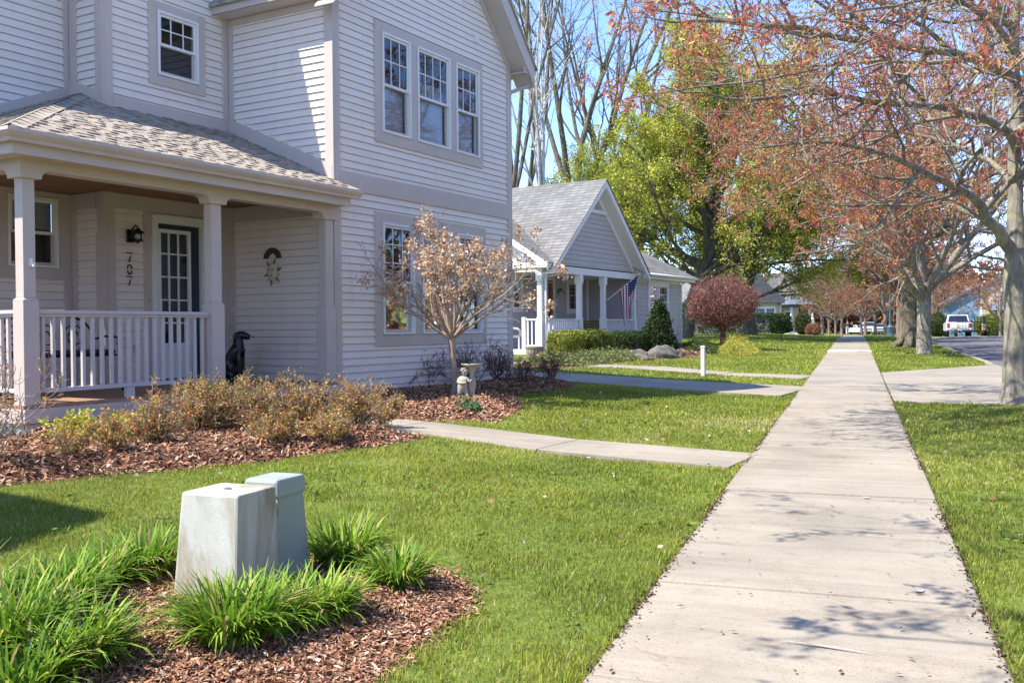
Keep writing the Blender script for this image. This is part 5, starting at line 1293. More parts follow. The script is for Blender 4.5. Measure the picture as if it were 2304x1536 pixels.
E_ = [(0, 1), (1, 2), (2, 3), (3, 4), (4, 5), (5, 6), (0, 7), (7, 8), (8, 9), (9, 10), (0, 11), (11, 12), (12, 13), (13, 14), (2, 15), (15, 16), (16, 17), (17, 18), (2, 19), (19, 20), (20, 21), (21, 22)]
skin('body', N_, E_, mt['cherub'], e)
mb = MB()
for i in range(16):
    a = i*2.4; z = 1-i/10; s = math.sqrt(max(.05, 1-z*z)); mb.lathe([(0, -.016), (.013, -.008), (.016, 0), (.012, .01), (0, .015)], 7, (.022+.05*s*math.cos(a), -.004+.05*s*math.sin(a), .435+.035*z))
mb.build('curls', mt['cherub'], e, smooth_=True)
mb = MB(); mb.lathe([(.05, .0), (.055, .03), (.035, .06), (.045, .16), (.06, .24), (.05, .30), (.034, .36), (.042, .42), (.075, .46), (.10, .485), (.14, .505), (.145, .52), (.12, .515), (.06, .50), (0, .49)], 24, (.115, .03, 0)); mb.build('basin', mt['cherub'], e, smooth_=True)
mb = MB(); mb.lathe([(.0, -.04), (.12, -.04), (.125, .0), (.11, .015), (0, .015)], 14, (.03, 0, 0), 1.3, .8); mb.build('plinth', mt['cherub'], e)
# --- black dog statue sitting on the porch
e = empty('dog_statue', tuple(hw(4.02, 1.28, 0)), AZR-R_(8), 'glossy black sitting dog statue behind the middle porch post', 'statue')
N_ = [(-.17, 0, .13, .115), (-.12, 0, .27, .105), (-.04, 0, .40, .10), (.015, 0, .50, .088), (.02, 0, .58, .074), (.03, 0, .655, .080), (.085, 0, .655, .066), (.14, 0, .632, .050), (.195, 0, .615, .038),
      (.03, -.055, .40, .05), (.05, -.06, .26, .034), (.045, -.06, .12, .026), (.055, -.06, .03, .026), (.10, -.06, .018, .022),
      (.03, .055, .40, .05), (.05, .06, .26, .034), (.045, .06, .12, .026), (.055, .06, .03, .026), (.10, .06, .018, .022),
      (-.10, -.11, .12, .075), (-.02, -.13, .10, .05), (-.08, -.13, .03, .03), (.02, -.13, .02, .026),
      (-.10, .11, .12, .075), (-.02, .13, .10, .05), (-.08, .13, .03, .03), (.02, .13, .02, .026), (-.27, 0, .05, .03), (-.36, .05, .03, .018)]
E_ = [(0, 1), (1, 2), (2, 3), (3, 4), (4, 5), (5, 6), (6, 7), (7, 8), (2, 9), (9, 10), (10, 11), (11, 12), (12, 13), (2, 14), (14, 15), (15, 16), (16, 17), (17, 18), (0, 19), (19, 20), (20, 21), (21, 22), (0, 23), (23, 24), (24, 25), (25, 26), (0, 27), (27, 28)]
skin('body', N_, E_, mt['bronze'], e)
for s in (-1, 1):
    skin('ear', [(.02, s*.055, .69, .02), (.0, s*.078, .65, .026), (-.005, s*.083, .59, .024), (.005, s*.078, .55, .012)], [(0, 1), (1, 2), (2, 3)], mt['bronze'], e)
mb = MB(); mb.lathe([(0, -.012), (.014, -.006), (.016, 0), (.012, .010), (0, .013)], 10, (.232, 0, .622)); mb.build('nose', mt['bronze'], e, smooth_=True)
# --- sun face plaque on the side wall (wall normal is -u)
su, sv, sz = BU0-.022, 1.178, 1.555
e = empty('sun_plaque', tuple(hw(su, sv, sz)), math.pi/2-HT, 'pale ceramic sun face plaque under a dark arch on the porch side wall', 'wall ornament')
mt['ceramic'] = M('pale_ceramic', (.66, .57, .44), .6, .1, 20); mt['verdigris'] = M('verdigris_metal', (.15, .18, .15), .6, .3, 30); mt['darkarch'] = M('dark_arch_metal', (.06, .05, .042), .5, .3, 30)
mb = MB(); ring = [(.0, -.045), (.055, -.042), (.095, -.03), (.115, -.012), (.12, 0)]
vs, fs = [], []; nn_ = 22
for r_, x_ in ring:
    for j in range(nn_): a = 2*math.pi*j/nn_; vs.append((x_, r_*.86*math.cos(a), r_*1.12*math.sin(a)))
fs = [(i*nn_+j, i*nn_+(j+1) % nn_, (i+1)*nn_+(j+1) % nn_, (i+1)*nn_+j) for i in range(len(ring)-1) for j in range(nn_)]
mb.add(vs, fs); mb.build('face', mt['ceramic'], e, smooth_=True)
mb = MB(); mb.tube([(-.046, 0, .03), (-.062, 0, -.005), (-.066, 0, -.025), (-.045, 0, -.035)], [.006, .010, .013, .006], 8); mb.build('nose', mt['ceramic'], e, smooth_=True)
for s in (-1, 1):
    mb = MB(); mb.tube([(-.044, s*.018, .04), (-.043, s*.034, .047), (-.038, s*.05, .04)], .005, 6); mb.build('brow', mt['darkarch'], e)
    mb = MB(); mb.tube([(-.045, s*.02, .022), (-.043, s*.034, .018), (-.04, s*.048, .022)], .0045, 6); mb.build('eye', mt['darkarch'], e)
mb = MB(); mb.tube([(-.043, -.026, -.052), (-.047, 0, -.058), (-.043, .026, -.052)], .006, 6); mb.build('mouth', mt['red_door'], e)
for i in range(12):
    a = 2*math.pi*(i+.5)/12; c, s = math.cos(a), math.sin(a); L_ = .21 if i % 2 else .17
    def pp(r_, off, x_): return (x_, (c*r_-s*off)*.92, (s*r_+c*off)*1.12)
    mb = MB(); mb.add([pp(.095, .028, -.004), pp(.095, -.028, -.004), pp(L_, 0, -.004), pp(.13, 0, -.028), pp(.095, 0, -.02)], [(0, 1, 2), (0, 2, 3), (1, 3, 2), (0, 3, 4), (1, 4, 3)]); mb.build('ray', mt['verdigris'] if i % 2 else mt['ceramic'], e)
mb = MB(); inner = [(math.cos(a)*.085, math.sin(a)*.085) for a in np.linspace(.1, math.pi-.1, 13)]; outer = [(math.cos(a)*.165, math.sin(a)*.165) for a in np.linspace(math.pi-.05, .05, 13)]
mb.prism([(y_, z_+.185) for y_, z_ in inner+outer], 0, -.025, .0); mb.build('arch', mt['darkarch'], e)
# --- wall lantern
e = empty('wall_lantern', tuple(hw(2.86, CV-.02, 1.985)), math.pi/2-HT, 'black wall lantern with clear glass above the house number', 'lantern')
mb = MB(); mb.box(-.065, .065, -.022, 0, -.09, .085); mb.build('back_plate', mt['iron'], e, bevel=.01)
mb = MB(); mb.tube([(0, -.02, .03), (0, -.06, .10), (0, -.11, .135), (0, -.15, .11), (0, -.15, .075)], .011, 8); mb.tube([(0, -.02, -.04), (0, -.09, -.075), (0, -.15, -.085)], .008, 8); mb.build('arm', mt['iron'], e, smooth_=True)
mb = MB(); mb.lathe([(.012, .095), (.03, .085), (.055, .06), (.09, .035), (.092, .028), (.0, .03)], 16, (0, -.15, 0)); mb.build('hood', mt['iron'], e, smooth_=True)
mb = MB(); mb.lathe([(.052, .03), (.056, -.02), (.05, -.065)], 16, (0, -.15, 0)); mb.build('glass_shade', mt['glass'], e, smooth_=True)
mb = MB(); mb.lathe([(.0, -.066), (.07, -.066), (.072, -.078), (.02, -.088), (.012, -.11), (0, -.112)], 16, (0, -.15, 0)); mb.build('base_ring', mt['iron'], e, smooth_=True)
mb = MB(); mb.lathe([(.012, -.06), (.014, -.03), (.022, -.01), (.018, .012), (0, .02)], 12, (0, -.15, 0)); mb.build('bulb', mt['white'], e, smooth_=True)
# --- iron bench and glass side table on the porch
e = empty('iron_bench', tuple(hw(1.45, 1.55, 0)), math.pi/2-HT, 'black scrolled iron bench behind the porch railing', 'bench')
W_ = .62
mb = MB(); mb.tube([(-W_, .18, .45), (-W_, .22, .72), (-W_*.8, .24, .86), (-W_*.4, .25, .92), (0, .25, .94), (W_*.4, .25, .92), (W_*.8, .24, .86), (W_, .22, .72), (W_, .18, .45)], .016, 8)
for x in (-.38, 0, .38):
    mb.tube([(x+.16*math.cos(a)*(.3+.7*a/9), .235, .66+.15*math.sin(a)*(.3+.7*a/9)) for a in np.linspace(0, 9, 24)], .009, 6)
mb.build('back_frame', mt['iron'], e, smooth_=True)
mb = MB()
for i in range(9): mb.tube([(-W_, -.28+.055*i, .43+.004*(i % 2)), (W_, -.28+.055*i, .43+.004*(i % 2))], .009, 6)
mb.build('seat', mt['iron'], e, smooth_=True)
for s in (-1, 1):
    mb = MB(); mb.tube([(s*W_, .2, .62), (s*W_, 0, .66), (s*W_, -.24, .65), (s*W_, -.33, .60), (s*W_, -.30, .54), (s*W_, -.25, .57)], .013, 8); mb.build('armrest', mt['iron'], e, smooth_=True)
    for y in (-.27, .2):
        mb = MB(); mb.tube([(s*W_, y, .62 if y < 0 else .5), (s*W_, y*1.05, .3), (s*W_*1.04, y*1.15, .0)], .014, 8); mb.build('leg', mt['iron'], e, smooth_=True)
mb = MB(); mb.box(-W_+.03, W_-.03, -.27, .16, .445, .50); mb.build('cushion', mt['cloth_dark'], e, bevel=.02)
mt['tableglass'] = M('frosted_green_glass', (.38, .56, .53), .15, .05)
e = empty('side_table', tuple(hw(.42, 1.25, 0)), 0, 'small round pale green glass table in the porch corner', 'table')
mb = MB(); mb.lathe([(0, .665), (.30, .665), (.305, .672), (.30, .68), (0, .68)], 28); mb.build('table_top', mt['tableglass'], e, smooth_=False)
for i in range(3):
    a = i*2.09; c, s = math.cos(a), math.sin(a); mb = MB(); mb.tube([(.22*c, .22*s, .66), (.10*c, .10*s, .35), (.25*c, .25*s, 0)], .011, 6); mb.build('leg', mt['iron'], e, smooth_=True)
# --- neighbour's things -------------------------------------------
# flag on a raked pole
p0 = nw(4.35, -.03, 1.56); Z0 = float((p0-CAMP) @ FWD); p1 = pz(1437, 617, Z0-.55)
e = empty('flag', tuple(p0), 0, 'stars and stripes flag hanging from a white pole on the cottage porch post', 'flag')
ax_ = p1-p0
mb = MB(); mb.tube([(0, 0, 0), tuple(ax_*1.02)], .016, 8); mb.lathe([(0, -.03), (.03, 0), (0, .03)], 8, tuple(ax_*1.03)); mb.build('flag_pole', mt['white'], e)
mb = MB(); mb.tube([(0, .05, -.05), tuple(ax_*.06)], .03, 8); mb.build('bracket', mt['steel'], e)
nu, nv = 39, 60; mb = MB(); vs = []
h0, h1 = ax_*.99, ax_*.42
side = unit(np.cross(ax_, [0, 0, 1])); 
for i in range(nu+1):
    s = i/nu
    for j in range(nv+1):
        t = j/nv; q = h0*(1-s)+h1*s; cen = h0*.35+h1*.65
        drop = 1.22*t*(1+.12*s)
        q = q+(cen-q)*(.62*t**.9)*np.array([1, 1, 0]); q = q+np.array([0, 0, -drop+.0*s])
        q = q+side*(.07*t*math.sin(9*s+1.2*t)+.02*math.sin(17*s))
        vs.append(tuple(q))
b_ = 0; mb.v = vs
for i in range(nu):
    for j in range(nv):
        a = i*(nv+1)+j; mb.f.append((a, a+1, a+nv+2, a+nv+1))
        stripe = i//3; canton = stripe < 7 and j < nv*.40
        if canton: mb.m.append(1 if (i % 3 == 1 and (j % 4 == (1 if (i//3) % 2 else 3))) else 2)
        else: mb.m.append(0 if stripe % 2 == 0 else 1)
mt['flagred'] = M('flag_red', (.36, .02, .035), .8, .08); mt['flagblue'] = M('flag_blue', (.02, .03, .10), .8, .08)
mb.build('cloth', [mt['flagred'], mt['cloth_white'], mt['flagblue']], e, smooth_=True)
# wicker chair
mt['wicker'] = M('white_wicker', (.66, .64, .58), .7, .12, 40, .6, 120)
e = empty('wicker_chair', tuple(nw(.35, 1.35, 0)), math.pi/2-NTH+.5, 'white wicker armchair at the left end of the cottage porch', 'chair')
mb = MB(); mb.box(-.27, .27, -.27, .25, .36, .43); mb.build('seat', mt['wicker'], e, bevel=.02)
mb = MB(); mb.hexa([(-.27, .22, .43), (.27, .22, .43), (.27, .27, .43), (-.27, .27, .43)], [(-.25, .32, .92), (.25, .32, .92), (.25, .37, .92), (-.25, .37, .92)]); mb.build('backrest', mt['wicker'], e, bevel=.02)
for s in (-1, 1):
    mb = MB(); mb.tube([(s*.27, .30, .80), (s*.31, .10, .68), (s*.31, -.2, .64), (s*.30, -.28, .58), (s*.28, -.28, .4)], .035, 8); mb.build('armrest', mt['wicker'], e, smooth_=True)
    for y in (-.24, .22):
        mb = MB(); mb.box(s*.25-.025, s*.25+.025, y-.025, y+.025, 0, .36); mb.build('leg', mt['wicker'], e)
mb = MB(); mb.box(-.24, .24, -.255, -.235, .10, .34); mb.build('skirt', mt['yellowwood'], e)
# bench swing
e = empty('porch_swing', tuple(nw(6.0, 1.25, .42)), math.pi/2-NTH+1.57, 'olive wooden bench swing hanging in the cottage porch', 'swing')
mb = MB()
for i in range(5): mb.box(-.6, .6, -.22+.09*i, -.14+.09*i, 0, .025)
mb.build('seat', mt['yellowwood'], e)
mb = MB()
for i in range(5): mb.box(-.6, .6, .24+.02*i, .26+.02*i, .06+.09*i, .135+.09*i)
mb.build('backrest', mt['yellowwood'], e)
for s in (-1, 1):
    mb = MB(); mb.box(s*.6-.025, s*.6+.025, -.22, .26, .22, .26); mb.box(s*.6-.02, s*.6+.02, -.2, -.16, 0.026, .22); mb.build('armrest', mt['yellowwood'], e)
    mb = MB(); mb.tube([(s*.58, -.18, .26), (s*.58, .02, 1.3), (s*.58, .02, 2.02)], .007, 5); mb.tube([(s*.58, .24, .26), (s*.58, .02, 1.3)], .007, 5); mb.build('chain', mt['steel'], e)
e = empty('wall_planter', tuple(nw(4.62, 1.965, 1.95)), math.pi/2-NTH, 'small plaque of dried flowers beside the cottage door', 'wall ornament')
mb = MB(); mb.lathe([(.02, -.10), (.07, -.09), (.09, -.02), (.08, -.01), (0, -.01)], 12, (0, -.07, 0), 1, .7); mb.build('basket', mt['wicker'], e, smooth_=True)
V, F, C = leaves(np.random.default_rng(3), np.array([[0, -.07, .03]]), 60, .07, .6, [((.2, .08, .06), 2), ((.3, .3, .25), 1)], .05); np_mesh('flowers', V, [F], mt['leaf'], e, col=C)
# ribbed planter tub at the porch corner
pb = nw(-.35, .1, -.36)
e = empty('planter_tub', tuple(pb), 0, 'pale fluted round tub by the cottage downspout', 'planter')
mb = MB(); n2 = 36; prf = [(.24, 0), (.27, .40), (.29, .42), (.29, .46), (.25, .46), (.24, .40), (0, .40)]
mb.lathe(prf, n2)
mb.v = [(x*(1+.035*math.cos(18*math.atan2(y, x))) if z < .41 else x, y*(1+.035*math.cos(18*math.atan2(y, x))) if z < .41 else y, z) for x, y, z in mb.v]
mb.build('tub', mt['concrete'], e)
# clipped hedges, yew cone, ball shrubs: leaf shells over a twig core
def clipped(name, base, shape, dims, n_, cols, lsz, label, group=None, seed=0, rz=0):
    r = np.random.default_rng(seed); m = n_
    if shape == 'box':
        x, y, z = [r.uniform(-1, 1, m) for _ in range(3)]; v = np.stack([x, y, z], 1); f = r.integers(0, 5, m); v[f == 0, 0] = 1; v[f == 1, 0] = -1; v[f == 2, 1] = 1; v[f == 3, 1] = -1; v[f == 4, 2] = 1
        l4 = (np.abs(v)**6).sum(1)**(1/6); v = v/np.maximum(l4, .93)[:, None]; v *= (1-.16*r.beta(1, 2.5, m))[:, None]
        P = v*np.array(dims)/2; P[:, 2] += dims[2]/2
    elif shape == 'cone':
        t = r.beta(1, 1.5, m); a = r.uniform(0, 2*np.pi, m); R0 = dims[0]/2*(1-t)**.62*(.86+.14*np.sin(3*a+9*t))*(.75+.3*r.random(m)); R0 = np.where(t < .12, R0*(.8+t*1.6), R0)
        P = np.stack([R0*np.cos(a), R0*np.sin(a), t*dims[2]], 1)
    else:
        v = r.normal(0, 1, (m, 3)); v /= np.linalg.norm(v, axis=1)[:, None]; P = v*np.array(dims)/2*(1-.2*r.beta(1, 2, m))[:, None]; P[:, 2] = np.maximum(P[:, 2]+dims[2]/2, .02)
    P = P+.05*np.array(dims)*np.stack([vnoise(P[:, 1], P[:, 2], .3, 2)-.5, vnoise(P[:, 0], P[:, 2], .3, 3)-.5, vnoise(P[:, 0], P[:, 1], .3, 4)-.5], 1)
    c, s = math.cos(rz), math.sin(rz); P = np.stack([P[:, 0]*c-P[:, 1]*s, P[:, 0]*s+P[:, 1]*c, P[:, 2]], 1)
    V, F, C = leaves(r, P, 4, lsz, .55, cols, lsz*.6, 0, clump=.35)
    e = empty(name, tuple(base), 0, label, 'shrub', group); np_mesh('foliage', V, [F], mt['leaf'], e, col=C)
    T = Tree(seed, 2, [0, 4, 3], [0, 0, 5], [0, 0, .6], [0, 0, .4], [0, .1, .15], [0, .05, .02], rmin=.006)
    for i in range(9):
        a = i*2.4; el = .15+.07*i; T.branch(np.array([0, 0, -.02]), np.array([math.cos(a)*math.sin(el), math.sin(a)*math.sin(el), math.cos(el)]), min(dims)*.75, .02, 1)
    V, F = T.mesh([5, 5, 4]); np_mesh('stems', V, F, mt['twig'], e)
    return e
BOXW = [((.24, .28, .035), 4), ((.33, .34, .05), 3), ((.14, .19, .025), 3), ((.40, .32, .08), 1)]; DKG = [((.03, .055, .018), 4), ((.05, .085, .02), 3), ((.08, .11, .025), 1)]
clipped('boxwood_hedge', gl(at(1283, 806), 0), 'box', (1.5, .8, .72), 2600, BOXW, .055, 'clipped yellow green boxwood in front of the cottage railing, sunlit tone in its leaf colours', 'clipped shrubs at the cottage', 301, math.pi/2-NTH)
clipped('boxwood_hedge', gl(at(1335, 803), 0), 'box', (1.1, .8, .70), 2000, [((.12, .15, .03), 4), ((.18, .2, .035), 3), ((.07, .10, .02), 3)], .055, 'boxwood with shade darkened leaf colours joined to the sunlit toned one before the porch opening', 'clipped shrubs at the cottage', 302, math.pi/2-NTH)  # same boxwood palette darkened, so its shade sits in the leaf colours
clipped('yew_hedge', gl(at(1415, 800), 0), 'box', (1.7, 1.0, .66), 2600, DKG, .06, 'low dark green yew hedge between porch post and yew cone', 'clipped shrubs at the cottage', 303, math.pi/2-NTH)
clipped('yew_cone', gl(at(1482, 800), 0), 'cone', (1.25, 1.25, 1.56), 4600, DKG, .07, 'tall dark green yew cone before the cottage window', None, 304)
for i, (px, py, w, h, dp, lab) in enumerate(((1383, 808, .50, .30, .4, 'small brown rounded boulder nearest the porch opening'), (1430, 808, .75, .34, .5, 'flat tan boulder, middle of the three under the hedge'), (1492, 806, 1.05, .50, .7, 'largest grey boulder below the yew cone'), (1455, 811, .5, .16, .4, 'low flat stone in front of the tan boulder'), (1527, 803, .34, .30, .3, 'small upright tan stone at the cottage corner'))):
    bm = bmesh.new(); bmesh.ops.create_icosphere(bm, subdivisions=4, radius=.5); rs = np.random.default_rng(400+i)
    for v in bm.verts:
        q = np.array(v.co); f = 1+.45*(vnoise(q[0]*1+3+i, q[1]*1+q[2]*.8+5, .35, 3)-.5)+.26*(vnoise(q[0]+q[2]+i, q[1]-q[2]+9, .15, 4)-.5); v.co = Vector(q*f); v.co.z = v.co.z*(1 if v.co.z > 0 else .3)
    for v in bm.verts: v.co = Vector((v.co.x*w*.92, v.co.y*dp*.95, v.co.z*h*1.35))
    me = bpy.data.meshes.new('boulder'); bm.to_mesh(me); bm.free(); o = link('boulder', me, mt['stone'], smooth_=True); o.location = gl(at(px, py), 0.02); o.rotation_euler = (0, 0, AZR+i*.2); tag(o, lab, 'boulder', 'boulders at the cottage')
# ground cover in front of the cottage and yellow creeping shrub
def cover(name, pts, n_, h, cols, lsz, lab, cat, grp=None, kind=None, seed=0):
    r = np.random.default_rng(seed); pts = np.array(pts); a, b = pts.min(0), pts.max(0); x = r.uniform(a[0], b[0], n_); y = r.uniform(a[1], b[1], n_); k = inpoly(x, y, pts); x, y = x[k], y[k]
    e_ = edge_dist(x, y, pts); hh = h*smooth(e_/.5)*(.5+.7*vnoise(x, y, .3, 6)); P = np.stack([x, y, gz(x, y)+.03+hh*r.random(len(x))**.6], 1)
    V, F, C = leaves(r, P, 4, lsz, .55, cols, lsz*.7, 0, clump=.4); b0 = np.array([x.mean(), y.mean(), float(gz(x.mean(), y.mean()))]); 
    o = np_mesh(name, V-b0, [F], mt['leaf'], col=C); o.location = b0; return tag(o, lab, cat, grp, kind)
cover('ground_cover', [P2(*q) for q in ((1185, 828), (1260, 829), (1330, 824), (1430, 813), (1470, 807), (1400, 803), (1300, 808), (1230, 812), (1185, 815))], 5200, .22, [((.16, .20, .06), 4), ((.24, .27, .08), 3), ((.10, .13, .05), 3), ((.33, .30, .14), 1)], .06, None, None, kind='stuff', seed=5)
cover('creeping_shrub', [P2(*q) for q in ((1612, 797), (1650, 801), (1695, 799), (1708, 790), (1680, 780), (1640, 778), (1618, 785))], 4200, .55, [((.44, .40, .06), 4), ((.54, .48, .12), 3), ((.30, .31, .05), 3)], .055, 'low golden creeping shrub below the dark red ball tree', 'shrub', seed=6)
cover('dark_ground_cover', [P2(*q) for q in ((1535, 792), (1600, 801), (1625, 797), (1625, 784), (1580, 778), (1535, 780))], 2600, .30, [((.05, .08, .025), 3), ((.09, .12, .03), 2)], .06, 'dark low plants between the cottage corner and the ball tree', 'shrub', seed=7)
# white marker post, path light
pu = gl(at(1582, 846)); e = empty('marker_post', tuple(pu), AZR-R_(20), 'slim white utility marker post on the lawn by the neighbour path', 'post')
Zu = float((pu-CAMP) @ FWD); hu = 68*Zu/FPX
mb = MB(); mb.box(-.042, .036, -.04, .045, -.1, hu-.012); mb.build('shaft', mt['white'], e, bevel=.008)
mb = MB(); mb.box(-.048, .042, -.046, .05, hu-.05, hu); mb.build('cap', mt['white'], e, bevel=.01)
mb = MB(); mb.box(.037, .05, -.03, .04, .0, hu-.1); mb.build('cover_rail', mt['steel'], e)
pl = gl(at(1759, 771)); Zl = float((pl-CAMP) @ FWD); hl = 24*Zl/FPX
e = empty('path_light', tuple(pl), 0, 'thin black garden stake on the far lawn in front of the cream cottage', 'garden stake')
mb = MB(); mb.tube([(0, 0, -.05), (0, 0, hl)], .022, 6); mb.build('stake', mt['iron'], e)
mb = MB(); mb.lathe([(0, hl+.03), (.06, hl+.01), (.065, hl-.01), (.03, hl-.02), (.03, hl-.06), (0, hl-.07)], 10); mb.build('head', mt['iron'], e)
# litter on the pavement
r = np.random.default_rng(77); m = 520
y = 3+r.gamma(1.6, 5.5, m); x = r.uniform(-.9, .5, m); edge = r.random(m) < .45; x[edge] = np.where(r.random(edge.sum()) < .55, -.9+np.abs(r.normal(0, .05, edge.sum())), .5-np.abs(r.normal(0, .06, edge.sum())))
P = np.stack([x, y, gz(x, y)+.029], 1); V, F, C = leaves(r, P, 1, .030, .45, [((.20, .06, .04), 3), ((.12, .07, .04), 3), ((.3, .17, .09), 2)], 0, 0, .85)
V = V.reshape(-1, 4, 3); V[:, :, 2] = P[:, None, 2]+.3*(V[:, :, 2]-P[:, None, 2]).clip(0); o = np_mesh('fallen_buds', V.reshape(-1, 3), [F], mt['dryleaf'], col=C); tag(o, kind='stuff')
m = 5200; y = 3+r.gamma(1.5, 5, m); y = y[y < 40]; y = y[r.random(len(y)) < .25+.75*vnoise(y, y*0, .6, 12)]; m = len(y); sgn = r.random(m) < .55; x = np.where(sgn, -.908-r.normal(.0, .014, m), .518+r.normal(.0, .014, m)); P = np.stack([x, y, gz(x, y)+.022], 1)
V, F, C = leaves(r, P, 1, .019, .6, [((.05, .03, .02), 4), ((.10, .06, .04), 3), ((.17, .10, .06), 1)], 0, 0, .7); o = np_mesh('edge_soil', V, [F], mt['mulchchip'], col=C); tag(o, kind='stuff')
# fallen leaves and weeds in the lawn
m = 900; x = r.uniform(-6, 3.2, m); y = 3+r.gamma(2, 4, m); k = clear(x, y) & infrust(x, y, gz(x, y)); x, y = x[k], y[k]; P = np.stack([x, y, gz(x, y)+.036], 1)
V, F, C = leaves(r, P[:150], 1, .045, .6, [((.55, .42, .28), 3), ((.62, .56, .46), 2), ((.36, .2, .1), 2)], 0, 0, .8); o = np_mesh('fallen_leaves', V, [F], mt['dryleaf'], col=C); tag(o, kind='stuff')
V, F, C = leaves(r, P[150:290], 9, .042, .4, [((.11, .20, .025), 3), ((.17, .26, .035), 2)], .018, -.1, .6); o = np_mesh('lawn_weeds', V, [F], mt['leaf'], col=C); tag(o, kind='stuff')
# worn white paint line and two pale scraps on the slab
def flat(name, pts, dz, mat, lab, cat):
    p = [at(*q) for q in pts]; p = [np.array([a[0], a[1], float(gz(a[0], a[1]))+dz]) for a in p]; c = sum(p)/len(p); mb = MB(); k = len(p)
    mb.add([q-c for q in p]+[q-c+np.array([0, 0, .0006]) for q in p], [tuple(range(k, 2*k))]+[(i, (i+1) % k, k+(i+1) % k, k+i) for i in range(k)]); o = mb.build(name, mat); o.location = c; return tag(o, lab, cat)
flat('chalk_line', [(1743, 1455), (1765, 1457), (1850, 1470), (1972, 1487), (1972, 1488.6), (1900, 1478.6), (1830, 1468.8), (1760, 1458.2)] , .0265, M('worn_chalk', (.43, .40, .355), .9, .35, 30), 'faint white chalk streak across the nearest sidewalk slab', 'chalk mark')
flat('paper_scrap', [(2057, 1341), (2063, 1344), (2076, 1345), (2081, 1343), (2070, 1340)], .027, M('grey_paper', (.40, .40, .41), .9), 'pale paper scrap lying on the sidewalk in dappled shade', 'litter')
flat('paper_scrap', [(1940, 1126), (1957, 1127), (1957, 1129), (1944, 1129)], .027, M('grey_paper', (.40, .40, .41), .9), 'tiny pale paper scrap on the third sidewalk slab', 'litter')
# ================================================================ FAR STREET: LAMP, VEHICLES, HOUSES, WALKER
plm = at_depth(2003, 752, 74)
e = empty('street_lamp', tuple(plm), 0, 'dark blue green fluted street lamp post on the verge among the maples', 'street lamp')
mb = MB(); mb.lathe([(.0, -.1), (.30, -.1), (.30, .12), (.24, .18), (.24, .62), (.27, .66), (.20, .75), (.12, .85), (.10, 1.0)], 12); mb.build('base', mt['greenmetal'], e)
mb = MB(); mb.lathe([(.10, 1.0), (.085, 2.4), (.065, 4.0), (.10, 4.05), (.05, 4.12), (.05, 4.3)], 12); mb.build('shaft', mt['greenmetal'], e)
mb = MB(); mb.lathe([(.05, 4.3), (.17, 4.4), (.22, 4.7), (.15, 4.95), (.05, 5.0)], 12); mb.build('globe', mt['glass'], e, smooth_=True)
mb = MB(); mb.lathe([(.22, 4.93), (.10, 5.08), (.03, 5.25), (0, 5.27)], 12); mb.build('cap', mt['greenmetal'], e)
def wheel(par, x, y, r_, w_=.24):
    """axle along x"""
    mb = MB(); prf = [(r_*.62, -w_/2), (r_*.95, -w_/2), (r_, -w_*.35), (r_, w_*.35), (r_*.95, w_/2), (r_*.62, w_/2)]
    n_ = 20; vs = [(x+h, y+q*math.cos(2*math.pi*j/n_), r_+q*math.sin(2*math.pi*j/n_)) for q, h in prf for j in range(n_)]
    fs = [(i*n_+j, i*n_+(j+1) % n_, (i+1)*n_+(j+1) % n_, (i+1)*n_+j) for i in range(5) for j in range(n_)]
    mb.add(vs, fs); t = mb.build('wheel', mt['tyre'], par, smooth_=True)
    mb = MB()
    for j in range(5):
        a = 2*math.pi*j/5; c, s = math.cos(a), math.sin(a); mb.add([(x-w_*.42, y-s*.05, r_+c*.05), (x-w_*.42, y+s*.05, r_-c*.05), (x-w_*.42, y+c*r_*.6+s*.04, r_+s*r_*.6-c*.04), (x-w_*.42, y+c*r_*.6-s*.04, r_+s*r_*.6+c*.04)], [(0, 1, 2, 3)])
    vs = [(x-w_*.3, y+q*math.cos(2*math.pi*j/n_), r_+q*math.sin(2*math.pi*j/n_)) for q in (.02, r_*.63) for j in range(n_)]
    mb.add(vs, [(j, (j+1) % n_, n_+(j+1) % n_, n_+j) for j in range(n_)]); mb.build('rim', mt['steel'], t)
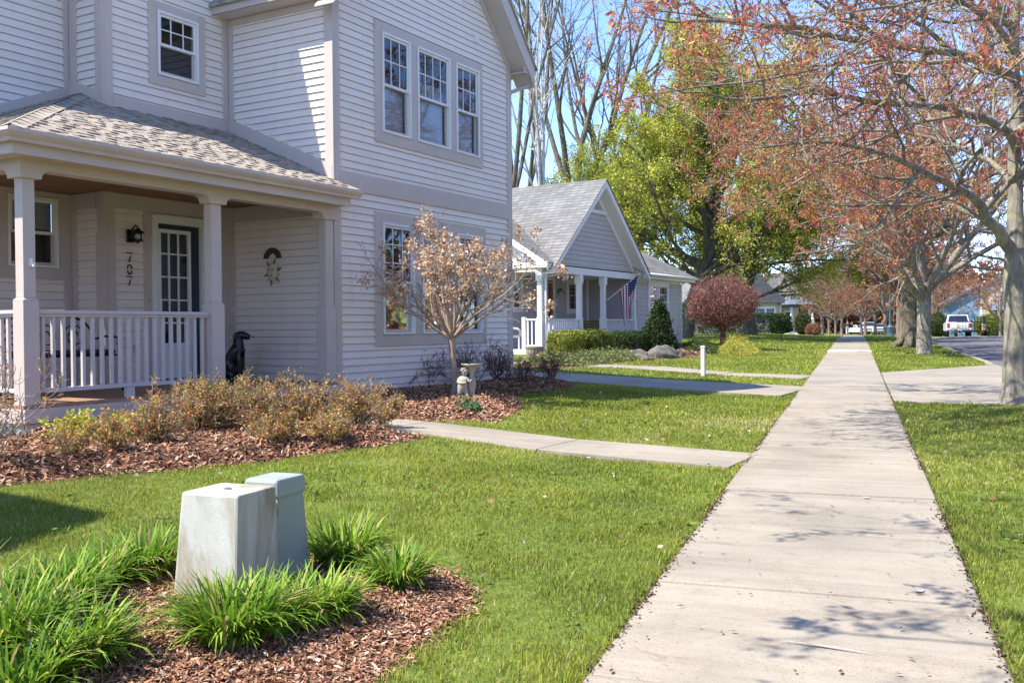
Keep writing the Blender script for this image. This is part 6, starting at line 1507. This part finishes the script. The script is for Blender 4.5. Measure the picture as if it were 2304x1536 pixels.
def carbody(name, label, cat, p, rz, prof_, W, cab, wheels, wr, front, group=None, paint='whitecar'):
    """prof_: lower body side outline (y,z), y forward; cab: (y,z) greenhouse outline; tapered cab; front: +1 shows front"""
    e = empty(name, tuple(p), rz, label, cat, group)
    mb = MB(); mb.prism(prof_, 0, -W/2, W/2); mb.build('body', mt[paint], e, bevel=.06)
    mb = MB(); k = len(cab); zmin = min(z for _, z in cab); zmax = max(z for _, z in cab)
    ins = lambda z: .06+.16*(z-zmin)/(zmax-zmin)
    vs = [(-W/2+ins(z), y, z) for y, z in cab]+[(W/2-ins(z), y, z) for y, z in cab]
    mb.add(vs, [tuple(range(k)), tuple(range(k, 2*k))]+[(i, (i+1) % k, k+(i+1) % k, k+i) for i in range(k)]); mb.build('cabin', mt[paint], e, bevel=.04)
    # glass laid just proud of the cabin faces
    def pane(nm, P, off):
        P = [np.array(q) for q in P]; c = sum(P)/len(P); nrm = unit(np.cross(P[1]-P[0], P[2]-P[0])); 
        if nrm @ (c-np.array([0, np.mean([y for y, _ in cab]), (zmin+zmax)/2])) < 0: nrm = -nrm
        mb = MB(); mb.quad(*[c+(q-c)*np.array([.86, .86, .78])+nrm*off for q in P]); mb.build(nm, mt['carglass'], e)
    for i in range(k):
        j = (i+1) % k; (y0, z0), (y1, z1) = cab[i], cab[j]
        if abs(z1-z0) > .25*(zmax-zmin):
            pane('windscreen' if (y0+y1)/2 > np.mean([y for y, _ in cab]) else 'rear_window', [(-W/2+ins(z0), y0, z0), (W/2-ins(z0), y0, z0), (W/2-ins(z1), y1, z1), (-W/2+ins(z1), y1, z1)], .045)
    ylo = [y for y, z in cab if z == zmin]; yhi = [y for y, z in cab if z == zmax]
    for s in (-1, 1):
        a0, a1, b0, b1 = min(ylo), max(ylo), min(yhi), max(yhi)
        for t0, t1 in ((.03, .48), (.52, .97)):
            pane('side_window', [(s*(W/2-ins(zmin)), a0+(a1-a0)*t0, zmin), (s*(W/2-ins(zmin)), a0+(a1-a0)*t1, zmin), (s*(W/2-ins(zmax)), b0+(b1-b0)*t1, zmax), (s*(W/2-ins(zmax)), b0+(b1-b0)*t0, zmax)], .03)
        mb = MB(); mb.box(s*W/2-.02 if s > 0 else s*W/2-.18, s*W/2+.18 if s > 0 else s*W/2+.02, max(ylo)-.45, max(ylo)-.33, zmin+.0, zmin+.17); mb.build('mirror', mt[paint] if front > 0 else mt['iron'], e, bevel=.02)
    for y in wheels:
        for s in (-1, 1): wheel(e, s*(W/2-.13), y, wr)
    return e
# white pickup seen from behind
pp_ = at_depth(2154, 753.5, 86)
tk = carbody('pickup_truck', 'white pickup truck parked with its tail to us behind a cage trailer', 'truck', pp_, R_(-2), [(-2.9, .62), (-2.9, 1.22), (-1.05, 1.25), (-1.0, 1.22), (1.2, 1.22), (2.75, 1.16), (2.95, 1.0), (2.95, .5), (-2.7, .5)], 2.02, [(-.95, 1.22), (-.72, 1.92), (.75, 1.92), (1.35, 1.22)], (-1.75, 1.95), .41, -1)
mb = MB(); mb.box(-.72, .72, -2.95, -2.92, .78, 1.22); mb.build('tailgate', mt['whitecar'], tk, bevel=.02)
mb = MB(); mb.box(-.98, .98, -3.02, -2.9, .50, .68); mb.build('bumper', mt['steel'], tk, bevel=.03)
for s in (-1, 1):
    mb = MB(); mb.box(s*.86-.1, s*.86+.1, -2.95, -2.86, .82, 1.2); mb.build('tail_light', mt['redlens'], tk, bevel=.02)
mb = MB(); mb.box(-.16, .16, -3.03, -3.02, .52, .62); mb.build('licence_plate', mt['cloth_white'], tk)
mb = MB(); mb.box(-.3, .3, -.72, -.66, 1.88, 1.94); mb.build('brake_light', mt['redlens'], tk)
# trailer with mesh ramp
pt_ = at_depth(2184, 755.5, 80)
e = empty('utility_trailer', tuple(pt_), R_(-3), 'low utility trailer with dark mesh ramp and wooden sides behind the pickup', 'trailer')
mb = MB(); mb.box(-.95, .95, -1.6, 1.9, .42, .52); mb.build('deck', mt['iron'], e)
for s in (-1, 1):
    mb = MB()
    for z in (.56, .74, .92): mb.box(s*.95-.025, s*.95+.025, -1.6, 1.9, z, z+.14)
    mb.build('side_board', mt['twigwood'] if 'twigwood' in mt else mt['tan'], e)
    for y in (-.15, .55): wheel(e, s*1.1, y, .32, .2)
    mb = MB(); mb.box(s*.72-.09, s*.72+.09, -1.66, -1.61, .44, .50); mb.build('tail_light', mt['redlens'], e)
mb = MB()
for i in range(11): mb.box(-1.08+.216*i-.018, -1.08+.216*i+.018, -1.66, -1.63, .5, 1.62)
for z in (.5, .85, 1.2, 1.58): mb.box(-1.1, 1.1, -1.665, -1.625, z, z+.045)
mb.build('ramp_gate', mt['iron'], e)
mb = MB(); mb.tube([(-.4, 1.9, .46), (0, 3.1, .48), (.4, 1.9, .46)], .04, 6); mb.build('drawbar', mt['iron'], e)
mb = MB(); mb.box(.86, .95, -1.6, -.3, 1.06, 1.6); mb.build('tool_rack', mt['iron'], e)
mb = MB(); mb.lathe([(.0, 0), (.2, .0), (.24, .12), (.16, .25), (0, .28)], 12, (0, 0, 0), 1.2, .8); o = mb.build('leaf_blower', M('orange_plastic', (.55, .17, .04), .5, .1), None, smooth_=True); o.location = at_depth(2214, 752, 80); tag(o, 'orange power tool lying on the kerb right of the trailer', 'power tool')
mb = MB(); mb.tube([(.15, 0, .14), (.5, -.1, .1), (.85, -.1, .06)], .05, 8); b_ = mb.build('blower_tube', mt['iron'], o)
# cars facing us
SUV = [(-2.3, .45), (-2.35, 1.05), (-2.2, 1.15), (.85, 1.15), (2.0, 1.08), (2.3, .92), (2.35, .45)]
SUVC = [(-2.2, 1.15), (-2.0, 1.75), (.1, 1.78), (.95, 1.15)]
def face(e, W, y, dark=True):
    for s in (-1, 1):
        mb = MB(); mb.box(s*(W/2-.26)-.17, s*(W/2-.26)+.17, y-.03, y+.035, .78, .93); mb.build('headlight', mt['carglass'], e, bevel=.02)
    mb = MB(); mb.box(-.52, .52, y-.02, y+.03, .74, .88); mb.build('grille', mt['iron'], e, bevel=.02)
    mb = MB(); mb.box(-W/2+.1, W/2-.1, y, y+.05, .40, .55); mb.build('bumper', mt['iron'], e, bevel=.03)
p = at_depth(1954, 751.5, 140); s1_ = carbody('parked_car', 'white off-roader with dark windscreen facing us between the maples', 'car', p, math.pi-R_(2), SUV, 1.95, SUVC, (-1.45, 1.45), .38, 1, 'white cars parked along the street'); face(s1_, 1.95, 2.35)
SED = [(-2.2, .35), (-2.25, .9), (-1.4, 1.0), (.8, 1.0), (1.9, .9), (2.2, .72), (2.25, .35)]; SEDC = [(-1.5, 1.0), (-.9, 1.46), (.1, 1.46), (1.0, 1.0)]
p = at_depth(1980, 750.5, 134); s2_ = carbody('parked_car', 'low white saloon facing us left of the lamp post', 'car', p, math.pi-R_(3), SED, 1.8, SEDC, (-1.35, 1.38), .33, 1, 'white cars parked along the street'); face(s2_, 1.8, 2.25)
p = at_depth(1934, 751.5, 150); s3_ = carbody('parked_car', 'white saloon mostly hidden left of the white off-roader', 'car', p, math.pi+R_(25), SED, 1.8, SEDC, (-1.35, 1.38), .33, 1, 'white cars parked along the street'); face(s3_, 1.8, 2.25)
p = at_depth(2036, 748, 120); s4_ = carbody('parked_car', 'white car glimpsed just left of the thick old trunk', 'car', p, math.pi, SED, 1.8, SEDC, (-1.35, 1.38), .33, 1, 'white cars parked along the street'); face(s4_, 1.8, 2.25)
# person walking away on the path
p = at_depth(1907, 755, 118)
e = empty('person', tuple(p), AZR, 'person in dark top and white trousers walking at the far end of the sidewalk', 'person')
N_ = [(0, 0, .95, .14), (0, 0, 1.12, .13), (0, 0, 1.32, .16), (0, 0, 1.46, .07), (0, .0, 1.53, .062), (0, .02, 1.62, .10), (0, .02, 1.70, .07),
      (-.09, .0, .88, .10), (-.10, .10, .50, .065), (-.10, -.02, .09, .045), (-.10, .10, .04, .04), (.09, .0, .88, .10), (.10, .12, .50, .065), (.10, .22, .10, .045), (.10, .34, .06, .04),
      (-.20, 0, 1.38, .06), (-.25, -.04, 1.12, .045), (-.24, .10, .90, .035), (-.23, .15, .82, .03), (.20, 0, 1.38, .06), (.25, .03, 1.12, .045), (.24, .20, .98, .035), (.23, .27, .93, .03)]
E_ = [(0, 1), (1, 2), (2, 3), (3, 4), (4, 5), (5, 6), (0, 7), (7, 8), (8, 9), (9, 10), (0, 11), (11, 12), (12, 13), (13, 14), (2, 15), (15, 16), (16, 17), (17, 18), (2, 19), (19, 20), (20, 21), (21, 22)]
skin('body', N_, E_, mt['skin'], e)
skin('trousers', [(0, 0, .98, .15), (-.09, 0, .86, .115), (-.10, .10, .50, .08), (-.10, 0, .14, .06), (.09, 0, .86, .115), (.10, .12, .50, .08), (.10, .21, .14, .06)], [(0, 1), (1, 2), (2, 3), (0, 4), (4, 5), (5, 6)], mt['cloth_white'], e)
skin('jacket', [(0, 0, 1.0, .165), (0, 0, 1.18, .15), (0, 0, 1.36, .18), (0, 0, 1.45, .09), (-.20, 0, 1.38, .08), (-.25, -.04, 1.12, .06), (-.24, .09, .93, .05), (.20, 0, 1.38, .08), (.25, .03, 1.12, .06), (.24, .18, 1.0, .05)], [(0, 1), (1, 2), (2, 3), (2, 4), (4, 5), (5, 6), (2, 7), (7, 8), (8, 9)], mt['cloth_dark'], e)
skin('hair', [(0, -.01, 1.66, .105), (0, -.03, 1.60, .09)], [(0, 1)], mt['iron'], e)
# --- cream cottage with small porch
pc = at_depth(1715, 749, 86); rc = AZR+R_(9)
e = empty('house', tuple(pc), rc, 'cream clapboard cottage with white porch half hidden by the yellow green branches', 'house')
cr = mt['cream']
siding(MB(), 'v', 0.0, -7, 1.75, -.2, 2.75, [(-.55, 1.15, .95, 2.3)], ex=.15).build('front_wall', cr, e)
siding(MB(), 'u', 1.75, .0, 7, -.2, 2.75, ex=.15, sgn=1).build('side_wall', cr, e)
mb = MB(); mb.prism([(-7.4, 2.74), (2.2, 2.74), (2.2, 2.86), (-.5, 5.2), (-5, 5.2), (-7.4, 2.86)], 1, -.4, 7.5); mb.build('roof', mt['shingle_n'], e)
mb = MB(); mb.box(1.62, 1.79, -.03, .1, -.2, 2.74); mb.build('corner_board', ws, e)
mb = MB(); frame(mb, 'v', 0.0, -.7, 1.3, .80, 2.42, .14, -.01, .05); mb.box(.24, .36, -.06, 0, .94, 2.28); mb.build('window_casing', ws, e)
window(e, 'v', 0, -.56, .24, .94, 2.28, 1.6, 3, 2, (2.25, 1.0)); window(e, 'v', 0, .36, 1.16, .94, 2.28, 1.6, 3, 2, (2.25, 1.0))
# porch
for x in (2.1, 3.75):
    mb = MB(); mb.box(x-.09, x+.09, -1.5, -1.32, .1, 2.35); mb.box(x-.14, x+.14, -1.55, -1.27, .1, 1.0); mb.build('porch_post', ws, e, bevel=.02)
mb = MB(); mb.box(1.8, 3.95, -1.6, 1.2, 2.352, 2.55); mb.hexa([(1.5, -1.9, 2.552), (4.25, -1.9, 2.552), (4.25, 1.5, 2.552), (1.5, 1.5, 2.552)], [(2.6, -.6, 3.3), (3.2, -.6, 3.3), (3.2, .6, 3.3), (2.6, .6, 3.3)]); mb.build('porch_roof', mt['roofblue'], e)
mb = MB(); mb.box(1.8, 3.95, -1.6, 1.2, -.2, .09); mb.box(2.3, 3.6, -2.0, -1.61, -.2, -.05); mb.build('porch_floor', ws, e)
mb = MB(); mb.box(2.2, 3.65, -1.45, -1.37, .92, .99); mb.box(2.2, 3.65, -1.44, -1.38, .2, .26); r_ = mb.build('porch_railing', ws, e)
for i in range(10):
    mb = MB(); mb.box(2.26+.145*i, 2.30+.145*i, -1.43, -1.39, .26, .92); mb.build('baluster', ws, r_)
siding(MB(), 'v', 1.2, 1.76, 4.0, .09, 2.36, ex=.15).build('porch_wall', cr, e)
mb = MB(); mb.box(2.55, 3.4, 1.13, 1.18, .1, 2.1); mb.build('door', ws, e); mb = MB(); mb.box(2.75, 3.2, 1.12, 1.128, 1.0, 1.9); mb.build('door_glass', mt['carglass'], e)
siding(MB(), 'u', 4.6, 2.5, 8, 0, 3.6, ex=.15, sgn=1).build('rear_wall', cr, e)
mb = MB(); mb.prism([(2.2, 3.6), (8.0, 3.6), (5.1, 5.6)], 0, 3.2, 4.9); mb.build('rear_roof', mt['shingle_n'], e)
mb = MB(); mb.box(3.75, 4.0, -1.9, -1.65, 0, 1.15); mb.lathe([(.1, 1.15), (.17, 1.25), (.1, 1.35), (.12, 1.7), (.05, 1.9), (0, 1.95)], 12, (3.87, -1.77, 0)); mb.build('newel_finial', ws, e)
bs_ = lambda px, py, Z: at_depth(px, py, Z)
clipped('round_shrub', bs_(1752, 749, 83), 'ball', (1.5, 1.4, 1.5), 2200, DKG, .11, 'dark green ball shrub left of the cream cottage porch', None, 311)
clipped('round_shrub', bs_(1807, 752, 83), 'ball', (1.3, 1.3, 1.85), 2400, [((.06, .085, .025), 4), ((.11, .12, .04), 3)], .11, 'tall dark egg shaped shrub right of the cream cottage porch', None, 312)
clipped('round_shrub', bs_(1830, 753, 80), 'ball', (1.15, 1.1, .95), 1800, [((.28, .13, .08), 4), ((.36, .20, .12), 3)], .09, 'low round brown clipped bush beside the egg shaped shrub', None, 313)
clipped('hedge', bs_(1615, 744, 80), 'box', (12, 1.4, 1.6), 5200, DKG, .14, 'dark hedge behind the round red tree', None, 314, AZR)
# --- houses across the street
def gable_house(px, py, Z, rz, W, D, H, R, wall, roof, label, ex=.14):
    p = at_depth(px, py, Z); e = empty('house', tuple(p), rz, label, 'house'); w2 = W/2
    siding(MB(), 'v', 0, -w2, w2, -.4, H+R, clip=lambda z: (-w2, w2) if z < H else (-w2*(1-(z-H)/R), w2*(1-(z-H)/R)), ex=ex).build('gable_wall', wall, e)
    siding(MB(), 'u', -w2, 0, D, -.4, H, ex=ex).build('side_wall', wall, e)
    siding(MB(), 'u', w2, 0, D, -.4, H, ex=ex, sgn=1).build('side_wall', wall, e)
    for s in (-1, 1):
        mb = MB(); k = 1+.5/w2; mb.prism([(0, H+R+.05), (s*w2*k, H-R*(k-1)+.05), (s*w2*k, H-R*(k-1)+.22), (0, H+R+.25)], 1, -.45, D+.3); mb.build('roof', roof, e)
    return e
bh_ = gable_house(2205, 752, 118, AZR-R_(19), 6.8, 12, 4.0, 2.0, mt['blue'], mt['roofblue'], 'blue clapboard house gable seen above the pickup')
mb = MB(); frame(mb, 'v', 0, .5, 1.7, 2.9, 4.3, .14, -.01, .05); mb.build('window_casing', ws, bh_); window(bh_, 'v', 0, .64, 1.56, 3.04, 4.16)
wh_ = gable_house(2302, 752, 100, AZR-R_(25), 8, 10, 4.7, 2.6, mt['tan'], mt['roofblue'], 'tan house with blue grey porch roof at the right, behind the near trunk')
mb = MB(); mb.box(-2.9, 2.5, -2.2, -.02, 2.5, 2.62); mb.hexa([(-3.2, -2.5, 2.63), (2.8, -2.5, 2.63), (2.8, -.02, 2.63), (-3.2, -.02, 2.63)], [(-2.6, -.6, 3.5), (2.2, -.6, 3.5), (2.2, -.02, 3.5), (-2.6, -.02, 3.5)]); mb.build('porch_roof', mt['roofblue'], wh_)
for x in (-2.75, .2, 2.35):
    mb = MB(); mb.box(x-.14, x+.14, -2.1, -1.82, -.2, 2.5); mb.build('porch_post', ws, wh_, bevel=.02)
mb = MB(); mb.box(-3.95, -3.75, -.05, -.01, -.2, 5.3); mb.build('corner_board', ws, wh_)
for a in (-3.0, -1.2, 1.0):
    mb = MB(); frame(mb, 'v', 0, a, a+1.1, 3.75, 5.0, .12, -.01, .05); mb.build('window_casing', ws, wh_); window(wh_, 'v', 0, a+.12, a+.98, 3.87, 4.88)
mb = MB(); mb.box(1.0, 2.2, -.07, -.02, .1, 2.2); mb.build('garage_door', ws, wh_)
mb = MB(); mb.box(-1.6, -.6, -.06, -.01, .8, 2.2); mb.build('porch_window', mt['carglass'], wh_)
clipped('round_shrub', bs_(2226, 752, 92), 'ball', (2.6, 2, 2.0), 2400, [((.16, .20, .04), 4), ((.26, .27, .06), 3)], .14, 'yellow green shrub right of the trailer before the white porch', None, 321)
clipped('round_shrub', bs_(2246, 752, 94), 'ball', (2.0, 2, 1.5), 1800, [((.10, .17, .03), 4), ((.18, .24, .05), 3)], .14, 'green shrub under the bare tree before the white porch', None, 322)
clipped('round_shrub', bs_(2110, 752, 92), 'ball', (1.6, 1.6, 2.2), 2000, [((.08, .12, .03), 4), ((.14, .16, .05), 3)], .13, 'dark green upright shrub left of the white pickup', None, 323)
gable_house(1960, 740, 230, AZR-R_(20), 26, 14, 3.2, 4.0, mt['brick'], mt['brick'], 'long red brick building closing the far end of the street', .3)
# far lawn mound shading the left background
# ================================================================ LIGHT, SKY, CAMERA
Lh = .51*HU-.44*HV; Ldir = np.array([Lh[0], Lh[1], -1.0]); Ldir /= np.linalg.norm(Ldir)
SUN_EL = math.asin(-Ldir[2]); 
sl = bpy.data.lights.new('sun', 'SUN'); sl.energy = SUN_E; sl.angle = R_(.53); sl.color = (1.0, .93, .82)
so = bpy.data.objects.new('sun', sl); COL.objects.link(so)
so.rotation_euler = Vector(Ldir).to_track_quat('-Z', 'Y').to_euler()
w = bpy.data.worlds.new('World'); scene.world = w; w.use_nodes = True
nt = w.node_tree; bg = nt.nodes['Background']; sky = nt.nodes.new('ShaderNodeTexSky'); sky.sky_type = 'NISHITA'
sky.sun_disc = False; sky.sun_elevation = SUN_EL
sky.sun_rotation = math.atan2(-Ldir[0], -Ldir[1])
sky.air_density = .9; sky.altitude = 1800; sky.dust_density = .2; sky.ozone_density = 6.0
tint = nt.nodes.new('ShaderNodeMix'); tint.data_type = 'RGBA'; tint.blend_type = 'MULTIPLY'; tint.inputs[0].default_value = 1
nt.links.new(sky.outputs[0], tint.inputs[6]); tint.inputs[7].default_value = (1.06, 1.0, 1.03, 1); nt.links.new(tint.outputs[2], bg.inputs[0]); bg.inputs[1].default_value = SKY_S
cam = bpy.data.cameras.new('camera'); co = bpy.data.objects.new('camera', cam); COL.objects.link(co)
cam.sensor_width = 36; cam.lens = 36*FPX/2304; cam.clip_start = .1; cam.clip_end = 3000
m4 = np.eye(4); m4[:3, :3] = CAMR; m4[:3, 3] = CAMP; co.matrix_world = Matrix(m4.tolist())
scene.camera = co
vs = scene.view_settings; vs.view_transform = 'Standard'; vs.look = 'None'; vs.exposure = EXPO; vs.gamma = 1; vs.use_curve_mapping = False
scene.render.engine = 'CYCLES'
cy = scene.cycles; cy.max_bounces = 6; cy.diffuse_bounces = 3; cy.glossy_bounces = 3; cy.transparent_max_bounces = 12; cy.use_denoising = True
